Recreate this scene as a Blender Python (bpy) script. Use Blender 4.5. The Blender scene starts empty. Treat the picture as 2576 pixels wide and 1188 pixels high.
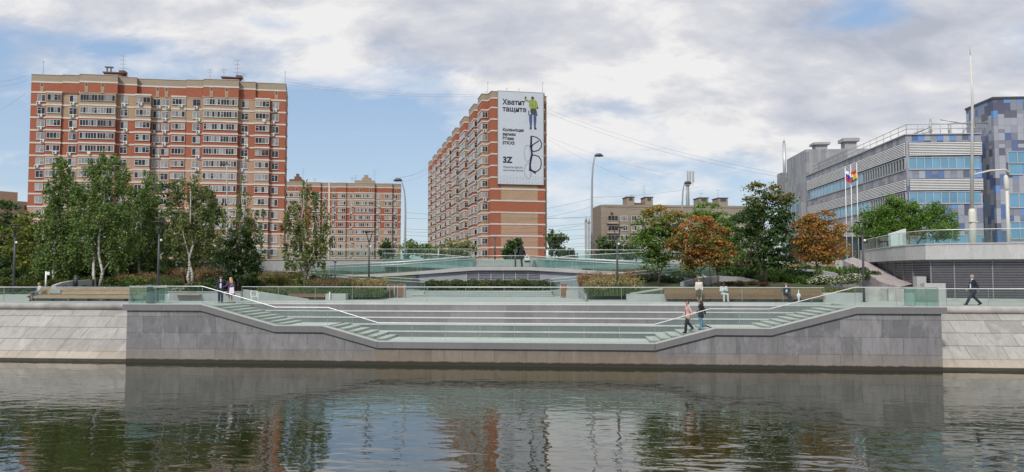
import bpy, math, random
from mathutils import Vector, Matrix, Euler
R = math.radians
rng = random.Random(7)
SC = bpy.context.scene
COL = SC.collection

# ------------------------------------------------------------------ camera
F = 1874.0; CX, CY = 1288.0, 594.0           # reference picture read on a 2576 x 1188 grid
ZC = 5.6                                      # eye height over the water
TILT = math.atan(93 / F); YAW = R(4.84)
cam_d = bpy.data.cameras.new('camera'); cam = bpy.data.objects.new('camera', cam_d); COL.objects.link(cam)
cam_d.sensor_width = 36; cam_d.lens = 36 * F / 2576; cam_d.clip_end = 6000; cam_d.clip_start = 0.1
cam.location = (0, 0, ZC); cam.rotation_euler = (R(90) + TILT, 0, YAW)
SC.camera = cam
CM = Euler((R(90) + TILT, 0, YAW)).to_matrix()
HF = Vector((-math.sin(YAW), math.cos(YAW), 0))
def ray(px, py): return CM @ Vector(((px - CX) / F, (CY - py) / F, -1.0))
def pt(px, py, d):
    w = ray(px, py); return Vector((0, 0, ZC)) + w * (d / w.dot(HF))
def ptY(px, py, Y):
    w = ray(px, py); return Vector((0, 0, ZC)) + w * (Y / w.y)
def ptZ(px, py, z):
    w = ray(px, py); return Vector((0, 0, ZC)) + w * ((z - ZC) / w.z)
def XatY(px, Y): return ptY(px, 687, Y).x

# ------------------------------------------------------------------ objects
def tag(o, label=None, cat=None, group=None, kind=None):
    if label: o['label'] = label
    if cat: o['category'] = cat
    if group: o['group'] = group
    if kind: o['kind'] = kind
    return o
def empty(name, loc=(0, 0, 0), rz=0.0, label=None, cat=None, group=None):
    o = bpy.data.objects.new(name, None); COL.objects.link(o); o.location = loc; o.rotation_euler = (0, 0, rz)
    o.empty_display_size = 0.2
    return tag(o, label, cat, group)
def kids(o): return [c for c in bpy.data.objects if c.parent == o]
def copy_tree(o, parent=None, loc=None, rz=None, label=None):
    c = o.copy(); COL.objects.link(c); c.parent = parent
    if loc is not None: c.location = loc
    if rz is not None: c.rotation_euler = (0, 0, rz)
    if label: c['label'] = label
    for ch in list(o.children): copy_tree(ch, c)
    return c

class MB:
    """collects geometry; build() links it as one mesh object"""
    def __init__(s): s.v = []; s.f = []; s.m = []; s.sm = []
    def face(s, pts, m=0, smooth=False):
        n = len(s.v); s.v += [tuple(p) for p in pts]; s.f.append(tuple(range(n, n + len(pts)))); s.m.append(m); s.sm.append(smooth)
    def quads(s, idx, m=0, smooth=False):
        s.f.append(tuple(idx)); s.m.append(m); s.sm.append(smooth)
    def box(s, x0, x1, y0, y1, z0, z1, m=0):
        n = len(s.v)
        s.v += [(x0,y0,z0),(x1,y0,z0),(x1,y1,z0),(x0,y1,z0),(x0,y0,z1),(x1,y0,z1),(x1,y1,z1),(x0,y1,z1)]
        for q in ((0,3,2,1),(4,5,6,7),(0,1,5,4),(1,2,6,5),(2,3,7,6),(3,0,4,7)):
            s.quads([n + i for i in q], m)
        return s
    def hexa(s, p, m=0):      # 8 points: bottom ring, top ring
        n = len(s.v); s.v += [tuple(q) for q in p]
        for q in ((0,3,2,1),(4,5,6,7),(0,1,5,4),(1,2,6,5),(2,3,7,6),(3,0,4,7)): s.quads([n + i for i in q], m)
        return s
    def prism(s, poly, z0, z1, m=0):     # plan polygon, counter-clockwise
        n = len(s.v); k = len(poly)
        z0f = z0 if callable(z0) else (lambda i: z0); z1f = z1 if callable(z1) else (lambda i: z1)
        s.v += [(p[0], p[1], z0f(i)) for i, p in enumerate(poly)] + [(p[0], p[1], z1f(i)) for i, p in enumerate(poly)]
        s.quads([n + k - 1 - i for i in range(k)], m); s.quads([n + k + i for i in range(k)], m)
        for i in range(k): s.quads([n + i, n + (i + 1) % k, n + k + (i + 1) % k, n + k + i], m)
        return s
    def xprism(s, prof, x0, x1, m=0):    # profile in (y, z), extruded along x
        n = len(s.v); k = len(prof)
        s.v += [(x0, p[0], p[1]) for p in prof] + [(x1, p[0], p[1]) for p in prof]
        s.quads([n + i for i in range(k)], m); s.quads([n + 2 * k - 1 - i for i in range(k)], m)
        for i in range(k): s.quads([n + i, n + k + i, n + k + (i + 1) % k, n + (i + 1) % k], m)
        return s
    def yprism(s, prof, y0, y1, m=0):    # profile in (x, z), extruded along y
        n = len(s.v); k = len(prof)
        s.v += [(p[0], y0, p[1]) for p in prof] + [(p[0], y1, p[1]) for p in prof]
        s.quads([n + i for i in range(k)], m); s.quads([n + 2 * k - 1 - i for i in range(k)], m)
        for i in range(k): s.quads([n + i, n + k + i, n + k + (i + 1) % k, n + (i + 1) % k], m)
        return s
    def tube(s, path, r, n=8, m=0, cap=True, smooth=True):
        path = [Vector(p) for p in path]; k = len(path)
        rr = r if hasattr(r, '__len__') else [r] * k
        base = len(s.v); t0 = None; up = None
        for i, p in enumerate(path):
            t = (path[min(i + 1, k - 1)] - path[max(i - 1, 0)]); t = t.normalized() if t.length > 1e-9 else Vector((0, 0, 1))
            if up is None:
                a = Vector((0, 0, 1)) if abs(t.z) < .9 else Vector((1, 0, 0)); up = (a - t * a.dot(t)).normalized()
            else:
                up = up - t * up.dot(t); up = up.normalized() if up.length > 1e-6 else Vector((1, 0, 0))
            b = t.cross(up)
            for j in range(n):
                a = 2 * math.pi * j / n
                s.v.append(tuple(p + (up * math.cos(a) + b * math.sin(a)) * rr[i]))
        for i in range(k - 1):
            for j in range(n):
                s.quads([base + i*n + j, base + i*n + (j+1) % n, base + (i+1)*n + (j+1) % n, base + (i+1)*n + j], m, smooth)
        if cap:
            s.quads([base + n - 1 - j for j in range(n)], m); s.quads([base + (k-1)*n + j for j in range(n)], m)
        return s
    def bar(s, a, b, w, h, m=0):         # rectangular bar from a to b
        a = Vector(a); b = Vector(b); t = (b - a).normalized()
        side = t.cross(Vector((0, 0, 1))); side = side.normalized() if side.length > 1e-6 else Vector((1, 0, 0))
        up = side.cross(t)
        P = []
        for q in (a, b): P.append([q - side*w/2 - up*h/2, q + side*w/2 - up*h/2, q + side*w/2 + up*h/2, q - side*w/2 + up*h/2])
        s.hexa(P[0] + P[1], m); return s
    def lathe(s, prof, c=(0, 0, 0), n=16, m=0, smooth=True):
        base = len(s.v); k = len(prof)
        for r, z in prof:
            for j in range(n):
                a = 2 * math.pi * j / n; s.v.append((c[0] + r*math.cos(a), c[1] + r*math.sin(a), c[2] + z))
        for i in range(k - 1):
            for j in range(n): s.quads([base+i*n+j, base+i*n+(j+1)%n, base+(i+1)*n+(j+1)%n, base+(i+1)*n+j], m, smooth)
        s.quads([base + n - 1 - j for j in range(n)], m); s.quads([base + (k-1)*n + j for j in range(n)], m)
        return s
    def ball(s, c, r, n=10, m=0, sz=1.0):
        prof = [(max(r*math.sin(math.pi*i/n), 1e-4), -r*sz*math.cos(math.pi*i/n)) for i in range(n + 1)]
        return s.lathe(prof, c, n=max(8, n), m=m)
    def mesh(s, name, mats):
        me = bpy.data.meshes.new(name); me.from_pydata(s.v, [], s.f)
        for m in (mats if isinstance(mats, (list, tuple)) else [mats]): me.materials.append(m)
        me.polygons.foreach_set('material_index', s.m); me.polygons.foreach_set('use_smooth', s.sm)
        me.update(); return me
    def build(s, name, mats, parent=None, loc=None, rz=None):
        o = bpy.data.objects.new(name, s.mesh(name, mats)); COL.objects.link(o)
        if parent: o.parent = parent
        if loc is not None: o.location = loc
        if rz is not None: o.rotation_euler = (0, 0, rz)
        return o

# ------------------------------------------------------------------ materials
class NT:
    def __init__(s, name, world=False):
        s.m = bpy.data.materials.new(name); s.m.use_nodes = True; s.t = s.m.node_tree; s.n = s.t.nodes; s.l = s.t.links
        s.b = s.n['Principled BSDF']; s.out = s.n['Material Output']
    def add(s, typ, **kw):
        nd = s.n.new(typ)
        for k, v in kw.items(): setattr(nd, k, v)
        return nd
    def link(s, a, b): s.l.new(a, b)
    def val(s, nd, key, v):
        nd.inputs[key].default_value = v
    def math(s, op, a, b=None, c=None, clamp=False):
        nd = s.n.new('ShaderNodeMath'); nd.operation = op; nd.use_clamp = clamp
        for i, x in enumerate((a, b, c)):
            if x is None: continue
            if hasattr(x, 'links'): s.l.new(x, nd.inputs[i])
            else: nd.inputs[i].default_value = x
        return nd.outputs[0]
    def noise(s, vec, scale, detail=4, rough=.55, dist=0.0):
        nd = s.n.new('ShaderNodeTexNoise'); nd.inputs['Scale'].default_value = scale; nd.inputs['Detail'].default_value = detail
        nd.inputs['Roughness'].default_value = rough; nd.inputs['Distortion'].default_value = dist
        if vec is not None: s.l.new(vec, nd.inputs['Vector'])
        return nd.outputs['Fac']
    def ramp(s, fac, stops, interp='LINEAR'):
        nd = s.n.new('ShaderNodeValToRGB'); cr = nd.color_ramp; cr.interpolation = interp
        while len(cr.elements) < len(stops): cr.elements.new(0.5)
        for e, (p, c) in zip(cr.elements, stops):
            e.position = p; e.color = (*c, 1) if len(c) == 3 else c
        s.l.new(fac, nd.inputs[0]); return nd.outputs[0]
    def maprange(s, v, a, b, c=0.0, d=1.0):
        nd = s.n.new('ShaderNodeMapRange'); s.l.new(v, nd.inputs[0])
        for i, x in enumerate((a, b, c, d)): nd.inputs[i + 1].default_value = x
        return nd.outputs[0]
    def mix(s, fac, a, b, blend='MIX'):
        nd = s.n.new('ShaderNodeMix'); nd.data_type = 'RGBA'; nd.blend_type = blend
        for i, x in ((0, fac), (6, a), (7, b)):
            if hasattr(x, 'links'): s.l.new(x, nd.inputs[i])
            elif i == 0: nd.inputs[0].default_value = x
            else: nd.inputs[i].default_value = (*x, 1) if len(x) == 3 else x
        return nd.outputs[2]
    def obj(s): return s.add('ShaderNodeTexCoord').outputs['Object']
    def mapping(s, vec, scale=(1,1,1), rot=(0,0,0), loc=(0,0,0)):
        nd = s.add('ShaderNodeMapping'); s.l.new(vec, nd.inputs[0])
        nd.inputs['Scale'].default_value = scale; nd.inputs['Rotation'].default_value = rot; nd.inputs['Location'].default_value = loc
        return nd.outputs[0]
    def sep(s, vec):
        nd = s.add('ShaderNodeSeparateXYZ'); s.l.new(vec, nd.inputs[0]); return nd.outputs
    def comb(s, x, y, z=0.0):
        nd = s.add('ShaderNodeCombineXYZ')
        for i, a in enumerate((x, y, z)):
            if hasattr(a, 'links'): s.l.new(a, nd.inputs[i])
            else: nd.inputs[i].default_value = a
        return nd.outputs[0]
    def bump(s, h, strength=.3, dist=.02):
        nd = s.add('ShaderNodeBump'); nd.inputs['Strength'].default_value = strength; nd.inputs['Distance'].default_value = dist
        s.l.new(h, nd.inputs['Height']); s.l.new(nd.outputs[0], s.b.inputs['Normal'])
    def color(s, c):
        if hasattr(c, 'links'): s.l.new(c, s.b.inputs['Base Color'])
        else: s.b.inputs['Base Color'].default_value = (*c, 1)
    def rough(s, r):
        if hasattr(r, 'links'): s.l.new(r, s.b.inputs['Roughness'])
        else: s.b.inputs['Roughness'].default_value = r

def vary(c, k): return tuple(max(0.0, min(1.0, x * k)) for x in c)
def mat(name, c, rough=.7, var=.15, scale=3.0, metal=0.0, bump=0.0, spec=.5):
    t = NT(name); o = t.obj()
    n = t.noise(o, scale, 5, .6)
    t.color(t.ramp(n, [(.25, vary(c, 1 - var)), (.75, vary(c, 1 + var))])); t.rough(rough)
    t.b.inputs['Metallic'].default_value = metal; t.b.inputs['Specular IOR Level'].default_value = spec
    if bump: t.bump(t.noise(o, scale * 6, 3), bump, .02)
    return t.m

def brick(name, c1, c2, cm, w=.5, h=.16, var=.25, dirt=(.12,.1,.09)):
    """masonry laid on vertical walls: runs along the wall whichever way it faces"""
    t = NT(name); o = t.obj(); x, y, z = t.sep(o)
    u = t.math('ADD', x, y)
    bt = t.add('ShaderNodeTexBrick'); t.link(t.comb(u, z), bt.inputs['Vector'])
    for k, v in (('Scale', 1.0), ('Mortar Size', .018), ('Brick Width', w), ('Row Height', h), ('Bias', 0.0)): bt.inputs[k].default_value = v
    bt.inputs['Color1'].default_value = (*c1, 1); bt.inputs['Color2'].default_value = (*c2, 1); bt.inputs['Mortar'].default_value = (*cm, 1)
    n = t.noise(t.comb(t.math('MULTIPLY', u, .35), z), .8, 6, .7)
    n2 = t.noise(t.comb(t.math('MULTIPLY', u, .25), t.math('MULTIPLY', z, 3)), 1.3, 4, .6)
    c = t.mix(t.maprange(n, .35, .75, 0, var), bt.outputs[0], dirt)
    c = t.mix(t.maprange(n2, .45, .75, 0, .25), c, vary(c1, 1.35))
    t.color(c); t.rough(.85); return t.m

def leafmat(name, cols, hi=.9):
    """leaves: tone differs from leaf to leaf and from spray to spray"""
    t = NT(name); g = t.add('ShaderNodeNewGeometry'); o = t.obj()
    r = g.outputs['Random Per Island']
    n = t.noise(o, .9, 3, .6)
    f = t.math('ADD', t.math('MULTIPLY', r, .45), t.math('MULTIPLY', n, .75)); f = t.math('SUBTRACT', f, .1, clamp=True)
    k = len(cols) - 1
    c = t.ramp(f, [(.12 + .76 * i / k, cc) for i, cc in enumerate(cols)])
    t.color(c); t.rough(.55); t.b.inputs['Specular IOR Level'].default_value = .25
    tr = t.add('ShaderNodeBsdfTranslucent'); t.link(c, tr.inputs[0])
    ms = t.add('ShaderNodeMixShader'); ms.inputs[0].default_value = .38
    t.link(t.b.outputs[0], ms.inputs[1]); t.link(tr.outputs[0], ms.inputs[2]); t.link(ms.outputs[0], t.out.inputs[0])
    return t.m

def pane(name, lo, hi, rough=.08, curtain=.5):
    """window glass with what shows behind it: dark room or pale curtain, pane by pane"""
    t = NT(name); g = t.add('ShaderNodeNewGeometry'); oi = t.add('ShaderNodeObjectInfo'); o = t.obj()
    r = t.math('FRACT', t.math('ADD', g.outputs['Random Per Island'], t.math('MULTIPLY', oi.outputs['Random'], 7.3)))
    x, y, z = t.sep(o)
    fold = t.noise(t.comb(t.math('MULTIPLY', t.math('ADD', x, y), 6), t.math('MULTIPLY', z, .6)), 1.0, 2)
    c = t.ramp(r, [(0, lo), (curtain, lo), (curtain + .12, tuple((a+b)/2 for a, b in zip(lo, hi))), (1, hi)])
    c = t.mix(.5, c, t.mix(fold, vary(lo, .6), hi), 'MIX') if False else t.mix(t.maprange(fold, .3, .7, 0, .5), c, vary(lo, .8))
    t.color(c); t.rough(rough); t.b.inputs['Specular IOR Level'].default_value = .6
    return t.m

def glass(name, tint, gl=.1, rough=.02):
    t = NT(name); n = t.n
    tr = t.add('ShaderNodeBsdfTransparent'); tr.inputs[0].default_value = (*tint, 1)
    g = t.add('ShaderNodeBsdfGlossy'); g.inputs['Roughness'].default_value = rough; g.inputs[0].default_value = (.9, 1, .97, 1)
    df = t.add('ShaderNodeBsdfDiffuse'); df.inputs[0].default_value = (.45, .58, .54, 1)
    fr = t.add('ShaderNodeFresnel'); fr.inputs[0].default_value = 1.45
    sm = t.noise(t.obj(), 1.1, 4, .6)
    m0 = t.add('ShaderNodeMixShader'); t.link(t.maprange(sm, .35, .7, .015, gl), m0.inputs[0]); t.link(tr.outputs[0], m0.inputs[1]); t.link(df.outputs[0], m0.inputs[2])
    m1 = t.add('ShaderNodeMixShader'); t.link(t.math('MULTIPLY', fr.outputs[0], .45), m1.inputs[0]); t.link(m0.outputs[0], m1.inputs[1]); t.link(g.outputs[0], m1.inputs[2])
    t.link(m1.outputs[0], t.out.inputs[0]); return t.m

def slabs(name, c1, c2, w, h, joint, plane='xz', spk=.35, stain=None, blotch=.25, off=.5, mort=.008, rough=.7):
    """stone slabs with thin joints; tone changes from slab to slab"""
    t = NT(name); o = t.obj(); x, y, z = t.sep(o)
    vec = t.comb(x, z) if plane == 'xz' else (t.comb(x, y) if plane == 'xy' else t.comb(t.math('ADD', x, y), z))
    bt = t.add('ShaderNodeTexBrick', offset=off); t.link(vec, bt.inputs['Vector'])
    for k, v in (('Scale', 1.0), ('Mortar Size', mort), ('Brick Width', w), ('Row Height', h), ('Bias', 0.0), ('Mortar Smooth', .1)): bt.inputs[k].default_value = v
    bt.inputs['Color1'].default_value = (*c1, 1); bt.inputs['Color2'].default_value = (*c2, 1); bt.inputs['Mortar'].default_value = (*joint, 1)
    c = bt.outputs[0]
    n = t.noise(o, 60, 2, .8); c = t.mix(t.maprange(n, .42, .62, 0, spk), c, vary(c1, .55))
    n3 = t.noise(t.mapping(o, loc=(9, 4, 3)), 75, 2, .8); c = t.mix(t.maprange(n3, .5, .66, 0, spk), c, vary(c2, 1.5))
    n2 = t.noise(t.mapping(o, rot=(0, R(38), 0), scale=(2.6, 1, .7)), .9, 7, .72, 1.2); c = t.mix(t.maprange(n2, .48, .66, 0, blotch), c, vary(c1, .62))
    n4 = t.noise(t.mapping(o, loc=(3, 7, 1), rot=(0, R(-30), 0), scale=(1.6, 1, .8)), .8, 7, .7, .8); c = t.mix(t.maprange(n4, .5, .7, 0, blotch), c, vary(c2, 1.3))
    if stain:
        (za, zb, sc, amount, zdark) = stain
        wob = t.math('MULTIPLY', t.math('SUBTRACT', t.noise(t.comb(x, 0.0), 1.6, 5, .7), .5), .35)
        zz = t.math('ADD', z, wob)
        c = t.mix(t.math('MULTIPLY', t.maprange(zz, zb, za, 0, 1), amount), c, sc)
        drip = t.noise(t.comb(t.math('MULTIPLY', x, 3.2), t.math('MULTIPLY', z, .12)), 1.0, 3, .6)
        dm = t.math('MULTIPLY', t.maprange(drip, .66, .74, 0, .75), t.maprange(z, 1.7, .9, 0, 1))
        c = t.mix(dm, c, (.5, .47, .43))
        drip2 = t.noise(t.comb(t.math('MULTIPLY', x, 2.1), t.math('MULTIPLY', z, .15), 4.0), 1.0, 3, .6)
        c = t.mix(t.math('MULTIPLY', t.maprange(drip2, .6, .7, 0, .5), t.maprange(z, 2.6, 1.0, 0, 1)), c, vary(c1, .45))
        wet = t.math('ADD', z, t.math('MULTIPLY', wob, .7))
        c = t.mix(t.maprange(wet, zdark + .05, zdark - .02, 0, .93), c, (.012, .013, .009))
    t.color(c); t.rough(rough)
    t.bump(t.math('SUBTRACT', n, t.math('MULTIPLY', bt.outputs['Fac'], 2.0)), .25, .01)
    return t.m
# ------------------------------------------------------------------ light and sky
SUN_EL, SUN_AZ = R(46), R(203)        # azimuth clockwise from +Y: behind the viewer, to the left
w = bpy.data.worlds.new('World'); SC.world = w; w.use_nodes = True
wt = w.node_tree; wn = wt.nodes; wl = wt.links; wn.clear()
class W(NT):
    def __init__(s): s.t = wt; s.n = wn; s.l = wl
q = W()
sky = q.add('ShaderNodeTexSky', sky_type='NISHITA', sun_disc=False)
sky.sun_elevation = SUN_EL; sky.sun_rotation = SUN_AZ; sky.air_density = 1.0; sky.dust_density = .6; sky.ozone_density = 1.6
tc = q.add('ShaderNodeTexCoord').outputs['Generated']
dx, dy, dz = q.sep(tc)
zc = q.math('MAXIMUM', dz, 0.0)
den = q.math('ADD', zc, .40)
cx = q.math('DIVIDE', dx, den); cy = q.math('DIVIDE', dy, den)
cv = q.comb(cx, cy, .3)
cvs = q.mapping(cv, scale=(.8, 1.15, 1), rot=(0, 0, R(-24)))
warp = q.noise(cvs, 1.8, 3, .5)
n1 = q.noise(cvs, 2.3, 9, .58, .3)
n2 = q.noise(q.mapping(cvs, loc=(4.2, 1.7, .6)), 7.0, 8, .58, .25)
n3 = q.noise(q.mapping(cvs, loc=(1.2, 7.7, .1)), 1.2, 4, .5)
hor = q.math('SQRT', q.math('ADD', q.math('MULTIPLY', dx, dx), q.math('MULTIPLY', dy, dy)))
v = q.math('DIVIDE', dz, hor)                       # tangent of elevation
az = q.math('ADD', q.math('ARCTAN2', dx, dy), YAW)  # bearing from the view across the river
# the cloud sheet ends low in the sky, lower towards the right
edge = q.math('SUBTRACT', v, q.math('SUBTRACT', .145, q.math('MULTIPLY', az, .09)))
cov = q.math('ADD', q.math('MULTIPLY', edge, 3.2), q.math('MULTIPLY', q.math('SUBTRACT', n1, .5), 1.9))
cov = q.math('ADD', cov, q.math('MULTIPLY', q.math('SUBTRACT', n2, .5), 1.25))
cov = q.math('MINIMUM', cov, q.math('ADD', .62, q.math('MULTIPLY', q.math('SUBTRACT', n1, .5), 3.4)))
# openings in the sheet
def hole(a0, v0, ra, rv, amt):
    e = q.math('ADD', q.math('POWER', q.math('DIVIDE', q.math('SUBTRACT', az, a0), ra), 2), q.math('POWER', q.math('DIVIDE', q.math('SUBTRACT', v, v0), rv), 2))
    return q.math('MULTIPLY', q.math('POWER', 2.718, q.math('MULTIPLY', e, -1)), amt)
for h in ((R(-12), .175, R(8.5), .06, 1.0), (R(25.5), .318, R(4.5), .03, .95), (R(-29), .27, R(6), .012, .35), (R(-36), .19, R(5), .05, .5)):
    cov = q.math('SUBTRACT', cov, hole(*h))
cov = q.math('ADD', cov, hole(R(18), .19, R(16), .05, .4))
cmask = q.maprange(cov, -.22, .36)
low = q.math('ADD', q.math('MULTIPLY', q.math('SUBTRACT', q.noise(q.comb(q.math('MULTIPLY', az, 3.0), q.math('MULTIPLY', v, 16)), 1.3, 5, .5), .5), 2.2), -.12)
cmask = q.math('MAXIMUM', cmask, q.math('MULTIPLY', q.maprange(low, .0, .6, 0, .75), q.maprange(v, .22, .06)))
n4 = q.noise(q.mapping(cvs, loc=(2.5, 3.3, 1.9)), 4.4, 7, .56, .3)
shade = q.math('ADD', q.math('ADD', q.math('MULTIPLY', n2, .62), q.math('MULTIPLY', n4, .62)), q.math('MULTIPLY', n3, .15))
shade = q.math('ADD', shade, q.math('MULTIPLY', q.math('SUBTRACT', warp, .5), .5))
thick = q.maprange(cov, .25, 1.1)
shade = q.math('SUBTRACT', shade, q.math('MULTIPLY', thick, .10))
ccol = q.ramp(shade, [(.46, (4.9, 5.2, 6.1)), (.555, (6.1, 6.35, 7.1)), (.635, (7.2, 7.3, 7.8)), (.72, (9.2, 9.1, 9.1))])
hz = q.maprange(v, .0, .34, 1, 0)
blue = q.mix(hz, (3.9, 5.9, 9.1), (6.7, 8.2, 9.7))
skyc = q.mix(.62, sky.outputs[0], blue)
fin = q.mix(cmask, skyc, ccol)
fin = q.mix(q.maprange(v, .03, -.03), fin, (4.5, 4.9, 5.4))
bg = q.add('ShaderNodeBackground'); q.link(fin, bg.inputs[0]); bg.inputs[1].default_value = .095
wo = q.add('ShaderNodeOutputWorld'); q.link(bg.outputs[0], wo.inputs[0])

sd = bpy.data.lights.new('sun', 'SUN'); sd.energy = 3.1; sd.angle = R(9); sd.color = (1, .95, .87)
so = bpy.data.objects.new('sun', sd); COL.objects.link(so)
sv = Vector((math.sin(SUN_AZ) * math.cos(SUN_EL), math.cos(SUN_AZ) * math.cos(SUN_EL), math.sin(SUN_EL)))
so.rotation_euler = (-sv).to_track_quat('-Z', 'Y').to_euler(); so.location = sv * 80
SC.view_settings.view_transform = 'Standard'; SC.view_settings.look = 'None'; SC.view_settings.gamma = 1; SC.view_settings.exposure = 0.0
SC.render.engine = 'CYCLES'
SC.cycles.transparent_max_bounces = 40; SC.cycles.max_bounces = 8; SC.cycles.diffuse_bounces = 3; SC.cycles.glossy_bounces = 4
SC.cycles.caustics_reflective = False; SC.cycles.caustics_refractive = False

# ------------------------------------------------------------------ palette
M = {}
M['granite'] = slabs('granite_wall', (.145, .142, .152), (.275, .27, .283), 2.3, .98, (.10, .10, .10), 'xz', .5, (.25, 1.15, (.27, .215, .155),   .6, .34), .5, mort=.02)
M['granite_low'] = slabs('granite_low_wall', (.15, .138, .125), (.235, .218, .198), 1.9, 1.6, (.07, .065, .06), 'xz', .4, (.2, 1.5, (.25, .185, .125), .7, .34), .6, mort=.026)
M['cap'] = slabs('granite_coping', (.17, .17, .18), (.20, .20, .21), 2.4, 30, (.1, .1, .1), 'xz', .5, None, .2)
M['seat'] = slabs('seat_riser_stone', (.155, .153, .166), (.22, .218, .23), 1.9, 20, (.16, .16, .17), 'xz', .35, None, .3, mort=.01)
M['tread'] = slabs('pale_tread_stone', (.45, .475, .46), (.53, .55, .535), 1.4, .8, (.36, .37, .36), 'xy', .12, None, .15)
M['deck'] = slabs('promenade_paving', (.345, .36, .355), (.41, .425, .415), .9, .45, (.33, .34, .33), 'xy', .15, None, .2)
M['step'] = mat('stair_stone', (.44, .45, .43), .75, .12, 4, bump=.1)
M['revet'] = slabs('revetment_slabs', (.25, .24, .228), (.37, .358, .342), 2.05, .68, (.10, .095, .09), 'xz', .18, (.3, 1.0, (.42, .33, .23), .5, .2), .45, mort=.018)
M['conc'] = mat('pale_concrete', (.40, .405, .405), .8, .12, .9, bump=.15)
M['concd'] = mat('grey_concrete', (.33, .335, .35), .85, .15, 1.2, bump=.15)
M['wallb'] = mat('blue_grey_plaster', (.30, .305, .345), .85, .12, .7)
M['steel'] = mat('brushed_steel', (.70, .71, .72), .4, .05, 3, metal=.45)
M['post'] = mat('satin_post_metal', (.34, .36, .36), .45, .05, 3, metal=.4)
M['dark'] = mat('dark_grey_metal', (.055, .06, .066), .5, .15, 3)
M['louv'] = mat('dark_louvre_metal', (.20, .20, .22), .5, .1, 2)
M['louv2'] = mat('grey_louvre_metal', (.40, .40, .44), .5, .1, 2)
M['white'] = mat('white_paint', (.78, .78, .77), .5, .06, 2)
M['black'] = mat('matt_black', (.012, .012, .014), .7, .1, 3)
M['wood'] = None
M['rail_glass'] = glass('rail_glass', (.885, .94, .92), .006)
M['teal_glass'] = glass('thick_teal_glass', (.82, .92, .905), .03)
M['ramp_glass'] = glass('ramp_glass', (.79, .885, .87), .085)
def woodmat(name, c, line=.1):
    t = NT(name); o = t.obj(); x, y, z = t.sep(o)
    n = t.noise(t.comb(t.math('MULTIPLY', x, .8), t.math('MULTIPLY', y, 14), t.math('MULTIPLY', z, 14)), 1.6, 5, .6)
    n2 = t.noise(o, .35, 3)
    c1 = t.ramp(n, [(.25, vary(c, .7)), (.75, vary(c, 1.22))])
    t.color(t.mix(t.maprange(n2, .4, .7, 0, .35), c1, (c[0]*.8, c[1]*.84, c[2]*.95))); t.rough(.6); return t.m
M['wood'] = woodmat('bench_timber', (.25, .135, .08))
M['woodp'] = woodmat('pale_bench_timber', (.44, .285, .185))
M['woodd'] = woodmat('dark_timber', (.21, .12, .075))

# ------------------------------------------------------------------ water and ground
t = NT('river_water'); o = t.obj(); x, y, z = t.sep(o)
near = t.maprange(y, 43, 27, .5, 1.15)          # the water lies calmer in the lee of the wall
patch = t.maprange(t.noise(t.mapping(o, scale=(.35, 1, 1)), .13, 3, .5), .36, .62, .35, 1.0)
amp = t.math('MULTIPLY', near, patch)
ov = t.mapping(o, scale=(.62, 1.25, 1), rot=(0, 0, R(9)))
h = t.math('MULTIPLY', t.noise(ov, .52, 1.5, .45, .35), .030)
h = t.math('ADD', h, t.math('MULTIPLY', t.noise(t.mapping(ov, loc=(5, 3, 0)), 1.75, 1.5, .45, .3), .020))
h = t.math('ADD', h, t.math('MULTIPLY', t.noise(t.mapping(ov, loc=(1, 8, 0)), 4.0, 1, .4), .0020))
h = t.math('MULTIPLY', h, amp)
bp = t.add('ShaderNodeBump'); bp.inputs['Strength'].default_value = 1.0; bp.inputs['Distance'].default_value = 1.0
t.link(h, bp.inputs['Height']); t.link(bp.outputs[0], t.b.inputs['Normal'])
t.color((.020, .023, .009)); t.rough(.012); t.b.inputs['IOR'].default_value = 2.15
t.b.inputs['Specular Tint'].default_value = (1, 1, 1, 1)
M['water'] = t.m
mb = MB(); mb.face([(-300, -120, .12), (300, -120, .12), (300, 47.5, .12), (-300, 47.5, .12)]); mb.build('water', M['water'])['kind'] = 'structure'
M['city'] = mat('city_ground', (.16, .16, .155), .9, .2, .1)
mb = MB(); mb.face([(-1500, 80, 6.9), (1500, 80, 6.9), (1500, 3000, 6.9), (-1500, 3000, 6.9)]); mb.build('ground', M['city'])['kind'] = 'structure'
# ------------------------------------------------------------------ river platform, stairs, seating
YF = 43.8; YB = 48.05; ZD = 3.58; ZL = 1.45; ZM = 2.35; YS = 51.3     # front face, foot of seats, deck, low floor, landing, deck edge
xs = [XatY(p, YF) for p in (310, 507, 693, 812.5, 950.5, 1646.4, 1798.6, 1938, 2153.5, 2381)]
X0, X1, X2, X3, X4, X5, X6, X7, X8, X9 = xs
capz = [3.66, 3.66, 2.40, 2.40, 1.49, 1.49, 2.40, 2.40, 3.66, 3.66]

wallt = empty('embankment_wall', ((X0 + X9) / 2, YF, 0), 0, 'grey granite river wall of the stepped platform, dipping low in the middle, standing in the water', 'river wall')
def inv(o, par):            # geometry is given in world coordinates
    o.parent = par; o.matrix_parent_inverse = Matrix.Translation(-Vector(par.location)); return o
CH = .36
mb = MB(); mb.yprism([(X0 + .25, -1.2)] + [(x, z - CH + (0 if i in (0,) else 0)) for i, (x, z) in enumerate(zip([X0 + .25] + xs[1:9] + [X9 - .3], capz))][:] + [(X9 - .3, -1.2)][:], YF + .1, YF + .7)
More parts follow.
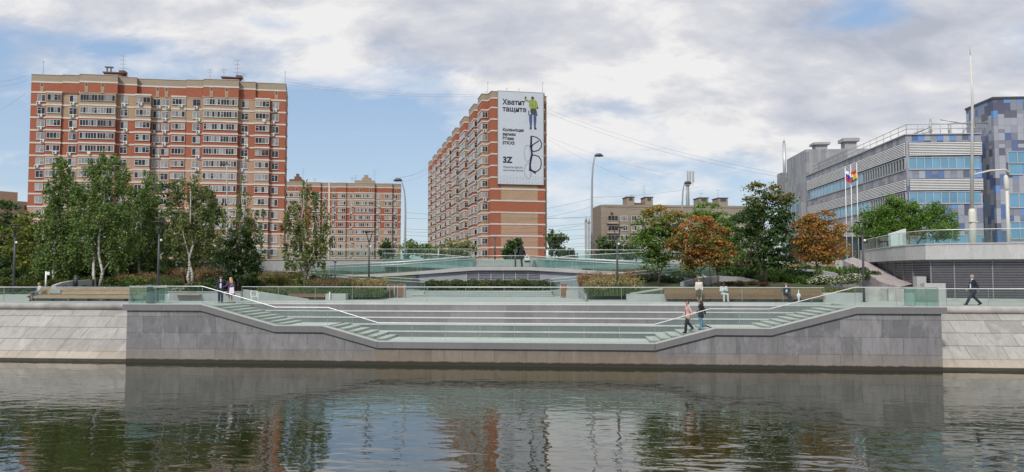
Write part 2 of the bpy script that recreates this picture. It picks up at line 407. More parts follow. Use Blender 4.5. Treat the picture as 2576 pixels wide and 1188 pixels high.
# split into the two flanks and the low centre so that each has its own stone
def wallpiece(name, pts, m):
    b = MB(); b.yprism([(pts[0][0], -1.2)] + pts[::1] + [(pts[-1][0], -1.2)], YF + .1, YF + .7)
    b.f = [tuple(reversed(f)) for f in b.f]
    return inv(b.build(name, m), wallt)
zz = [z - CH for z in capz]
wallpiece('flank_wall', [(X0 + .25, zz[0]), (X1, zz[1]), (X2 - .1, zz[2]), (X3 - .1, zz[3]), (X4 - .15, zz[4])], M['granite'])
wallpiece('low_wall', [(X4 - .15, zz[4]), (X5 + .15, zz[5])], M['granite_low'])
wallpiece('flank_wall', [(X5 + .15, zz[5]), (X6 + .1, zz[6]), (X7 + .1, zz[7]), (X8, zz[8]), (X9 - .3, zz[9])], M['granite'])
# side walls of the platform, back to the quay
for x in (X0 + .25, X9 - .3):
    b = MB(); s = 1 if x < 0 else -1
    b.box(min(x, x + s * .6), max(x, x + s * .6), YF + .7, 49.6, -1.2, 3.28); inv(b.build('side_wall', M['granite']), wallt)
# coping: overhanging stone following the flights
def strip(b, pts, y0, y1, zt, zb, m=0):
    for i in range(len(pts) - 1):
        (xa, za), (xb, zb_) = pts[i], pts[i + 1]
        b.hexa([(xa, y0, za - zb), (xb, y0, zb_ - zb), (xb, y1, zb_ - zb), (xa, y1, za - zb), (xa, y0, za + zt), (xb, y0, zb_ + zt), (xb, y1, zb_ + zt), (xa, y1, za + zt)], m)
for rng_ in ((0, 5), (4, 6), (5, 10)):
    b = MB(); pts = list(zip(xs, capz))[rng_[0]:rng_[1]]
    g = .012
    pts = [(pts[0][0] + g, pts[0][1])] + pts[1:-1] + [(pts[-1][0] - g, pts[-1][1])]
    strip(b, pts, YF, YF + .62, 0, CH)
    inv(b.build('coping', M['cap']), wallt)
    b = MB(); strip(b, pts, YF - .01, YF + .60, .045, -.002); inv(b.build('coping_edge', M['step']), wallt)

# low floor and landings
def slab(name, x0, x1, y0, y1, z, m, th=.3, kind='structure'):
    b = MB(); b.box(x0, x1, y0, y1, z - th, z); o = b.build(name, m); o['kind'] = kind; return o
slab('paving', X4 + .05, X5 - .05, YF + .7, YB, ZL, M['tread'])
slab('paving', X2 - .1, X3 + .1, YF + .7, YB, ZM, M['tread'], .8)
slab('paving', X6 - .1, X7 + .1, YF + .7, YB, ZM, M['tread'], .8)
slab('paving', X0 + .85, X1 + .25, YF + .7, YB, ZD, M['deck'], 1.5)
slab('paving', X8 - .25, X9 - .9, YF + .7, YB, ZD, M['deck'], 1.5)
# stair flights
def flight(xa, za, xb, zb, n, label):
    """steps run along x from (xa, za) up to (xb, zb)"""
    e = empty('stair_flight', ((xa + xb) / 2, (YF + YB) / 2, min(za, zb)), 0, label, 'stairs', 'stair flights of the river platform')
    dzs = (zb - za) / n; dxs = (xb - xa) / n
    for i in range(n):
        z1 = za + dzs * (i + 1); xl = xa + dxs * i
        lo, hi = sorted((xl, xb)); 
        lo, hi = sorted((xl, xl + dxs))
        b = MB(); b.box(lo, hi, YF + .7, YB - .001 * i, za - .4, z1 - .05)
        b.box(lo - (.025 if dxs > 0 else 0), hi + (.025 if dxs < 0 else 0), YF + .7, YB - .001 * i, z1 - .05, z1)
        inv(b.build('step', M['step']), e)
flight(X2 + .1, ZM, X1 + .2, ZD, 9, 'left upper stair flight, from the standing couple down to the landing')
flight(X4 + .15, ZL, X3 - .1, ZM, 6, 'left lower stair flight, from the landing down to the low floor over the water')
flight(X5 - .15, ZL, X6 + .1, ZM, 6, 'right lower stair flight with two people in pink and black jackets walking down')
flight(X7 - .1, ZM, X8 - .2, ZD, 9, 'right upper stair flight below the man in a suit on the bench')
# seat terraces
st = empty('stepped_seating', ((X4 + X5) / 2, YB, ZL), 0, 'long grey granite seat terraces rising in tiers from the low floor to the promenade', 'stepped seating')
tz = [ZL, 1.80, 2.20, 2.60, 2.99]; ty = [YB + .82 * i for i in range(5)] 
SX0, SX1 = XatY(607, 51.3), XatY(2074, 51.3)
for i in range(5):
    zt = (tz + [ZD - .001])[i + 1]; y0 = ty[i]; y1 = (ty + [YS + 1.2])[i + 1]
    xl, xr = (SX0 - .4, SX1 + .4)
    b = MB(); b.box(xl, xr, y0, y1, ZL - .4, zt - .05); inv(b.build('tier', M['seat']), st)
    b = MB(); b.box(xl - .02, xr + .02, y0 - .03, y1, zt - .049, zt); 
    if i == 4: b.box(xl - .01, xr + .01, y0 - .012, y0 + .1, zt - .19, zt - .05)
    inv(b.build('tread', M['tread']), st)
# side blocks where the tiers die into the stairs
slab('deck', -95, SX0 - .42, YB + .004, 53.4, ZD, M['deck'], 1.6)
slab('deck', SX1 + .42, 95, YB + .004, 53.4, ZD, M['deck'], 1.6)
slab('deck', SX0 - .41, SX1 + .41, 52.5, 53.4, ZD - .004, M['deck'], 1.6)
slab('promenade', -95, 95, 53.4, 66, ZD - .008, M['deck'], .5)

# ------------------------------------------------------------------ sloping revetments either side
def revetment(x0, x1, label):
    e = empty('revetment', ((x0 + x1) / 2, 44.2, 0), 0, label, 'river wall', 'sloping stone revetments')
    b = MB(); b.xprism([(44.3, .28), (49.1, .28), (49.1, 3.10), (48.0, 3.10)], x0, x1); inv(b.build('stone_slope', M['revet']), e)
    b = MB(); b.xprism([(44.05, -1), (49, -1), (49, .27), (44.15, .27)], x0, x1); inv(b.build('wet_toe', M['toe']), e)
    b = MB(); prof = [(48.0 + .25 * math.cos(a) * .9 + .1, 3.33 + .24 * math.sin(a)) for a in [R(90 + 18 * k) for k in range(11)]]
    prof = [(49.2, 3.57)] + prof + [(49.2, 3.09)]
    b.xprism(prof, x0, x1); b.sm = [True if len(f) == 4 else False for f in b.f]
    inv(b.build('rounded_coping', M['conc2']), e)
M['toe'] = mat('wet_algae_stone', (.055, .048, .035), .4, .3, 2)
M['conc2'] = mat('weathered_concrete', (.42, .40, .385), .8, .3, 1.3, bump=.3)
revetment(-95, X0 + .24, 'sloping pale stone revetment left of the granite platform, below the wooden bench')
revetment(X9 - .29, 95, 'sloping pale stone revetment right of the granite platform, below the walking man')

# ------------------------------------------------------------------ glass railings
def railing(pts, label, H=1.08, seg=1.9, gl='rail_glass', z0=.04, rr=.027, group='glass railings with steel handrails', top=None, double=False, posts=True, gap=.02):
    """pts: foot line of the rail in world coordinates"""
    pts = [Vector(p) for p in pts]; c = sum(pts, Vector()) / len(pts)
    e = empty('glass_railing', pts[0], 0, label, 'railing', group)
    b = MB(); b.tube([p + Vector((0, 0, H)) for p in pts], rr, 8); inv(b.build('handrail', M['steel']), e)
    if double:
        b = MB(); b.tube([p + Vector((0, -.08, H - .26)) for p in pts], rr * .8, 6); inv(b.build('handrail', M['steel']), e)
    for a, bb in zip(pts[:-1], pts[1:]):
        L = (bb - a).length; n = max(1, round(L / seg))
        d = (bb - a) / n; nrm = Vector((-d.y, d.x, 0)).normalized() * .008
        for i in range(n):
            p = a + d * i + d.normalized() * gap; q_ = a + d * (i + 1) - d.normalized() * gap
            u0 = Vector((0, 0, z0)); u1 = Vector((0, 0, H - .06))
            g = MB(); g.hexa([p + u0 - nrm, q_ + u0 - nrm, q_ + u0 + nrm, p + u0 + nrm, p + u1 - nrm, q_ + u1 - nrm, q_ + u1 + nrm, p + u1 + nrm])
            inv(g.build('glass_panel', M[gl]), e)
            if posts:
                k = MB(); f0 = a + d * i; k.bar(f0 + Vector((0, 0, -.02)), f0 + Vector((0, 0, H - .03)), .022, .02); inv(k.build('post', M['post']), e)
    if posts:
        k = MB(); f0 = pts[-1]; k.bar(f0 + Vector((0, 0, -.02)), f0 + Vector((0, 0, H - .03)), .022, .02); inv(k.build('post', M['post']), e)
    return e
yr = YF + .3
rx = [XatY(p, yr) for p in (328, 510, 694, 825.6, 953, 1646, 1784, 1932.6, 2149.6, 2357)]
rz = [3.70, 3.70, 2.44, 2.44, 1.53, 1.53, 2.44, 2.44, 3.70, 3.70]
railing([(x, yr, z) for x, z in zip(rx, rz)], 'long glass railing along the platform edge, dipping with the stairs to the low floor', 1.08, 2.1)
railing([(rx[0] - .05, yr, 3.66), (rx[0] - .05, 48.5, 3.58)], 'short teal glass side railing at the left end of the platform', 1.1, 1.5, 'teal_glass')
railing([(rx[-1] + .05, yr, 3.66), (rx[-1] + .05, 48.5, 3.58)], 'short teal glass side railing at the right end of the platform', 1.1, 1.5, 'teal_glass')
railing([(-70, 48.5, ZD), (rx[0] - .1, 48.5, ZD)], 'glass railing on the left quay in front of the bench with the seated man', 1.04, 2.4)
railing([(rx[-1] + .1, 48.5, ZD), (60, 48.5, ZD)], 'glass railing on the right quay in front of the walking man', 1.04, 2.4)
railing([(SX0, YS + .15, ZD), (SX1, YS + .15, ZD)], 'long straight glass railing on the promenade edge above the seat terraces', 1.04, 2.6)
# ------------------------------------------------------------------ apartment blocks
ZG = 7.0                                       # level of the town above the embankment
M['red'] = brick('red_brick', (.37, .105, .05), (.31, .085, .04), (.27, .105, .065), .55, .17, .22)
M['beige'] = brick('beige_brick', (.42, .285, .185), (.37, .25, .16), (.33, .23, .155), .55, .17, .22)
M['pink'] = brick('pink_brick', (.45, .275, .19), (.40, .24, .165), (.36, .23, .165), .55, .17, .2)
M['para'] = brick('parapet_brick', (.35, .285, .215), (.31, .25, .185), (.3, .25, .19), .55, .17, .2)
M['band'] = mat('white_floor_band', (.56, .52, .47), .8, .12, .6)
M['frame'] = mat('white_window_frame', (.63, .63, .62), .5, .06, .5)
M['gframe'] = mat('grey_window_frame', (.36, .33, .30), .6, .2, .5)
M['pane'] = pane('window_pane', (.018, .021, .027), (.46, .47, .47), .1, .4)
M['pane_dark'] = pane('loggia_pane', (.014, .015, .018), (.42, .42, .42), .12, .5)
M['ac'] = mat('air_conditioner_case', (.62, .61, .57), .6, .1, 2)
M['rust'] = mat('rust_brown_metal', (.16, .085, .06), .8, .2, 1)
M['ant'] = mat('antenna_metal', (.12, .12, .13), .5, .1, 1)
WALL = ['beige', 'red', 'pink', 'para', 'band']
WI = {k: i for i, k in enumerate(WALL)}

def window_mesh(name, w, h, n, frame='frame', glassm='pane', depth=.10, sill=True, cas=None, t=.07, seed=0):
    """n panes between mullions in a frame; x along the wall, -y outwards, origin at its centre"""
    b = MB(); d0 = -depth
    b.box(-w/2 - t, w/2 + t, d0, .03, -h/2 - t, -h/2); b.box(-w/2 - t, w/2 + t, d0, .03, h/2, h/2 + t)
    b.box(-w/2 - t, -w/2, d0, .03, -h/2, h/2); b.box(w/2, w/2 + t, d0, .03, -h/2, h/2)
    pw = w / n; rr = random.Random(seed)
    for i in range(n):
        x0, x1 = -w/2 + pw * i, -w/2 + pw * (i + 1)
        if i: b.box(x0 - t*.45, x0 + t*.45, d0 + .012, .02, -h/2, h/2)
        y = d0 + .045 + rr.uniform(-.008, .008)
        b.face([(x0, y, -h/2), (x1, y, -h/2), (x1, y + rr.uniform(-.012, .012), h/2), (x0, y + rr.uniform(-.012, .012), h/2)], 1)
        if cas == i:
            b.box(x0 + t*.45, x1 - t*.45, d0 + .012, .02, h*.12, h*.12 + t*.8)
    if sill: b.box(-w/2 - .1, w/2 + .1, d0 - .06, .03, -h/2 - t - .05, -h/2 - t - .002)
    return b.mesh(name, [M[frame], M[glassm]])

def put(name, me, par, loc, rz=0.0, label=None, kind=None):
    o = bpy.data.objects.new(name, me); COL.objects.link(o); o.parent = par; o.location = loc; o.rotation_euler = (0, 0, rz)
    if label: o['label'] = label
    if kind: o['kind'] = kind
    return o

def wall_strips(poly, strips, closed=False):
    """poly: plan points (viewer sees them left to right); strips: [(z0, z1, fn(segment) -> material key)]"""
    b = MB(); n = len(poly)
    for i in range(n - (0 if closed else 1)):
        p, q_ = poly[i], poly[(i + 1) % n]
        for z0, z1, fn in strips:
            k = fn(i) if callable(fn) else fn
            if k is None: continue
            b.face([(p[0], p[1], z0), (q_[0], q_[1], z0), (q_[0], q_[1], z1), (p[0], p[1], z1)], WI[k])
    return b
def offset_poly(poly, d):
    out = []
    n = len(poly)
    for i, p in enumerate(poly):
        ns = []
        for a, c in ((i - 1, i), (i, i + 1)):
            if a < 0 or c >= n: continue
            e = Vector((poly[c][0] - poly[a][0], poly[c][1] - poly[a][1])); 
            if e.length < 1e-6: continue
            e.normalize(); ns.append(Vector((e.y, -e.x)))
        if len(ns) == 2:
            m = ns[0] + ns[1]
            if m.length < .1: m = ns[0]
            m = m / max(.35, m.dot(ns[0]))
        else: m = ns[0]
        out.append((p[0] + m.x * d, p[1] + m.y * d))
    return out
def bands(b, poly, zs, h, d=.07):
    o = offset_poly(poly, d)
    for z in zs:
        for i in range(len(poly) - 1):
            a, c = o[i], o[i + 1]; pa, pc = poly[i], poly[i + 1]
            b.face([(a[0], a[1], z), (c[0], c[1], z), (c[0], c[1], z + h), (a[0], a[1], z + h)], WI['band'])
            b.face([(a[0], a[1], z + h), (c[0], c[1], z + h), (pc[0], pc[1], z + h), (pa[0], pa[1], z + h)], WI['band'])
            b.face([(pa[0], pa[1], z), (pc[0], pc[1], z), (c[0], c[1], z), (a[0], a[1], z)], WI['band'])

def ac_mesh():
    b = MB(); b.box(-.4, .4, -.42, -.06, -.28, .28); b.box(-.36, -.31, -.06, .0, -.2, .2); b.box(.31, .36, -.06, 0, -.2, .2)
    b.lathe([(.21, 0), (.21, .012)], (0, 0, 0), 14, 1)
    n = len(b.v) - 28
    for i in range(n, len(b.v)):
        x, y, z = b.v[i]; b.v[i] = (x - .09, -.42 - z, y)
    return b.mesh('air_conditioner', [M['ac'], M['dark']])
AC = ac_mesh()
def dish_mesh():
    b = MB(); b.lathe([(.02, 0), (.2, .03), (.34, .09), (.36, .11)], (0, 0, 0), 14); b.tube([(0, 0, 0), (0, .1, -.25)], .02, 5)
    b.v = [(x, -.5 + z * -1 - .1 + .25, y) for x, y, z in b.v]
    return b.mesh('satellite_dish', M['ac'])
DISH = dish_mesh()
def antenna(par, x, y, z, h, arms=4, w=.8):
    b = MB(); b.tube([(0, 0, 0), (0, 0, h)], .035, 5)
    for i in range(arms):
        zz_ = h - .12 - i * h * .16; ww = w * (1 - .12 * (i % 2) + (.35 if i == 3 else 0))
        b.tube([(-ww, 0, zz_), (ww, 0, zz_)], .022, 4)
        for k in (-.8, -.3, .3, .8): b.tube([(ww*k, -.3, zz_), (ww*k, .3, zz_)], .012, 4)
    return put('antenna', b.mesh('antenna', M['ant']), par, (x, y, z))

def line_u(px, A, B):
    """how far along the plan line A-B the view through picture column px meets it"""
    w = ray(px, 687); d = Vector((w.x, w.y)); e = Vector((B.x - A.x, B.y - A.y)); L = e.length; e /= L
    den = d.x * e.y - d.y * e.x
    s = (A.x * e.y - A.y * e.x) / den
    P = d * s; return (P - Vector((A.x, A.y))).dot(e)

# ---- block on the left
A0 = pt(65, 687, 162); A1 = pt(712, 687, 170)
angA = math.atan2(A1.y - A0.y, A1.x - A0.x); LA = (A1 - A0).length
blkA = empty('apartment_block', (A0.x, A0.y, ZG), angA, 'wide red and beige brick apartment block with white floor bands behind the birches', 'apartment building', 'brick apartment blocks')
nrmA = Vector((math.sin(angA), -math.cos(angA), 0))
def uA(r1, p=0.0): return line_u(r1 * .28401, A0 + nrmA * p, A1 + nrmA * p)
plan = [(228, 362, .3), (362, 500, 1.0), (500, 657, .6), (657, 987, 1.9), (987, 1162, .7), (1162, 1300, 1.2), (1300, 1483, -.3), (1483, 1614, .6), (1614, 1768, .5), (1768, 2082, 1.6), (2082, 2235, .4), (2235, 2366, 1.0), (2366, 2505, 0.0)]
topp = [(228, 505, .3), (505, 658, .9), (658, 998, 2.0), (998, 1172, .7), (1172, 1617, -.2), (1617, 1770, .6), (1770, 2085, 1.7), (2085, 2237, .5), (2237, 2505, 0.0)]
def zig(pl, f): 
    out = []
    for a, b_, p in pl: out += [(f(a, p), -p), (f(b_, p), -p)]
    out[0] = (0, out[0][1]); out[-1] = (LA, out[-1][1]); return out
polyA = zig(plan, uA); polyT = zig(topp, uA)
DA = 15
sideA = line_u(717.5, A0 - nrmA * DA, A1 - nrmA * DA)
fullA = [(0, DA)] + polyA + [(sideA, DA)]; fullT = [(0, DA)] + polyT + [(sideA, DA)]
z1 = 45.2 - ZG; FH = 2.8
rows = ['beige', 'beige', 'red', 'red', 'red', 'pink', 'pink', 'red', 'pink', 'pink', 'red', 'pink', 'beige']
nseg = len(fullA) - 1
def colA(k):
    def f(i):
        end = i <= 1 or i >= nseg - 2
        if end and k < 9: return 'red'
        if 13 <= i <= 15 and k in (5, 6, 8): return 'red' if i == 15 else rows[k]
        return rows[k]
    return f
strips = [(z1 - FH * (k + 1), z1 - FH * k, colA(k)) for k in range(13)] + [(0, z1 - FH * 13, 'concrete')]
strips[-1] = (-.5, z1 - FH * 13, 'pink')
b = wall_strips(fullA, strips)
bands(b, fullA, [z1 - FH * k - .1 for k in range(13)], .36, .08)
b2 = wall_strips(fullT, [(z1 + .02, z1 + 2.35, 'red'), (z1 + 2.35, z1 + 4.05, 'para')])
bands(b2, fullT, [z1 + 2.2], .34, .07); bands(b2, fullT, [z1 + 4.0], .1, .09)
b2.m = [WI['para'] if False else m for m in b2.m]
n0 = len(b.v); b.v += b2.v; b.f += [tuple(i + n0 for i in f) for f in b2.f]; b.m += b2.m; b.sm += b2.sm
# soffits of the attic, and the sides of the bays' tops
b.face([(p[0], p[1], z1 + .01) for p in fullT], WI['band'])
b.build('wall', [M[k] for k in WALL], blkA)
r_ = MB(); r_.face([(p[0], p[1], z1 + 3.7) for p in fullT]); r_.build('roof', M['rust'], blkA)
WTYPES = {}
def wtype(key, w, h, n, **kw):
    if key not in WTYPES:
        WTYPES[key] = [window_mesh('window', w, h, n, seed=s, cas=c, **kw) for s, c in ((1, n // 2), (2, None), (3, 0), (4, n - 1))]
    return WTYPES[key]
cols = [(285, 358, .3, 'w2'), (372, 497, 1.0, 'b5'), (570, 643, .6, 'w2'), (668, 822, 1.9, 'l6'), (826, 980, 1.9, 'l6'), (1030, 1097, .7, 'w2'), (1168, 1296, 1.2, 'b5'),
        (1322, 1387, -.3, 'w2'), (1400, 1467, -.3, 'w2'), (1490, 1610, .6, 'b5'), (1677, 1745, .5, 'w2'), (1776, 1924, 1.6, 'l6'), (1928, 2077, 1.6, 'l6'),
        (2113, 2175, .4, 'w2'), (2240, 2362, 1.0, 'b5'), (2388, 2450, 0, 'w2')]
restA = MB(); cnt = 0
def merge(big, me, mtx, idxmap):
    n = len(big.v)
    big.v += [tuple(mtx @ v.co) for v in me.vertices]
    for p in me.polygons: big.quads([n + i for i in p.vertices], p.material_index)
hidden_rows = lambda k, r1: (k >= 8 and r1 < 1000) or (k >= 9 and r1 < 1400)
for k in range(13):
    zc_ = z1 - FH * k - 1.2
    for ci, (a, b_, p, ty) in enumerate(cols):
        ua, ub = uA(a, p), uA(b_, p); wd = ub - ua - .14
        n, h = {'w2': (2, 1.42), 'b5': (4, 1.22), 'l6': (6, 1.25)}[ty]
        odd = rng.random() < .09; key = ('A', ty, round(wd, 1), odd); ms = wtype(key, round(wd, 1), h, n, glassm='pane' if ty == 'w2' else 'pane_dark', frame='gframe' if odd else 'frame')
        me = ms[rng.randrange(4)]; zz_ = zc_ + (0 if ty == 'w2' else .1)
        loc = ((ua + ub) / 2, -p - .01, zz_)
        if hidden_rows(k, a) or cnt >= 100 and k >= 6:
            merge(restA, me, Matrix.Translation(loc), None); continue
        if cnt >= 100: merge(restA, me, Matrix.Translation(loc), None); continue
        put('window', me, blkA, loc); cnt += 1
        if ty == 'w2' and rng.random() < .62 or ty == 'b5' and rng.random() < .12:
            put('air_conditioner', AC, blkA, ((ua + ub) / 2 + rng.choice((-.55, -.1, .5)), -p - .01, zz_ - h / 2 - .42))
        elif rng.random() < .04: put('satellite_dish', DISH, blkA, ((ua + ub) / 2 + .4, -p - .01, zz_ - h / 2 - .4))
o = restA.build('windows', [M['frame'], M['pane']], blkA); o['kind'] = 'stuff'
for a in (325, 753, 897, 1355, 1435, 1858, 1993, 2423):
    prot = [p for x0, x1, p in topp if x0 <= a <= x1][0]
    v_ = MB(); v_.box(-.36, .36, -.05, .02, -1.15, 1.15); v_.box(-.2, .2, -.07, -.052, .35, 1.0, 1); put('attic_vent', v_.mesh('attic_vent', [M['beige'], M['dark']]), blkA, (uA(a), -prot, z1 + 1.1))
for a, c, h, dd in ((830, 990, 1.6, 5), (1908, 2055, 1.5, 5)):
    v_ = MB(); v_.box(uA(a), uA(c), 2.5, 7, z1 + 3.5, z1 + 4.05 + h); v_.box(uA(a) - .2, uA(c) + .2, 2.3, 7.2, z1 + 4.05 + h, z1 + 4.3 + h)
    v_.box(uA(a) + 3, uA(a) + 4.2, 3, 5, z1 + 4.3 + h, z1 + 4.9 + h); v_.build('roof_hut', M['rust'], blkA)
for a, h, arms in ((297, 3.2, 1), (1020, 5.2, 4), (1810, 2.8, 2), (1935, 3.0, 2), (2055, 5.2, 4), (2115, 2.2, 2), (2490, 3.0, 1)):
    antenna(blkA, uA(a), 1.5, z1 + 3.7, h + .6, arms, .7 if arms > 1 else .25)
v_ = MB()
for x in (850, 885): v_.box(uA(x) - .12, uA(x) + .12, 3, 3.3, z1 + 5.9, z1 + 7.0)
for x in (850, 885): v_.box(uA(x) - .45, uA(x) + .45, 2.9, 3.5, z1 + 7.0, z1 + 7.25)
v_.build('roof_fan', M['ant'], blkA)

# ---- distant block behind it
B0 = pt(640, 687, 284); B1 = pt(1007, 687, 292)
angB = math.atan2(B1.y - B0.y, B1.x - B0.x); LB = (B1 - B0).length
blkB = empty('apartment_block', (B0.x, B0.y, ZG), angB, 'lower distant brick apartment block seen between the left block and the curved street lamp', 'apartment building', 'brick apartment blocks')
def uB(r3): return line_u((600 + r3 / 2.829) * .84348, B0, B1)
planB = [(480, 705, 0), (705, 850, 1.2), (850, 925, .4), (925, 1000, .8), (1000, 1145, 0), (1145, 1217, .8), (1217, 1290, .3), (1290, 1458, 1.4), (1458, 1540, .4), (1540, 1608, .8), (1608, 1678, 0)]
LB_ = LB
def zigB():
    out = []
    for a, b_, p in planB: out += [(uB(a), -p), (uB(b_), -p)]
    return out
pB = zigB(); pB[0] = (0, 0); pB[-1] = (LB, 0); fB = [(0, 13)] + pB + [(LB, 13)]
zb1 = 36.7 - ZG
rowsB = ['beige', 'beige', 'red', 'red', 'red', 'beige', 'pink', 'beige', 'beige', 'beige']
nB = len(fB) - 1
def colB(k): return lambda i: 'red' if ((i >= nB - 1 or i in (8, 9, 10)) and k < 5) else rowsB[k]
st_ = [(zb1 - FH * (k + 1), zb1 - FH * k, colB(k)) for k in range(10)] + [(-.5, zb1 - 28, 'pink'), (zb1, zb1 + 2.2, 'red'), (zb1 + 2.2, zb1 + 3.9, 'para')]
b = wall_strips(fB, st_); bands(b, fB, [zb1 - FH * k - .1 for k in range(10)] + [zb1 + 2.1], .34, .08); bands(b, fB, [zb1 + 3.85], .12, .1)
b.face([(p[0], p[1], zb1 + 3.6) for p in fB], WI['para'])
x = uB(1072); b.box(x - .35, x + .35, -.25, .1, -.3, zb1 + 4.2, WI['band'])
b.build('wall', [M[k] for k in WALL], blkB)
colsB = [(708, 770, 1.2, 'l4'), (772, 832, 1.2, 'l4'), (932, 994, .8, 'b4'), (1017, 1048, 0, 'w2'), (1097, 1131, 0, 'w2'), (1149, 1214, .8, 'b4'), (1249, 1281, .3, 'w2'), (1299, 1375, 1.4, 'l5'), (1377, 1453, 1.4, 'l5'), (1473, 1506, .4, 'w2'), (1544, 1603, .8, 'b4'), (1615, 1652, 0, 'w2')]
restB = MB(); cnt = 0
for k in range(10):
    for (a, b_, p, ty) in colsB:
        ua, ub = uB(a), uB(b_); wd = round(ub - ua - .2, 1); n = int(ty[1]); h = 1.4 if ty == 'w2' else 1.25
        me = wtype(('B', ty, wd), wd, h, n, t=.1)[rng.randrange(4)]; loc = ((ua + ub) / 2, -p - .01, zb1 - FH * k - 1.2)
        if a < 1000 and k > 3 or cnt >= 96: merge(restB, me, Matrix.Translation(loc), None); continue
        put('window', me, blkB, loc); cnt += 1
        if ty == 'w2' and rng.random() < .6: put('air_conditioner', AC, blkB, (loc[0] + rng.choice((-.4, .3)), loc[1], loc[2] - 1.2))
restB.build('windows', [M['frame'], M['pane']], blkB)['kind'] = 'stuff'
for a in (727, 797, 1030, 1113, 1338, 1423, 1635):
    v_ = MB(); v_.box(-.45, .45, -.06, .02, -.9, .9); v_.box(-.22, .22, -.08, -.062, -.6, .6, 1)
    prot = [p for x0, x1, p in planB if x0 <= a <= x1][0]
    put('attic_vent', v_.mesh('attic_vent', [M['beige'], M['dark']]), blkB, (uB(a), -prot, zb1 + 1.1))
for a, c in ((728, 842), (1285, 1458)):
    v_ = MB(); v_.box(uB(a), uB(c), 1, 7, zb1 + 3.5, zb1 + 5.2); w_ = (uB(c) - uB(a)); v_.box(uB(a) + w_*.35, uB(a) + w_*.8, 2, 6, zb1 + 5.2, zb1 + 6.4)
    v_.box(uB(a) + w_*.45, uB(a) + w_*.65, 3, 5, zb1 + 6.4, zb1 + 7.6); v_.build('roof_hut', M['para'] if a > 1000 else M['rust'], blkB)
for a, h in ((843, 8), (1262, 4), (1292, 5), (1455, 8), (945, 3)): antenna(blkB, uB(a), 2, zb1 + 3.5, h * .75, 3, .8)

# ---- tall slab with the advertisement on its end wall
G0 = pt(1235, 687, 177); G1 = pt(1371, 687, 179.6)
angC = math.atan2(G1.y - G0.y, G1.x - G0.x); LC = (G1 - G0).length
blkC = empty('apartment_block', (G0.x, G0.y, ZG), angC, 'tall brick apartment slab with a huge advertisement on its end wall', 'apartment building', 'brick apartment blocks')
far = pt(1083, 687, 300)
exC = Vector((math.cos(angC), math.sin(angC), 0)); eyC = Vector((-exC.y, exC.x, 0))
farl = (far - G0); fu = farl.dot(exC); fv = farl.dot(eyC)        # far end in the slab's own axes
def sideu(px):                                                    # distance along the long face at picture column px
    return line_u(px, G0, Vector((far.x, far.y, 0)))
Ls = math.hypot(fu, fv)
edir = (fu / Ls, fv / Ls); enrm = (-edir[1], edir[0])             # outward normal of the long face (to the left)
bnd = [523, 460, 403, 357, 330, 298, 268, 238, 212]
us = [sideu((1180 + p / 2.05) * .84348) for p in bnd]; us[-1] = Ls
u_first = 2.2
starts = [u_first] + us[:-1]
BP = 1.7                                                          # how far the bays stand out
def onface(u, o): return (edir[0] * u + enrm[0] * o, edir[1] * u + enrm[1] * o)
leftpts = []; bays = []
for s_, e_ in zip(starts, us):
    a_, c_ = s_ + (e_ - s_) * .08, s_ + (e_ - s_) * .62
    bays.append((a_, c_, e_)); 
pts = [(0, 0), onface(u_first * .6, 0)]
for a_, c_, e_ in bays: pts += [onface(a_, .15), onface(a_, BP), onface(c_, BP), onface(c_ + .8, .1), onface(e_, .1)]
leftpts = list(reversed(pts))
rightpts = [(LC, 0)]
v0 = 2.5
for i in range(8):
    rightpts += [(LC + .0, v0), (LC + 1.1, v0 + .01), (LC + 1.1, v0 + 5), (LC + .1, v0 + 5.4)]; v0 += 12
fC = leftpts[:-1] + [(0, 0)] + rightpts
gseg = len(leftpts) - 1                                           # index of the end wall
rowsC_end = lambda k: 'red' if k < 9 else 'beige'
pat = [['red','beige','beige','red','beige','beige','red','red','beige'], ['beige','red','beige','beige','red','beige','beige','red','beige']]
nC = len(fC) - 1
bayrng = random.Random(3)
baycol = [[('red' if bayrng.random() < (.62 if k < 8 else .3) else ('beige' if k < 9 else 'pink')) for i in range(10)] for k in range(13)]
def colC(k):
    def f(i):
        if i == gseg: return None
        if i < gseg:
            fromright = gseg - 1 - i
            if fromright <= 1: return 'red'
            bi = (fromright - 2) // 5
            return baycol[k][min(bi, 9)]
        return 'red' if (i - gseg) % 4 == 0 else 'beige'
    return f
stC = [(z1 - FH * (k + 1), z1 - FH * k, colC(k)) for k in range(13)] + [(-.5, z1 - FH * 13, lambda i: None if i == gseg else 'pink'), (z1, z1 + 2.3, 'red'), (z1 + 2.3, z1 + 4.05, 'para')]
b = wall_strips(fC, stC)
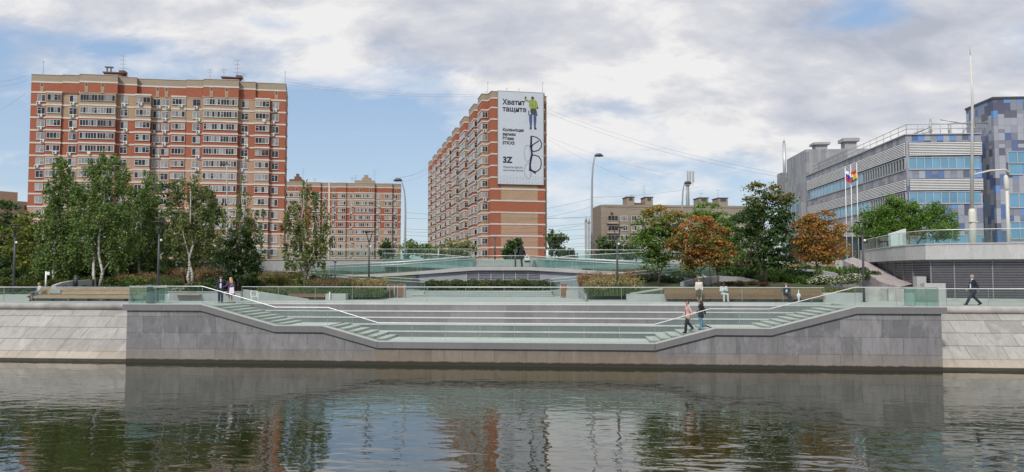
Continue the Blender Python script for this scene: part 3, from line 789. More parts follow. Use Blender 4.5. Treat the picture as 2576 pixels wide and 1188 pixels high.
# end wall: red corner strips, beige middle low down
xl, xr = LC * .185, LC * .865
for k in range(14):
    za, zb_ = (z1 - FH * (k + 1), z1 - FH * k) if k < 13 else (-.5, z1 - FH * 13)
    for xa, xb, key in ((0, xl, 'red'), (xl, xr, 'red' if k == 8 else ('beige' if k != 7 else 'beige')), (xr, LC, 'red')):
        b.face([(xa, 0, za), (xb, 0, za), (xb, 0, zb_), (xa, 0, zb_)], WI[key if not (key == 'beige' and k > 9) else 'pink'])
bands(b, fC, [z1 - FH * k - .1 for k in range(14)] + [z1 + 2.2], .34, .08); bands(b, fC, [z1 + 4.0], .12, .1)
b.face([(p[0], p[1], z1 + 3.7) for p in fC], WI['para'])
b.build('wall', [M[k] for k in WALL], blkC)
restC = MB(); cnt = 0
for k in range(13):
    for bi, (a_, c_, e_) in enumerate(bays):
        zz_ = z1 - FH * k - 1.15; L = c_ - a_
        # a bay's glazing turns the corner: one part, front pane and side panes
        key = ('C', bi)
        if key not in WTYPES:
            fr = []
            for s_ in range(3):
                wb = MB()
                f_ = window_mesh('t', BP - .5, 1.3, 2, seed=s_, cas=s_ % 2, glassm='pane_dark'); sd_ = window_mesh('t', L - .5, 1.3, max(3, int(L / .9)), seed=s_ + 5, glassm='pane_dark')
                ang = math.atan2(edir[1], edir[0])
                p_ = onface(a_ - .02, BP / 2 + .08); merge(wb, f_, Matrix.Translation((p_[0], p_[1], 0)) @ Matrix.Rotation(ang - R(90), 4, 'Z'), None)
                p_ = onface((a_ + c_) / 2, BP + .02); merge(wb, sd_, Matrix.Translation((p_[0], p_[1], 0)) @ Matrix.Rotation(ang + R(180), 4, 'Z'), None)
                # the flat window between two bays
                fl = window_mesh('t', 1.5, 1.4, 2, seed=s_ + 8); p_ = onface((c_ + .8 + e_) / 2, .12); merge(wb, fl, Matrix.Translation((p_[0], p_[1], 0)) @ Matrix.Rotation(ang + R(180), 4, 'Z'), None)
                fr.append(wb.mesh('bay_window', [M['frame'], M['pane_dark']]))
            WTYPES[key] = fr
        me = WTYPES[key][rng.randrange(3)]
        if bi < 7: put('bay_window', me, blkC, (0, 0, zz_)); cnt += 1
        else: merge(restC, me, Matrix.Translation((0, 0, zz_)), None)
        if rng.random() < .3 and bi < 7:
            p_ = onface(a_ - .03, BP * .6); put('air_conditioner', AC, blkC, (p_[0], p_[1], zz_ - 1.2), math.atan2(edir[1], edir[0]) - R(90))
        if False: pass
for i in range(4):
    for k in range(13): merge(restC, window_mesh('t', 3, 1.3, 4) if k == 0 and i == 0 else WTYPES[('A', 'b5', round(uA(497, 1.0) - uA(372, 1.0) - .14, 1), False)][k % 4], Matrix.Translation((LC + 1.11, 5 + 12 * i, z1 - FH * k - 1.15)) @ Matrix.Rotation(R(90), 4, 'Z'), None)
restC.build('windows', [M['frame'], M['pane_dark']], blkC)['kind'] = 'stuff'
for x, y, h in ((-.5, 2, 3.0), (4.0, 1, 1.6), (7.0, 1, 1.5), (LC - .4, .4, 3.2)): antenna(blkC, x, y, z1 + 3.7, h, 1, .2)
for u in (us[0], us[2], us[4]): 
    p_ = onface(u - 1, -1); antenna(blkC, p_[0], p_[1], z1 + 3.7, 3.2, 1, .2)

# ---- beige block right of the middle
D0 = pt(1513, 687, 214); D1 = pt(1925, 687, 219)
angD = math.atan2(D1.y - D0.y, D1.x - D0.x); LD = (D1 - D0).length
blkD = empty('apartment_block', (D0.x, D0.y, ZG), angD, 'low beige apartment block with lift huts on its flat roof behind the maples', 'apartment building')
M['bei2'] = brick('worn_beige_brick', (.325, .275, .225), (.29, .245, .20), (.23, .195, .16), .6, .2, .3)
M['pan2'] = brick('balcony_panel', (.40, .34, .27), (.36, .30, .24), (.3, .25, .2), 3.2, 2.8, .25)
def uD(r6): return line_u((1700 + r6 / 2.2843) * .84348, D0, D1)
zt = 25.3 - ZG; zr1 = 21.3 - ZG
b = MB(); b.box(0, LD, 0, 13, -.5, zt - .6)
b.prism([(uD(245), -.12), (LD, -.12), (LD, 13), (0, 13), (0, 3), (uD(232), -.12)][:5] + [(0, 1.2)], zt - .6, zt)
for a in (287, 507, 720, 801, 930): b.box(uD(a) - .35, uD(a) + .35, -.17, -.122, zt - 2.9, zt - 2.2, 1)
for k in range(6): b.box(0, LD, -.04, .0, zr1 + 1.45 - FH * k, zr1 + 1.53 - FH * k, 2)
b.build('wall', [M['bei2'], M['dark'], M['pan2']], blkD)
for k in range(6):
    for a, c, ty in ((255, 325, 'b3'), (347, 395, 'w3'), (415, 485, 'b4'), (497, 525, 'w2'), (560, 640, 'b4'), (700, 765, 'b4'), (785, 815, 'w2'), (850, 900, 'w3'), (920, 1000, 'b4'), (1060, 1120, 'b4'), (1150, 1190, 'w3'), (1215, 1290, 'b4')):
        ua, ub = uD(a), uD(c); wd = round(ub - ua - .2, 1); n = int(ty[1]); out = 0
        if ty[0] == 'b' and k < 6:
            p_ = MB(); p_.box(ua - .15, ub + .15, -1.0, -.05, zr1 - FH * k - 1.55, zr1 - FH * k - .68); p_.build('balcony', M['pan2'], blkD); out = .95
        put('window', wtype(('D', ty, wd), wd, 1.35, n, frame='frame' if (a * 7 + k) % 3 else 'gframe', t=.09)[rng.randrange(4)], blkD, ((ua + ub) / 2, -out - .02, zr1 - FH * k))
for a, c in ((410, 462), (538, 590), (912, 975), (1045, 1110)):
    v_ = MB(); v_.box(uD(a), uD(c), 3, 8, zt, zt + 2.55); v_.box(uD(a) - .2, uD(c) + .2, 2.8, 8.2, zt + 2.55, zt + 2.7, 1); v_.box(uD(a) + .6, uD(c) - .6, 2.9, 3, zt + 1.6, zt + 2.3, 1); v_.build('lift_hut', [M['bei2'], M['dark']], blkD)
for a, c, y in ((465, 535, 1.6), (980, 1042, 1.9)):
    v_ = MB(); v_.box(uD(a) + .3, uD(c) - .3, 4, 7, zt, zt + 1.0); v_.build('roof_plant', M['rust'], blkD)
for a, h in ((455, 3.5), (542, 6.2), (940, 4.2), (1060, 5.2)): antenna(blkD, uD(a), 5, zt, h, 3 if h > 6 else 1, .6)
# lattice mast on the roof
v_ = MB()
mx0, mx1 = uD(842), uD(858); mw = mx1 - mx0
for x in (mx0, mx1):
    for y in (5, 5 + mw): v_.tube([(x, y, zt), (x, y, zt + 6.6)], .09, 5)
for i in range(11):
    za = zt + i * .6
    v_.tube([(mx0, 5, za), (mx1, 5, za + .6)], .06, 4); v_.tube([(mx1, 5, za), (mx0, 5, za + .6)], .06, 4); v_.tube([(mx0, 5, za), (mx1, 5, za)], .06, 4)
v_.box(mx0 - .4, mx1 + .4, 4.6, 5.6 + mw, zt + 6.6, zt + 7.1)
v_.build('lattice_mast', M['post'], blkD)
for dx_ in (-.9, -.1, .8):
    v_ = MB(); v_.box(mx0 + .8 + dx_, mx0 + 1.25 + dx_, 4.2, 4.6, zt + 7.3, zt + 10.6); v_.tube([(mx0 + 1 + dx_, 4.8, zt + 6.2), (mx0 + 1 + dx_, 4.8, zt + 10.9)], .06, 5); v_.build('panel_antenna', M['conc'], blkD)
# pale block at the far left edge
E0 = pt(-30, 687, 230); E1 = pt(60, 687, 238)
blkE = empty('apartment_block', (E0.x, E0.y, ZG), math.atan2(E1.y - E0.y, E1.x - E0.x), 'pale distant apartment block at the far left edge, mostly hidden by trees', 'apartment building')
b = MB(); b.box(-10, (E1 - E0).length * .75, 0, 10, -.5, 31.2 - ZG); b.box((E1 - E0).length * .75, (E1 - E0).length + 3, 1, 10, -.5, 28.5 - ZG); b.build('wall', M['pink'], blkE)
for k in range(4):
    for x in (1, 4.2, 7.4, 10.5): put('window', wtype(('E', 'w2', 1.5), 1.5, 1.5, 2, frame='gframe')[k % 4], blkE, (x, (-.02 if x < 8.4 else .98), 26.5 - ZG - FH * k))

# ---- the advertisement: a printed sheet in a frame, hung on the end wall
bx0 = line_u(1252, G0, G1); bx1 = line_u(1366.5, G0, G1)
zbt = ZC + (687 - 225.5) / F * 177.3; zbb = ZC + (687 - 462) / F * 177.3
bw, bh = bx1 - bx0, zbt - zbb
bl = pt(1252, 687, 177.3)
bb_ = empty('billboard', (G0 + exC * bx0 - eyC * .35).to_tuple()[:2] + (zbb,), angC, 'huge white wall advertisement with a climber and dark blue spectacles', 'billboard')
M['sheet'] = mat('printed_sheet', (.50, .54, .60), .6, .05, .15); M['ink'] = mat('black_ink', (.02, .022, .03), .6, .1, 1); M['inkb'] = mat('navy_ink', (.008, .012, .05), .5, .1, 1)
M['inkg'] = mat('grey_ink', (.40, .45, .54), .6, .1, 1); M['inkl'] = mat('lime_ink', (.25, .31, .06), .6, .5, 2.2); M['inkj'] = mat('denim_ink', (.05, .09, .20), .6, .6, 2); M['inks'] = mat('olive_ink', (.05, .06, .04), .6, .6, 3)
M['inkp'] = mat('pale_grey_ink', (.47, .52, .60), .6, .05, 1)
b = MB(); b.box(0, bw, -.08, .25, 0, bh); b.build('printed_sheet', M['sheet'], bb_)
b = MB(); 
for q_ in ((-.1, 0, -.1, bh + .1), (bw, bw + .1, -.1, bh + .1), (0, bw, -.1, 0), (0, bw, bh, bh + .1)): b.box(q_[0], q_[1], -.12, .25, q_[2], q_[3])
b.build('frame', M['post'], bb_)
def R7(x, y): return ((x - 57) / 521 * bw, (1140 - y) / 1070 * bh)           # ad layout: picture grid -> metres
def lettering(body, x, y, size, m='ink', wscale=1.0, bold=.0, name='lettering'):
    cu = bpy.data.curves.new('lettering', 'FONT'); cu.body = body; cu.size = size; cu.extrude = .01; cu.offset = bold
    tmp = bpy.data.objects.new('tmp', cu); COL.objects.link(tmp)
    dg = bpy.context.evaluated_depsgraph_get(); me = bpy.data.meshes.new_from_object(tmp.evaluated_get(dg))
    bpy.data.objects.remove(tmp); me.materials.clear(); me.materials.append(M[m])
    for v in me.vertices: v.co = Vector((x + v.co.x * wscale, -.1 - v.co.z, y + v.co.y))
    return put(name, me, bb_, (0, 0, 0))
def fit(body, x0, x1, ybase, capa, m='ink', bold=0.0):
    """lettering between x0 and x1 of the ad grid with capitals capa high"""
    px, py = R7(x0, ybase); h = capa / 1070 * bh; size = h / .70
    o = lettering(body, 0, 0, size, m, 1, bold); w0 = max(v.co.x for v in o.data.vertices); k = ((x1 - x0) / 521 * bw) / w0
    for v in o.data.vertices: v.co.x = v.co.x * k + px; v.co.z += py
    return o
fit('Хватит', 107, 366, 222, 58, 'ink', .05); fit('тащите', 107, 383, 302, 58, 'ink', .05)
fit('Колеwпция', 107, 350, 532, 34, 'ink', .035); fit('вилsан', 107, 257, 582, 34, 'ink', .035); fit('ВЗава', 107, 236, 632, 34, 'ink', .035); fit('STKXS', 107, 244, 684, 34, 'ink', .035)
fit('3Z', 110, 222, 895, 66, 'ink', .09); fit('Премтои зросез', 114, 336, 958, 24, 'ink'); fit('орекпосво Sкosта', 114, 342, 992, 20, 'ink')
fit('Н Д Е Н Е Н Н Ы Й Р Е В Н Е', 72, 572, 1085, 44, 'inkp'); fit('В С Я К И Л О П Е Р Е С И О', 72, 572, 1130, 34, 'inkp')
def flat(name, polys, m, y=-.1, each=False):
    if each:
        for pl in polys: flat(name, [pl], m, y)
        return
    b = MB()
    for pl in polys:
        p2 = [R7(*p) for p in pl]; b.yprism(p2, y - .012, y)
    return b.build(name, M[m], bb_)
def stroke(pts, wd, closed=False):
    out = []
    k = len(pts)
    for i in range(k if closed else k - 1):
        a, c = Vector(pts[i]), Vector(pts[(i + 1) % k]); d = (c - a); L = d.length
        if L < 1e-6: continue
        d /= L; nn = Vector((-d.y, d.x)) * wd / 2; e = d * wd * .25
        out.append([tuple(a - e + nn), tuple(c + e + nn), tuple(c + e - nn), tuple(a - e - nn)])
    return out
def arc(cx_, cy_, rx_, ry_, a0, a1, n=22): return [(cx_ + rx_ * math.cos(R(a0 + (a1 - a0) * i / n)), cy_ + ry_ * math.sin(R(a0 + (a1 - a0) * i / n))) for i in range(n + 1)]
lens1 = [(433, 600), (445, 578), (500, 592), (540, 622), (558, 662), (552, 705), (520, 742), (470, 757), (440, 745), (428, 700)]
lens2 = [(440, 800), (480, 800), (525, 815), (548, 850), (553, 905), (540, 955), (505, 985), (460, 990), (430, 965), (425, 900)]
flat('printed_spectacles', stroke(lens1, 11, True) + stroke(lens2, 11, True) + stroke([(437, 585), (436, 700), (446, 790), (424, 900), (420, 975), (455, 985), (485, 1008)], 20) + stroke([(432, 730), (455, 680), (525, 630)], 11), 'inkb', -.104)
flat('printed_shadow', stroke(arc(395, 780, 38, 95, 0, 360), 11) + stroke(arc(400, 985, 42, 90, 0, 360), 11) + stroke([(420, 690), (425, 1060)], 14), 'inkg', -.09)
flat('printed_shadow', [[(372, 262), (412, 240), (420, 330), (400, 405), (352, 428)], [(385, 430), (420, 440), (470, 520), (455, 545), (420, 520)]], 'inkp', -.088)
flat('printed_climber', [[(412, 168), (440, 152), (478, 152), (505, 175), (516, 235), (505, 262), (432, 268), (412, 235)], [(365, 150), (408, 160), (416, 182), (396, 182), (362, 168)]], 'inkl', -.106, True)
flat('printed_climber', [[(430, 258), (490, 255), (502, 290), (486, 330), (440, 330), (425, 295)], [(362, 125), (376, 118), (384, 132), (372, 152), (362, 150)], [(505, 235), (520, 238), (520, 255), (500, 258)]] + [arc(453, 134, 17, 18, 0, 340, 12)], 'inks', -.112, True)
flat('printed_climber', [[(412, 325), (450, 325), (448, 400), (441, 480), (424, 480), (414, 400)], [(462, 325), (497, 325), (496, 400), (488, 482), (470, 482), (464, 400)], [(500, 285), (510, 330), (500, 345), (494, 320)], [(402, 280), (414, 282), (412, 340), (402, 330)]], 'inkj', -.110, True)
flat('printed_climber', [[(420, 478), (444, 480), (440, 502), (420, 502)], [(470, 478), (498, 480), (498, 500), (474, 500)]], 'ink', -.113, True)
# ------------------------------------------------------------------ patchwork office building on the right
def patchmat(name, w, h, tones, seed=0.0, rough=.45):
    t = NT(name); o = t.obj(); x, y, z = t.sep(o); u = t.math('ADD', x, y)
    iz = t.math('FLOOR', t.math('DIVIDE', z, h)); iu0 = t.math('FLOOR', t.math('DIVIDE', u, w))
    wn_ = t.add('ShaderNodeTexWhiteNoise', noise_dimensions='2D'); t.link(t.comb(t.math('ADD', iu0, seed), t.math('FLOOR', t.math('DIVIDE', t.math('ADD', z, t.math('MULTIPLY', t.math('MODULO', iu0, 3.0), h * .5)), h * 2))), wn_.inputs[0])
    wn2 = t.add('ShaderNodeTexWhiteNoise', noise_dimensions='2D'); t.link(t.comb(t.math('ADD', iu0, seed + 31), iz), wn2.inputs[0])
    r = t.math('FRACT', t.math('ADD', wn_.outputs[0], t.math('MULTIPLY', t.math('GREATER_THAN', wn2.outputs[0], .6), .37)))
    k = len(tones); c = t.ramp(r, [(i / k, cc) for i, cc in enumerate(tones)], 'CONSTANT')
    fu_ = t.math('FRACT', t.math('DIVIDE', u, w)); fz = t.math('FRACT', t.math('DIVIDE', z, h))
    j = t.math('MAXIMUM', t.math('GREATER_THAN', fu_, 1 - .025 / w), t.math('GREATER_THAN', fz, 1 - .025 / h))
    n = t.noise(o, .5, 5, .6); c = t.mix(t.maprange(n, .35, .7, 0, .22), c, (.2, .2, .22))
    t.color(t.mix(t.math('MULTIPLY', j, .6), c, (.06, .06, .07))); t.rough(rough); return t.m
G_ = [(.235, .235, .245), (.185, .185, .20), (.29, .285, .29), (.20, .205, .225), (.115, .115, .135), (.245, .25, .265)]
M['patch'] = patchmat('patchwork_cladding', .72, .9, [(0.324, 0.342, 0.400), (0.238, 0.251, 0.306), (0.085, 0.165, 0.36), (0.367, 0.382, 0.438), (0.108, 0.114, 0.163), (0.281, 0.302, 0.362), (0.130, 0.268, 0.575), (0.205, 0.217, 0.269), (0.335, 0.353, 0.413), (0.081, 0.091, 0.144), (0.292, 0.308, 0.362), (0.184, 0.205, 0.275), (0.09, 0.14, 0.28), (0.356, 0.376, 0.425)])
M['patchg'] = patchmat('grey_cladding', .72, 1.8, [(.30, .305, .315), (.22, .225, .24), (.34, .34, .345), (.25, .255, .27), (.29, .30, .32)], 5)
M['patchl'] = patchmat('lavender_cladding', .9, .9, [(.30, .30, .32), (.24, .24, .265), (.35, .35, .37), (.20, .20, .24), (.28, .28, .31), (.33, .33, .35), (.17, .18, .24), (.26, .26, .28)], 3)
def bluepane(name, c, rough=.05):
    t = NT(name); g = t.add('ShaderNodeNewGeometry'); o = t.obj()
    c1 = t.mix(t.math('MULTIPLY', g.outputs['Random Per Island'], .6), c, vary(c, .55)); n = t.noise(o, .25, 3)
    t.color(t.mix(t.maprange(n, .4, .7, 0, .4), c1, vary(c, 1.5))); t.rough(rough); t.b.inputs['Metallic'].default_value = .35; t.b.inputs['Specular IOR Level'].default_value = .8
    return t.m
M['bluep'] = bluepane('blue_glazing', (.16, .36, .52)); M['darkp'] = bluepane('dark_green_glazing', (.035, .055, .06)); M['skyp'] = bluepane('pale_blue_glazing', (.20, .42, .55))
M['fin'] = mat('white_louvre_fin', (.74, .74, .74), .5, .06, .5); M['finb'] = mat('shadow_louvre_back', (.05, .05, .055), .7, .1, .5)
M['mull'] = mat('aluminium_mullion', (.46, .48, .50), .4, .05, 1, metal=.4)
O0 = pt(2287, 687, 88.5)                       # the corner where the two main fronts meet
ob = empty('office_building', (O0.x, O0.y, ZG), 0, 'modern grey and blue patchwork office building with white louvre bands and ribbon windows', 'office building')
def zO(py): return ZC + (687 - py) / F * 88.5 - ZG          # heights read at the corner
def oX(px): return XatY(px, O0.y) - O0.x                    # along the river front
def oY(px):                                                  # along the receding front (plane x = 0)
    w_ = ray(px, 687); k = O0.x / w_.x; return w_.y * k - O0.y
xr1 = oX(2478); yb = oY(2032)
ytop = zO(337.8)
# body
b = MB(); b.box(.07, xr1, 0, yb, -.5, ytop - .02); b.build('wall', M['patch'], ob)
b = MB(); b.box(0, .069, .004, yb, -.5, ytop - .02); b.build('wall', M['patchl'], ob)
def louvre(x0, x1, y0, y1, z0, z1_, n, axis):
    b = MB(); dz_ = (z1_ - z0) / n
    if axis == 'x':
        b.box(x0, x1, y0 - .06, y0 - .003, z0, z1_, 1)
        for i in range(n): b.box(x0, x1, y0 - .22, y0 - .062, z0 + dz_ * i + dz_ * .1, z0 + dz_ * i + dz_ * .62)
    else:
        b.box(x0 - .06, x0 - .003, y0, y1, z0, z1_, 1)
        for i in range(n): b.box(x0 - .22, x0 - .062, y0, y1, z0 + dz_ * i + dz_ * .1, z0 + dz_ * i + dz_ * .62)
    return b.build('louvre_band', [M['fin'], M['finb']], ob)
def ribbon(x0, x1, y0, y1, z0, z1_, n, axis, gm):
    b = MB()
    for i in range(n):
        if axis == 'x':
            a, c = x0 + (x1 - x0) * i / n, x0 + (x1 - x0) * (i + 1) / n
            b.face([(a + .04, y0 - .03, z0), (c - .04, y0 - .03, z0), (c - .04, y0 - .03, z1_), (a + .04, y0 - .03, z1_)], 1); b.box(a - .05, a + .05, y0 - .09, y0 - .003, z0, z1_)
        else:
            a, c = y0 + (y1 - y0) * i / n, y0 + (y1 - y0) * (i + 1) / n
            b.face([(x0 - .03, c - .04, z0), (x0 - .03, a + .04, z0), (x0 - .03, a + .04, z1_), (x0 - .03, c - .04, z1_)], 1); b.box(x0 - .14, x0 - .003, a - .06, a + .06, z0, z1_)
    if axis == 'x': b.box(x0, x1, y0 - .1, y0 - .003, z0 - .14, z0 - .005); b.box(x0, x1, y0 - .1, y0 - .003, z1_ + .005, z1_ + .1)
    else: b.box(x0 - .1, x0 - .003, y0, y1, z0 - .14, z0 - .005); b.box(x0 - .1, x0 - .003, y0, y1, z1_ + .005, z1_ + .1)
    return b.build('ribbon_window', [M['mull'], gm], ob)
zA = [zO(p) for p in (357, 391, 394, 424, 450, 479, 480, 511)]
for x0, x1, y0, y1, ax in ((.3, xr1, 0, 0, 'x'), (0, 0, 0, yb - 1.2, 'y')):
    louvre(x0, x1, y0, y1, zA[1], zA[0], 8, ax); louvre(x0, x1, y0, y1, zA[5], zA[4], 7, ax)
ribbon(.25, xr1 - .2, 0, 0, zA[3], zA[2] - .15, 9, 'x', M['bluep']); ribbon(.25, xr1 - .2, 0, 0, zA[7], zA[6] - .2, 9, 'x', M['bluep'])
ribbon(.25, xr1 - .2, 0, 0, .4, 3.0, 9, 'x', M['bluep'])
ym = oY(2178)
ribbon(0, 0, .15, ym, zA[3], zA[2] - .15, 16, 'y', M['darkp']); ribbon(0, 0, ym + .2, yb - 1.3, zA[3], zA[2] - .15, 16, 'y', M['skyp'])
ribbon(0, 0, .15, ym * .8, zA[7], zA[6] - .2, 14, 'y', M['darkp']); ribbon(0, 0, ym * .8 + .2, yb - 1.3, zA[7], zA[6] - .2, 18, 'y', M['skyp'])
louvre(0, 0, 0, yb - 1.2, zA[7] - 2.2, zA[7] - .9, 8, 'y')
ribbon(0, 0, .15, yb - 1.3, .6, 2.6, 30, 'y', M['darkp'])
b = MB(); b.box(-.16, xr1, -.16, yb, ytop, ytop + .12); b.build('roof_edge', M['mull'], ob)
# roof terrace railings and the frame on the roof
b = MB()
for pts_ in ([(.2, yb - 3, ytop + 1.3), (.2, .2, ytop + 1.3), (xr1 + .5, .2, ytop + 1.3)], [(.2, yb - 3, ytop + .75), (.2, .2, ytop + .75), (xr1 + .5, .2, ytop + .75)]): b.tube(pts_, .04, 5)
yy = .2
while yy < yb - 3: b.tube([(.2, yy, ytop), (.2, yy, ytop + 1.3)], .03, 4); yy += 2.2
for i in range(8): b.tube([(.2 + i * 1.3, .2, ytop), (.2 + i * 1.3, .2, ytop + 1.3)], .03, 4)
b.build('roof_railing', M['post'], ob)
b = MB(); x5, x8 = oX(2372), oX(2420); hh = zO(302)
b.tube([(x5, 2, ytop), (x5, 2, hh + .6)], .12, 6); b.tube([(x8, 2, ytop), (x8, 2, hh)], .16, 6); b.tube([(x5, 2, hh), (xr1 + 2, 2, hh)], .1, 6)
b.tube([(x8 - 1, 2, hh + .5), (xr1 + .5, 2, ytop + 1.4)], .07, 5); b.tube([(x8 + 1.2, 2, ytop), (xr1, 2, ytop + 2)], .07, 5)
b.tube([(1.2, 6, ytop + .1), (x5, 2.2, hh - .3)], .12, 6); b.tube([(3, 6, ytop + .1), (x5, 2.2, hh - 1.3)], .05, 5); b.tube([(1.2, 5.6, ytop + .2), (x5 + .3, 2.2, ytop + .9)], .08, 5)
for k in range(5):
    f_ = k / 5; b.tube([(1.2 + (x5 - 1.2) * f_, 6 - 3.8 * f_, ytop), (1.2 + (x5 - 1.2) * f_, 6 - 3.8 * f_, ytop + (hh - ytop) * f_)], .06, 5)
b.build('roof_frame', M['dark2'] if 'dark2' in M else M['post'], ob)
# low rear wing at the left end, plant rooms on the roof
zW = zO(474) + (0); yw0 = yb; yw1 = oY(1978)
zw = ZC + (687 - 445) / F * 127 - ZG
yw1 = min(yw1, yb + 40)
b = MB(); b.box(-.8, 14, yb + .02, yb + (yw1 - yb) * .55, -.5, ytop - 1.0); b.build('rear_wing', M['patchg'], ob)
b = MB(); b.box(-.8, 14, yb + (yw1 - yb) * .55 + .02, yw1, -.5, ytop - 2.6); b.build('rear_wing', M['patchg'], ob)
print('wing', yb, yw1)
for k in range(3):
    bb2 = MB()
    for i in range(int((yw1 - yb - 2) / 2.2)):
        ya = yb + 1.5 + i * 2.2
        bb2.face([(-.84, ya + 1.9, 2 + k * 3.6), (-.84, ya, 2 + k * 3.6), (-.84, ya, 4.6 + k * 3.6), (-.84, ya + 1.9, 4.6 + k * 3.6)], 1); bb2.box(-.9, -.803, ya + 1.9, ya + 2.2, 1.9 + k * 3.6, 4.7 + k * 3.6)
    bb2.build('ribbon_window', [M['mull'], M['skyp']], ob)
b = MB(); b.box(2, 12, yb - 14, yb - 1, ytop + .12, ytop + 2.4); b.build('plant_room', M['concd'], ob)
b = MB(); b.box(1, 12, yb + 3, yb + 15, ytop - 1.5, ytop + 5.2); b.box(.5, 3, yb + 17, yb + 20, ytop - 1.5, ytop + 3); b.build('plant_room', M['patchg'], ob)
for dx_, hh2 in ((3, 1.6), (8, 2.4)):
    b = MB(); b.box(dx_, dx_ + 2, yb + 4, yb + 6, ytop + 5.2, ytop + 5.2 + hh2 * .6); b.box(dx_ - .4, dx_ + 2.4, yb + 3.6, yb + 6.4, ytop + 5.2 + hh2 * .6, ytop + 5.2 + hh2 * .85); b.build('roof_vent', M['concd'], ob)
b = MB(); b.tube([(1.4, yb + 18, ytop), (1.4, yb + 18, ytop + 9)], .3, 8); b.tube([(1.4, yb + 18, ytop + 9), (1.4, yb + 18, ytop + 9.8)], [.25, .05], 8); b.build('flue', M['mull'], ob)
# taller patchwork tower
TX0 = oX(2470); TX1 = TX0 + 34; ttop = ZC + (687 - 266) / F * 92.5 - ZG; ty = 3.2
xL = XatY(2447, O0.y + 4.2) - O0.x
TXc = XatY(2512, O0.y + .6) - O0.x
b = MB(); b.prism([(TXc, .6), (TX1, .6), (TX1, 6.8), (TXc, 6.8)], -.5, ttop); b.build('tower', M['patch'], ob)
b = MB(); b.prism([(TXc - .1, .5), (TX1, .5), (TX1, 6.9), (TXc - .1, 6.9)], ttop + .003, ttop + .25); b.build('roof_edge', M['dark'], ob)
def winrect(px0, px1, py0, py1, n):
    x0, x1 = XatY(px0, O0.y + .6) - O0.x, XatY(px1, O0.y + .6) - O0.x
    d_ = (O0 + Vector((x0, .6, 0))).dot(HF); z0, z1_ = ZC + (687 - py1) / F * d_ - ZG, ZC + (687 - py0) / F * d_ - ZG
    ribbon(x0, x1, .6, 0, z0, z1_, n, 'x', M['bluep'])
winrect(2544, 2640, 381, 408, 4); winrect(2546, 2582, 412, 437, 1); winrect(2545, 2640, 487, 521, 4); winrect(2545, 2640, 560, 600, 4)
# low glazed pavilion at the foot of the office block (seen between the maple and the drum)
p0 = pt(2128, 687, 95); p1 = pt(2240, 687, 95)
pv = empty('pavilion', (p0.x, p0.y, ZG), YAW, 'low grey pavilion with a flat roof behind the drum railing', 'pavilion')
b = MB(); b.box(-5, 6.5, 0, 6, -.2, 3.2); b.build('wall', M['darkp'], pv); b = MB(); b.box(-5.3, 7, -.6, 6.3, 3.2, 3.7); b.build('roof', M['concd'], pv)

# ------------------------------------------------------------------ flags
pole_px = [(2126, 421), (2140, 417), (2155, 412)]
M['flagw'] = mat('white_flag_cloth', (.72, .72, .74), .8, .1, 2); M['flagb'] = mat('blue_flag_cloth', (.04, .07, .38), .8, .1, 2); M['flagr'] = mat('red_flag_cloth', (.55, .03, .03), .8, .1, 2)
M['flagy'] = mat('yellow_flag_cloth', (.72, .45, .02), .8, .15, 2); M['flagk'] = mat('dark_green_flag_cloth', (.03, .07, .04), .8, .1, 2)
FD = 80
def flag(name_label, px, py, mats_, L, drop, seed):
    p = pt(px, py, FD); b = MB(); nu, nv = 9, 6; r_ = random.Random(seed)
    for j in range(nv):
        for i in range(nu):
            f_ = i / (nu - 1)
            for_ = []
    def P_(i, j):
        f_ = i / nu; g_ = j / nv
        x = L * f_ * (.62 + .1 * math.sin(g_ * 3 + seed)); z = -g_ * 1.15 - drop * f_ * (1 - .25 * g_) ; y = .14 * math.sin(f_ * 9 + g_ * 2.2 + seed)
        return (x, y, z)
    for j in range(nv):
        for i in range(nu): b.face([P_(i, j + 1), P_(i + 1, j + 1), P_(i + 1, j), P_(i, j)], min(len(mats_) - 1, int(j * len(mats_) / nv)), True)
    o = b.build('flag', [M[m] for m in mats_], None, p); tag(o, name_label, 'flag', 'flags on the white poles'); return o
for i, (px, py) in enumerate(pole_px):
    p = pt(px, py, FD); o = MB(); h = p.z - ZG; o.tube([(0, 0, 0), (0, 0, h)], [.05, .034], 8); o.ball((0, 0, h + .04), .06, 6)
    e = o.build('flagpole', M['white'], None, (p.x, p.y, ZG)); tag(e, ('white flagpole carrying the white, blue and red flag', 'bare white flagpole between the two flagpoles with flags', 'white flagpole carrying the yellow flag')[i], 'flagpole', 'white flagpoles')
flag('white, blue and red striped flag hanging in folds from its white pole', 2127, 428, ['flagw', 'flagb', 'flagr'], 1.0, .45, 1)
o = flag('yellow, red and dark green flag hanging in folds from the rightmost of the three poles', 2154.4, 426, ['flagr', 'flagy', 'flagy', 'flagk'], -.9, .4, 2)
# ------------------------------------------------------------------ upper terrace, bridge and ramps
DB = 70.5
def at(px, py, d): return pt(px, py, d)
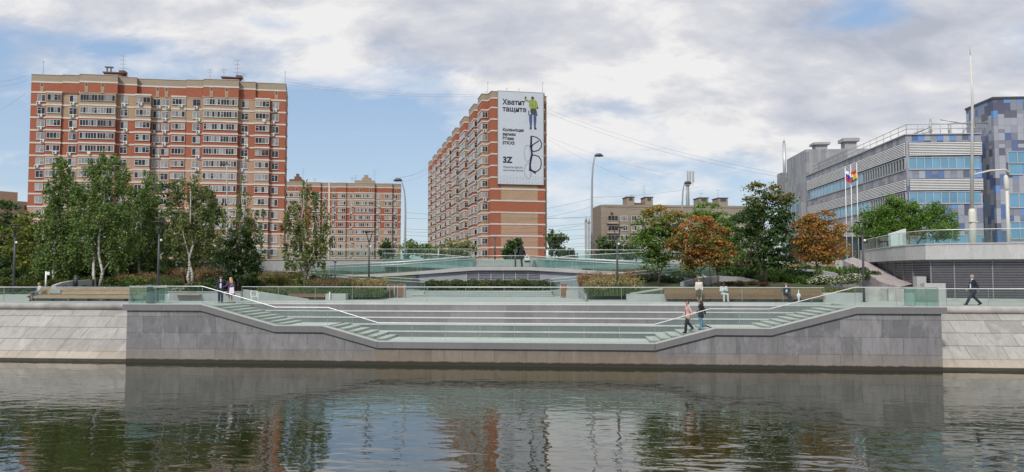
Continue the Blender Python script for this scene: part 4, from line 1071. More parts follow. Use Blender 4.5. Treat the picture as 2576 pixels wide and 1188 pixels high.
# grey retaining wall below the town and the plaza edge
def wallseg(name, label, pxa, da, pxb, db, z0, z1_, th, m, group=None):
    a, c = pt(pxa, 687, da), pt(pxb, 687, db); L = (c - a).xy.length; rz_ = math.atan2(c.y - a.y, c.x - a.x)
    b = MB(); b.box(0, L, 0, th, z0, z1_); b.box(-.02, L + .02, -.06, th + .05, z1_ + .002, z1_ + .12)
    o = b.build(name, m, None, (a.x, a.y, 0), rz_); return tag(o, label, 'wall', group)
wallseg('retaining_wall', 'long grey concrete retaining wall below the upper left glass rail', -900, 80, 1190, 78.5, 3.2, 6.95, .5, M['concd'])
wallseg('retaining_wall', 'grey concrete retaining wall under the upper right glass rail behind the maples', 1368, 78.5, 2140, 80, 3.2, 6.85, .5, M['concd'])
ua_, ub_ = pt(480, 687, 80), pt(1186, 687, 78.7)
railing([(ua_.x, ua_.y + .3, 7.08), (ub_.x, ub_.y + .3, 7.08)], 'upper left glass railing on top of the grey retaining wall', 1.06, 2.4, 'rail_glass')
ua_, ub_ = pt(1372, 687, 78.8), pt(1730, 687, 79.5)
railing([(ua_.x, ua_.y + .3, 7.0), (ub_.x, ub_.y + .3, 7.0)], 'upper right glass railing in front of the beige block', 1.06, 2.4, 'rail_glass')
b = MB(); b.box(-100, 100, 79.4, 84, 6.0, 6.93); b.build('plaza', M['deck'])['kind'] = 'structure'
# bridge deck: level in the middle, ramps falling away on both sides
bt = empty('footbridge', pt(1265, 687, DB).to_tuple()[:2] + (4.0,), 0, 'low concrete footbridge deck with side ramps over the dark louvred wall', 'footbridge')
ya = ptZ(1265, 687.5, 5.6 - .001).y if False else pt(1265, 687, DB).y
def bx(px): return XatY(px, ya)
zc_top = ZC + (687 - 671.6) / F * DB; 
prof = [(bx(771), 5.18, .10), (bx(1000), 5.62, .30), (bx(1196), zc_top, .33), (bx(1332), zc_top, .33), (bx(1602), 5.62, .32), (bx(1800), 5.22, .12)]
b = MB()
for (xa, za, ta), (xb, zb_, tb) in zip(prof[:-1], prof[1:]):
    b.hexa([(xa, ya, za - ta), (xb, ya, zb_ - tb), (xb, ya + 3.0, zb_ - tb), (xa, ya + 3.0, za - ta), (xa, ya, za), (xb, ya, zb_), (xb, ya + 3.0, zb_), (xa, ya + 3.0, za)])
b.m = [0] * len(b.m); inv(b.build('deck_slab', M['conc']), bt)
LY = ya + .3
lx0, lx1 = bx(1172), bx(1358)
def fascia(x):
    for (xa, za, ta), (xb, zb_, tb) in zip(prof[:-1], prof[1:]):
        if xa <= x <= xb: f_ = (x - xa) / (xb - xa); return za + (zb_ - za) * f_ - (ta + (tb - ta) * f_)
    return 5.2
for xa, xb in ((bx(950), lx0), (lx1, bx(1640))):
    b = MB(); b.hexa([(xa, LY, 3.5), (xb, LY, 3.5), (xb, LY + .3, 3.5), (xa, LY + .3, 3.5), (xa, LY, fascia(xa) + .05), (xb, LY, fascia(xb) + .05), (xb, LY + .3, fascia(xb) + .05), (xa, LY + .3, fascia(xa) + .05)]); inv(b.build('abutment_wall', M['wallb']), bt)
def louvre_wall(par, x0, x1, y, z0, z1_, nb, dz_=.17, m='louv2', name='louvre_panel'):
    for i in range(nb):
        a, c = x0 + (x1 - x0) * i / nb, x0 + (x1 - x0) * (i + 1) / nb
        b = MB(); b.box(a, c, y + .12, y + .2, z0, z1_); b.box(a, a + .07, y - .02, y + .118, z0, z1_)
        z = z0 + .05
        while z < z1_ - .06:
            b.hexa([(a + .07, y + .1, z), (c, y + .1, z), (c, y + .115, z + .01), (a + .07, y + .115, z + .01), (a + .07, y, z + dz_ * .62), (c, y, z + dz_ * .62), (c, y + .02, z + dz_ * .72), (a + .07, y + .02, z + dz_ * .72)]); z += dz_
        inv(b.build(name, M[m]), par)
louvre_wall(bt, lx0, lx1, LY, 3.6, zc_top - .335, 6)
# stairs up from the bridge to the plaza
sx0, sx1 = XatY(1197, ya + 3.2), XatY(1338, ya + 3.2)
b = MB()
for i in range(6):
    za = zc_top + (7.0 - zc_top) * (i + 1) / 6; y0_, y1_ = ya + 3.05 + i * .75, ya + 3.05 + (i + 1) * .75 + (4 if i == 5 else 0)
    b.box(sx0, sx1, y0_, y1_, 3.4, za - .05, 1); b.box(sx0, sx1, y0_ - .03, y1_, za - .05, za)
o = b.build('stairs', [M['step'], M['concd']]); tag(o, 'wide stair flight behind the footbridge, rising to the town', 'stairs')
def rail_px(pts, label, d, H=1.0, **kw):
    P_ = []
    for px, py in pts:
        p = pt(px, py, d if not isinstance(d, (list, tuple)) else d[pts.index((px, py))]); P_.append((p.x, p.y, p.z - H))
    return railing(P_, label, H, kw.pop('seg', 2.0), **kw)
yb_ = ya + .12
def R_(pts, label, **kw): return railing(pts, label, **kw)
R_([(bx(771), yb_, 5.2), (bx(1000), yb_, 5.63), (bx(1196), yb_, zc_top)], 'glass railing on the left ramp of the footbridge', gl='ramp_glass', double=True, H=1.05, seg=2.1)
R_([(bx(1196), yb_, zc_top), (bx(1332), yb_, zc_top)], 'clear glass railing across the middle of the footbridge', gl='rail_glass', H=1.05, seg=2.0)
R_([(bx(1332), yb_, zc_top), (bx(1602), yb_, 5.62), (bx(1800), yb_, 5.24)], 'glass railing on the right ramp of the footbridge', gl='ramp_glass', double=True, H=1.05, seg=2.1)
R_([(XatY(830, ya + 2.9), ya + 2.9, 5.32), (XatY(1000, ya + 2.9), ya + 2.9, 5.63), (XatY(1180, ya + 2.9), ya + 2.9, zc_top - .05)], 'rear glass railing on the left ramp of the footbridge', gl='ramp_glass', H=1.05, seg=2.1)
R_([(XatY(1350, ya + 2.9), ya + 2.9, zc_top - .05), (XatY(1602, ya + 2.9), ya + 2.9, 5.63), (XatY(1780, ya + 2.9), ya + 2.9, 5.3)], 'rear glass railing on the right ramp of the footbridge', gl='ramp_glass', H=1.05, seg=2.1)
# higher ramps behind, between bridge and wall
def uramp(pts, label, lab2):
    b = MB(); P_ = [ptY(px, py, Y) for px, py, Y in pts]
    for p, q_ in zip(P_[:-1], P_[1:]):
        b.hexa([(p.x, p.y, p.z - 1.4), (q_.x, q_.y, q_.z - 1.4), (q_.x, q_.y + 1.6, q_.z - 1.4), (p.x, p.y + 1.6, p.z - 1.4), (p.x, p.y, p.z - 1.06), (q_.x, q_.y, q_.z - 1.06), (q_.x, q_.y + 1.6, q_.z - 1.06), (p.x, p.y + 1.6, p.z - 1.06)])
    o = b.build('ramp', M['conc']); tag(o, lab2, 'ramp')
    R_([(p.x, p.y + .1, p.z - 1.05) for p in P_], label, gl='ramp_glass', H=1.05, seg=2.2)
uramp([(961, 637, 76.3), (1100, 640, 76.3), (1196, 648, 76.3)], 'upper glass railing sloping gently towards the bridge stairs from the left', 'upper concrete ramp left of the bridge stairs')
uramp([(1370, 652, 76.3), (1440, 643, 76.3), (1560, 638, 76.3), (1650, 634, 76.3)], 'upper glass railing rising to the right behind the footbridge', 'upper concrete ramp right of the bridge stairs')
# lower ramps down to the promenade
def lramp(pa, pb, d, z_a, z_b, label, lab2):
    a = pt(pa, 687, d); c = pt(pb, 687, d); 
    a.y = c.y = (a.y + c.y) / 2; a.x = XatY(pa, a.y); c.x = XatY(pb, c.y)
    b = MB(); b.hexa([(a.x, a.y, 3.2), (c.x, a.y, 3.2), (c.x, a.y + 1.8, 3.2), (a.x, a.y + 1.8, 3.2), (a.x, a.y, z_a), (c.x, a.y, z_b), (c.x, a.y + 1.8, z_b), (a.x, a.y + 1.8, z_a)])
    o = b.build('ramp', M['concd']); tag(o, lab2, 'ramp')
    R_([(a.x, a.y - .04, z_a + .02), (c.x, a.y - .04, z_b + .02)] if pa < pb else [(c.x, a.y - .04, z_b + .02), (a.x, a.y - .04, z_a + .02)], label, gl='ramp_glass', double=True, H=.98, seg=2.0)
lramp(600, 1068, 65.5, 5.0, 4.05, 'glass railing on the lower left ramp ending beside the two bins', 'concrete ramp falling right towards the two bins')
lramp(1740, 1385, 65.5, 5.15, 4.08, 'glass railing on the lower right ramp starting beside the single bin', 'concrete ramp rising right behind the tall grasses')
# steps and planting shelf in front of the louvres
tx0, tx1 = XatY(1044, 63), XatY(1389, 63)
b = MB()
for i in range(3):
    xa, xb, y0_, y1_ = tx0 + .35 * i - .2, tx1 - .1 * i + .1, 62.8 + .38 * i, 64.0 + (4 if i == 2 else 0)
    b.box(xa, xb, y0_, y1_, ZD - .05, ZD + .15 * (i + 1) - .04, 1); b.box(xa - .01, xb + .01, y0_ - .03, y1_ + .002 * i, ZD + .15 * (i + 1) - .04, ZD + .15 * (i + 1))
o = b.build('terrace_steps', [M['step'], M['concd']]); tag(o, 'three long low stone steps below the clipped hedge', 'steps')
b = MB(); b.box(XatY(1070, 66.5), XatY(1392, 66.5), 66.2, 69.9, 3.5, 4.02); b.build('soil', mat('soil', (.035, .027, .02), .95, .3, 2))['kind'] = 'structure'
b = MB(); xx0, xx1 = XatY(1010, 63), XatY(1066, 63); b.box(xx0, xx1, 63.1, 64.2, ZD - .05, ZD + .42); b.box(xx0 - .6, xx0 - .01, 63.3, 64.2, ZD - .05, ZD + .22)
o = b.build('stone_block', M['conc']); tag(o, 'low pale stone block at the left end of the terrace steps', 'stone block')
b = MB(); xx0, xx1 = XatY(1424, 60.5), XatY(1462, 60.5); b.box(xx0, xx1, 60.6, 61.4, ZD - .05, ZD + .6)
o = b.build('stone_block', M['conc']); tag(o, 'low pale stone block right of the single bin', 'stone block')

# ------------------------------------------------------------------ drum with louvred wall on the right
dp = [(2128, 82), (2165, 75), (2200, 68.5), (2235, 63.5), (2280, 59.5), (2330, 57), (2400, 56), (2500, 55), (2640, 54), (2800, 53)]
DP = [pt(px, 687, d) for px, d in dp]; DPp = [(p.x, p.y) for p in DP]
zp0, zp1 = 6.62, 7.75
drum = empty('drum_terrace', (DP[6].x, DP[6].y, ZD), 0, 'curved raised terrace with a concrete parapet over a dark louvred wall', 'terrace')
off = offset_poly(DPp, -.45)
b = MB()
for i in range(len(DPp) - 1):
    if i == 0: continue
    z0 = lambda k: zp0
    a, c, c2, a2 = DPp[i], DPp[i + 1], off[i + 1], off[i]
    b.hexa([(*a, zp0), (*c, zp0), (*c2, zp0), (*a2, zp0), (*a, zp1), (*c, zp1), (*c2, zp1), (*a2, zp1)])
inv(b.build('parapet', M['conc3'] if 'conc3' in M else slabs('parapet_concrete', (.42, .42, .425), (.47, .465, .465), 9, 9, (.3, .3, .3), 'xz', .08, None, .45)), drum)
b = MB(); o2 = offset_poly(DPp, .05)
for i in range(1, len(DPp) - 1):
    a, c, c2, a2 = o2[i], o2[i + 1], off[i + 1], off[i]
    b.hexa([(*a, zp1 + .002), (*c, zp1 + .002), (*c2, zp1 + .002), (*a2, zp1 + .002), (*a, zp1 + .1), (*c, zp1 + .1), (*c2, zp1 + .1), (*a2, zp1 + .1)])
inv(b.build('parapet_coping', M['conc']), drum)
lw = offset_poly(DPp, -.5)
b = MB(); b.prism([lw[1]] + lw[2:] + [(lw[-1][0] + 5, 80), (lw[1][0] + 2, 80)], 6.55, 7.0); inv(b.build('terrace_floor', M['deck']), drum)
cut = 2.0
def resample(poly, step):
    out = [Vector(poly[0])]; 
    for p, q_ in zip(poly[:-1], poly[1:]):
        p, q_ = Vector(p), Vector(q_); n = max(1, round((q_ - p).length / step))
        for k in range(1, n + 1): out.append(p + (q_ - p) * k / n)
    return out
rs = resample(lw[1:], 2.6)
for a, c in zip(rs[:-1], rs[1:]):
    b = MB(); e = (c - a); L = e.length; e /= L; nn = Vector((-e.y, e.x))
    def Q(u, o_, z): return (a.x + e.x * u + nn.x * o_, a.y + e.y * u + nn.y * o_, z)
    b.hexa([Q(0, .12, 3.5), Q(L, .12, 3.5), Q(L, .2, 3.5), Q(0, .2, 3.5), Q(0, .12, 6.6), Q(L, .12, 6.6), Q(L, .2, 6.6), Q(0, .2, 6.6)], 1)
    b.hexa([Q(0, -.03, 3.6), Q(.08, -.03, 3.6), Q(.08, .118, 3.6), Q(0, .118, 3.6), Q(0, -.03, 6.55), Q(.08, -.03, 6.55), Q(.08, .118, 6.55), Q(0, .118, 6.55)])
    z = 3.72
    while z < 6.5:
        b.hexa([Q(.08, .09, z), Q(L, .09, z), Q(L, .11, z + .01), Q(.08, .11, z + .01), Q(.08, -.01, z + .15), Q(L, -.01, z + .15), Q(L, .01, z + .165), Q(.08, .01, z + .165)]); z += .19
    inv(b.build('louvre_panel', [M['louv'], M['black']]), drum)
b = MB()
k0 = offset_poly(DPp, .35)
for i in range(4, len(DPp) - 1):
    a, c, c2, a2 = k0[i], k0[i + 1], off[i + 1], off[i]
    b.hexa([(*a, ZD - .1), (*c, ZD - .1), (*c2, ZD - .1), (*a2, ZD - .1), (*a, ZD + .13), (*c, ZD + .13), (*c2, ZD + .13), (*a2, ZD + .13)])
inv(b.build('plinth', M['conc2']), drum)
mid = offset_poly(DPp, -.22)
railing([(p[0], p[1], zp1 + .1) for p in resample(mid[1:], 3.0)], 'curved glass railing on the concrete parapet of the drum terrace', 1.02, 2.4, 'rail_glass')
# white panel on the terrace, low walls at its foot, granite bank
p = pt(2240, 687, 67); q_ = pt(2282, 687, 65)
b = MB(); zt_ = ZC + (687 - 577) / F * 66
b.hexa([(p.x, p.y, 6.95), (q_.x, q_.y, 6.95), (q_.x, q_.y + .3, 6.95), (p.x, p.y + .3, 6.95), (p.x, p.y, zt_ - .35), (q_.x, q_.y, zt_), (q_.x, q_.y + .3, zt_), (p.x, p.y + .3, zt_ - .35)])
o = b.build('wall_panel', M['white']); tag(o, 'plain white upright panel standing on the drum terrace behind the railing', 'panel')
def rockmat():
    t = NT('pink_granite_rock'); o = t.obj(); n = t.noise(o, 1.1, 8, .7, 1.5); n2 = t.noise(o, 12, 3)
    c = t.ramp(n, [(.35, (.30, .27, .265)), (.5, (.42, .375, .365)), (.56, (.22, .175, .18)), (.64, (.44, .40, .39))]); t.color(t.mix(t.maprange(n2, .4, .65, 0, .3), c, (.2, .18, .18))); t.rough(.8); t.bump(n, .6, .15); return t.m
M['rock'] = rockmat()
b = MB(); ra = [(2120, 655, 74), (2150, 668, 70), (2185, 690, 65), (2215, 710, 61), (2262, 722, 58.5)]
L_ = [pt(*r_) for r_ in ra]; rr2 = [pt(px + w_, py - 8, d + 1.2) for (px, py, d), w_ in zip(ra, (25, 35, 42, 45, 40))]
for i in range(4):
    b.face([L_[i], L_[i + 1], rr2[i + 1], rr2[i]], 0); 
    b.face([(L_[i].x, L_[i].y, 3.5), (L_[i + 1].x, L_[i + 1].y, 3.5), L_[i + 1], L_[i]]); b.face([(rr2[i].x, rr2[i].y, 3.5), rr2[i], rr2[i + 1], (rr2[i + 1].x, rr2[i + 1].y, 3.5)])
o = b.build('granite_bank', M['rock']); tag(o, 'sloping bank of pinkish grey granite rock left of the drum wall', 'rock bank')
for (xa, xb, d, h, lab) in ((2306, 2330, 57.5, 1.75, 'taller pale concrete wedge at the foot of the drum wall'), (2325, 2378, 56, 1.25, 'low pale concrete block at the foot of the drum wall'), (2175, 2232, 54, .95, 'broad low grey concrete block beside the lamp post right of the bench'), (2234, 2330, 53.6, .9, 'long low grey concrete block between the lamp post and the drum')):
    a, c = pt(xa, 687, d), pt(xb, 687, d); b = MB(); b.prism([(a.x, a.y), (c.x, c.y), (c.x - .1, c.y + .9), (a.x + .1, a.y + .9)], ZD - .05, ZD + h); o = b.build('stone_block', M['conc2'] if h < 1 else M['conc']); tag(o, lab, 'stone block')
# ------------------------------------------------------------------ slopes
def hd(py): return 6.86 / ((py - 687) / F + .09)          # depth at which the planted slope meets a picture row
def hz(Y): return 3.6 + max(0.0, min(1.0, (Y - 53.6) / 25)) * 2.35
def slope(name, x0, x1, y0f, y1, m):
    b = MB(); nx, ny = 40, 22; r_ = random.Random(5)
    hgt = {}
    for j in range(ny + 1):
        for i in range(nx + 1):
            x = x0 + (x1 - x0) * i / nx; y0 = y0f(x); y = y0 + (y1 - y0) * j / ny
            hgt[i, j] = (x, y, hz(y) + .03 + (0 if j <= 1 else .12 * math.sin(x * .7 + j) + r_.uniform(-.06, .06)))
    for j in range(ny):
        for i in range(nx): b.face([hgt[i, j], hgt[i + 1, j], hgt[i + 1, j + 1], hgt[i, j + 1]], 0, True)
    o = b.build(name, m); o['kind'] = 'structure'; return o
def groundmat():
    t = NT('planted_ground'); o = t.obj(); n = t.noise(o, .5, 6, .7); n2 = t.noise(o, 9, 3, .7)
    c = t.ramp(n, [(.3, (.035, .045, .018)), (.5, (.06, .085, .025)), (.62, (.075, .055, .032)), (.75, (.05, .07, .025))]); t.color(t.mix(t.maprange(n2, .4, .7, 0, .6), c, (.02, .03, .012))); t.rough(.95); t.bump(n2, .8, .1); return t.m
M['plant'] = groundmat()
xl1 = XatY(985, 60)
slope('hillside', -90, XatY(985, 60), lambda x: 52.2 if x < -35 else 52.2 + min(4.4, (x + 35) * .2), 79.6, M['plant'])
slope('hillside', XatY(1470, 58), XatY(2178, 55), lambda x: max(55.0, 58.4 - .4 * (x - 0)), 79.6, M['plant'])

# ------------------------------------------------------------------ foliage
def leaf(b, c, s, r_, m=0, flat=.35, asp=1.35):
    """one leaf-sized face with a random lie"""
    nx, ny, nz = r_.gauss(0, 1), r_.gauss(0, 1), r_.gauss(0, 1) + flat * 2
    l = math.sqrt(nx*nx + ny*ny + nz*nz) or 1; nx, ny, nz = nx/l, ny/l, nz/l
    ax, ay, az = r_.gauss(0, 1), r_.gauss(0, 1), r_.gauss(0, 1)
    d = ax*nx + ay*ny + az*nz; ax, ay, az = ax - d*nx, ay - d*ny, az - d*nz
    l = math.sqrt(ax*ax + ay*ay + az*az) or 1; ax, ay, az = ax/l*s*asp, ay/l*s*asp, az/l*s*asp
    bx_, by_, bz_ = (ny*az - nz*ay) / asp * .8, (nz*ax - nx*az) / asp * .8, (nx*ay - ny*ax) / asp * .8
    x, y, z = c
    n = len(b.v)
    b.v += [(x - ax, y - ay, z - az), (x + bx_, y + by_, z + bz_), (x + ax, y + ay, z + az), (x - bx_, y - by_, z - bz_)]
    b.f.append((n, n + 1, n + 2, n + 3)); b.m.append(m); b.sm.append(False)
GREEN = leafmat('birch_leaves', [(0.058, 0.104, 0.034), (0.121, 0.199, 0.058), (0.210, 0.296, 0.089), (0.368, 0.418, 0.145)])
GREENY = leafmat('yellowing_birch_leaves', [(0.058, 0.093, 0.032), (0.118, 0.171, 0.058), (0.221, 0.254, 0.092), (0.492, 0.389, 0.144)])
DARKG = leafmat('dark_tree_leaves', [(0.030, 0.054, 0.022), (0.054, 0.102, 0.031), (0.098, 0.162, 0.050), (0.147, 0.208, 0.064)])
MIDG = leafmat('maple_green_leaves', [(0.047, 0.094, 0.024), (0.105, 0.187, 0.041), (0.176, 0.281, 0.062), (0.259, 0.352, 0.083)])
BRIGHT = leafmat('bright_green_leaves', [(0.051, 0.112, 0.021), (0.104, 0.198, 0.035), (0.164, 0.294, 0.051), (0.241, 0.361, 0.086)])
YELLG = leafmat('yellow_green_leaves', [(0.064, 0.097, 0.020), (0.129, 0.178, 0.035), (0.209, 0.241, 0.048), (0.322, 0.290, 0.080)])
ORANGE = leafmat('orange_maple_leaves', [(0.133, 0.111, 0.040), (0.312, 0.166, 0.050), (0.513, 0.212, 0.063), (0.669, 0.289, 0.101)])
MIXO = leafmat('turning_maple_leaves', [(0.096, 0.152, 0.039), (0.206, 0.233, 0.054), (0.439, 0.275, 0.068), (0.659, 0.275, 0.083)])
PINE = leafmat('pine_needles', [(0.018, 0.038, 0.012), (0.035, 0.068, 0.020), (0.060, 0.100, 0.030), (0.085, 0.130, 0.040)])
def barkmat():
    t = NT('birch_bark'); o = t.obj(); x, y, z = t.sep(o)
    n = t.noise(t.comb(t.math('MULTIPLY', x, 5), t.math('MULTIPLY', y, 5), t.math('MULTIPLY', z, 9)), 1.0, 4, .7)
    n2 = t.noise(t.comb(x, y, t.math('MULTIPLY', z, .6)), 1.5, 3)
    c = t.ramp(n, [(.50, (.62, .60, .55)), (.57, (.30, .28, .25)), (.62, (.02, .018, .016))])
    t.color(t.mix(t.maprange(n2, .5, .8, 0, .6), c, (.12, .10, .08))); t.rough(.8); return t.m
M['birch'] = barkmat(); M['bark'] = mat('tree_bark', (.075, .06, .048), .9, .35, 6, bump=.4)
def wig(p, q_, n, amp, r_):
    p, q_ = Vector(p), Vector(q_); out = []
    for i in range(n + 1):
        f_ = i / n; w_ = amp * math.sin(math.pi * f_)
        out.append(p.lerp(q_, f_) + Vector((r_.uniform(-w_, w_), r_.uniform(-w_, w_), 0)))
    return out
def tree(name, label, d, stems, lobes, leafm, seed, kind='round', bark='bark', leafs=.15, dens=1.0, r0=.14, cat='tree', group=None, clump=.55, zbase=None, per=36, m2=None, back=0.0):
    """stems: [(px, py foot, px, py tip)], lobes: [(px, py, rx, ry)] of the crown as seen, on the tree's own distance d"""
    r_ = random.Random(seed); k = d / F
    P0 = pt(stems[0][0], stems[0][1], d)
    if zbase is not None: P0.z = zbase
    root = empty(name, P0, 0, label, cat, group)
    L3 = []
    for px, py, rx_, ry_ in lobes:
        c = pt(px, py, d) - P0; rx3, rz3 = rx_ * k, ry_ * k; ry3 = (rx3 + rz3) * .45
        L3.append((c + Vector((0, back + r_.uniform(-.35, .35) * ry3, 0)), rx3, ry3, rz3))
    tb = MB(); ends = []
    for (ax, ay, bx_, by_) in stems:
        a = pt(ax, ay, d) - P0; c = pt(bx_, by_, d) - P0; a.z = min(a.z, 0) - .25 if zbase is None else -.3
        w_ = wig(a, c, 7, .10 * (c - a).length ** .5, r_); tb.tube(w_, [r0 * (1 - .82 * i / 7) for i in range(8)], 7); ends.append(w_)
    cb = MB()
    for (c, rx3, ry3, rz3) in L3:
        area = (rx3 * rz3 + rx3 * ry3 + ry3 * rz3) / 3
        n = max(3, int(dens * 10.5 * area / (clump * clump) * .55))
        for i in range(n):
            # points through the lobe, thicker towards its rim
            while True:
                v_ = Vector((r_.uniform(-1, 1), r_.uniform(-1, 1), r_.uniform(-1, 1)))
                if v_.length < 1: break
            v_ = v_.normalized() * (v_.length ** .45)
            q_ = c + Vector((v_.x * rx3, v_.y * ry3, v_.z * rz3)); cs = clump * r_.uniform(.6, 1.25)
            if i % 9 == 0:
                w_ = min(ends, key=lambda e: min((p - q_).length for p in e)); a = min(w_, key=lambda p: (p - q_).length + max(0, p.z - q_.z + .4) * 2)
                tb.tube([a, a.lerp(q_, .5) + Vector((0, 0, .12)), q_], [r0 * (.16 if kind == 'weep' else .28), r0 * .12, .012], 4)
            for j in range(int(per * r_.uniform(.6, 1.3))):
                g1, g2, g3 = r_.gauss(0, .5), r_.gauss(0, .5), r_.gauss(0, .5)
                if kind == 'weep': p = (q_.x + g1 * cs * .5, q_.y + g2 * cs * .5, q_.z - abs(g3) * cs * 2.4 + cs * .6)
                elif kind == 'tier': p = (q_.x + g1 * cs * 1.25, q_.y + g2 * cs * 1.25, q_.z + g3 * cs * .42 - (g1*g1 + g2*g2) * cs * .3)
                elif kind == 'pine': p = (q_.x + g1 * cs, q_.y + g2 * cs, q_.z + g3 * cs * .6 + (g1*g1 + g2*g2) * cs * .4)
                else: p = (q_.x + g1 * cs, q_.y + g2 * cs, q_.z + g3 * cs * .8)
                mi = 0
                if m2: mi = 1 if r_.random() < max(0, min(1, m2[1](v_, q_))) else 0
                leaf(cb, p, leafs * r_.uniform(.6, 1.25), r_, mi, .1 if kind == 'weep' else .45)
    tb.build('trunk', M[bark], root); cb.build('crown', [leafm, m2[0]] if m2 else leafm, root)
    return root
BG = 'birches on the left slope'
tree('birch_tree', 'birch with a single white trunk behind the seated bald man and the small sign', 66, [(137, 716, 143, 470)],
     [(145, 430, 22, 34), (135, 480, 40, 45), (155, 540, 52, 55), (125, 560, 45, 50), (140, 620, 52, 45), (110, 640, 40, 40), (165, 640, 35, 45), (170, 480, 25, 40)], GREEN, 11, 'weep', 'birch', .088, .72, 0.126, group=BG, per=66, back=.55)
tree('birch_tree', 'tallest birch with two leaning white trunks left of the second lamp post', 65, [(240, 722, 228, 455), (250, 716, 268, 420)],
     [(262, 405, 20, 26), (235, 420, 18, 30), (265, 445, 45, 45), (225, 470, 45, 50), (285, 500, 48, 60), (220, 540, 50, 55), (262, 570, 62, 55), (205, 610, 42, 45), (300, 600, 45, 50), (255, 645, 50, 38)], GREEN, 12, 'weep', 'birch', .088, .70, 0.141, group=BG, per=66, back=.55)
tree('birch_tree', 'slim birch with a white trunk just left of the leaning lamp post', 70, [(350, 700, 362, 462)],
     [(368, 452, 17, 28), (365, 490, 32, 35), (350, 540, 40, 45), (385, 550, 38, 48), (362, 600, 50, 45), (330, 620, 32, 40), (400, 625, 32, 38)], GREEN, 13, 'weep', 'birch', .088, .70, 0.118, group=BG, per=66, back=.55)
tree('birch_tree', 'birch with a forked white trunk above the orange grasses', 65, [(484, 718, 478, 470), (481, 640, 455, 540)],
     [(482, 465, 26, 30), (450, 480, 28, 30), (500, 500, 35, 38), (450, 530, 40, 42), (490, 560, 45, 45), (455, 600, 42, 42), (510, 610, 32, 42), (478, 640, 46, 28)], GREENY, 14, 'weep', 'birch', .088, .70, 0.133, group=BG, per=63, back=.55)
tree('birch_tree', 'thin topped birch behind the standing couple, bare towards its tip', 64, [(602, 712, 610, 470), (605, 600, 575, 545)],
     [(606, 470, 13, 28), (585, 545, 28, 30), (625, 530, 32, 30), (570, 590, 35, 38), (615, 585, 38, 40), (640, 600, 22, 40), (595, 635, 45, 30)], GREENY, 15, 'weep', 'birch', .085, .42, 0.104, group=BG, per=56, back=.55)
tree('birch_tree', 'birch standing alone right of the left block, with yellowing leaves', 63, [(766, 722, 764, 480), (772, 718, 790, 560)],
     [(768, 478, 22, 20), (765, 505, 38, 28), (745, 545, 38, 38), (795, 545, 32, 38), (725, 590, 30, 42), (770, 590, 45, 45), (808, 600, 25, 42), (745, 640, 45, 36), (795, 640, 35, 40), (765, 668, 52, 16)], GREENY, 16, 'weep', 'birch', .085, .5, 0.111, group=BG, per=63, back=.55)
tree('pine_tree', 'dark bushy pine low behind the standing couple', 60, [(600, 716, 603, 585)],
     [(603, 600, 32, 25), (580, 630, 30, 24), (625, 635, 28, 26), (560, 665, 28, 20), (600, 665, 40, 26), (640, 668, 22, 20), (575, 695, 26, 16), (625, 695, 30, 16)], PINE, 17, 'pine', 'bark', .085, .9, .12, clump=.42, per=44)
BK = 'dense trees behind the birches'
tree('dense_tree', 'very dark tree at the left edge behind the lamp post', 77, [(20, 690, 15, 560)], [(5, 540, 40, 40), (-20, 590, 50, 60), (25, 590, 45, 50), (10, 640, 60, 45), (60, 640, 35, 45), (20, 675, 60, 22)], DARKG, 21, 'tier', 'bark', .16, .75, .2, group=BK, clump=.8)
tree('dense_tree', 'yellow green maple beside the left lamp post', 71, [(75, 700, 75, 580)], [(70, 555, 32, 22), (55, 585, 38, 25), (95, 595, 35, 28), (60, 625, 40, 26), (100, 640, 36, 28), (75, 662, 42, 20)], YELLG, 22, 'tier', 'bark', .14, .75, .15, group=BK, clump=.65)
tree('dense_tree', 'dark green tree filling the gap between the first and the tallest birch', 76, [(195, 692, 195, 560)], [(190, 520, 40, 45), (170, 580, 50, 50), (215, 600, 50, 50), (190, 650, 60, 40)], DARKG, 23, 'tier', 'bark', .16, .75, .2, group=BK, clump=.8)
tree('dense_tree', 'dark green tree behind the slim birch', 77, [(330, 690, 330, 560)], [(310, 510, 38, 45), (330, 560, 55, 50), (300, 620, 50, 45), (370, 610, 50, 55), (335, 655, 60, 28), (345, 500, 25, 30)], DARKG, 24, 'tier', 'bark', .16, .75, .2, group=BK, clump=.8)
tree('dense_tree', 'dark tree with a ragged outline right of the forked birch', 74, [(485, 690, 490, 560)], [(430, 500, 30, 40), (515, 515, 28, 34), (530, 560, 26, 40), (500, 600, 45, 45), (440, 600, 45, 50), (520, 640, 32, 28), (455, 650, 50, 26), (545, 520, 14, 18)], DARKG, 25, 'tier', 'bark', .16, .75, .2, group=BK, clump=.8)
tree('dense_tree', 'shadowy tree low behind the wooden bench at the left', 70, [(150, 705, 150, 620)], [(120, 660, 50, 30), (180, 665, 50, 28), (235, 660, 45, 30), (290, 662, 40, 26)], DARKG, 26, 'tier', 'bark', .15, .8, .15, group=BK, clump=.7)
MG = 'maples on the right slope'
def topm(m, a, k): return (m, lambda v_, q_: a + k * v_.z)
tree('maple_tree', 'green maple turning orange at the top, left of the other maples', 62, [(1659, 722, 1660, 600)],
     [(1655, 548, 38, 30), (1690, 560, 34, 30), (1630, 575, 34, 26), (1610, 600, 28, 18), (1655, 600, 48, 32), (1700, 600, 28, 30), (1630, 630, 30, 18), (1665, 645, 42, 22), (1640, 668, 26, 12)], MIDG, 31, 'tier', 'bark', 0.091, .85, .11, group=MG, per=60, clump=.55, m2=(MIXO, lambda v_, q_: (q_.z - 4.6) * .45))
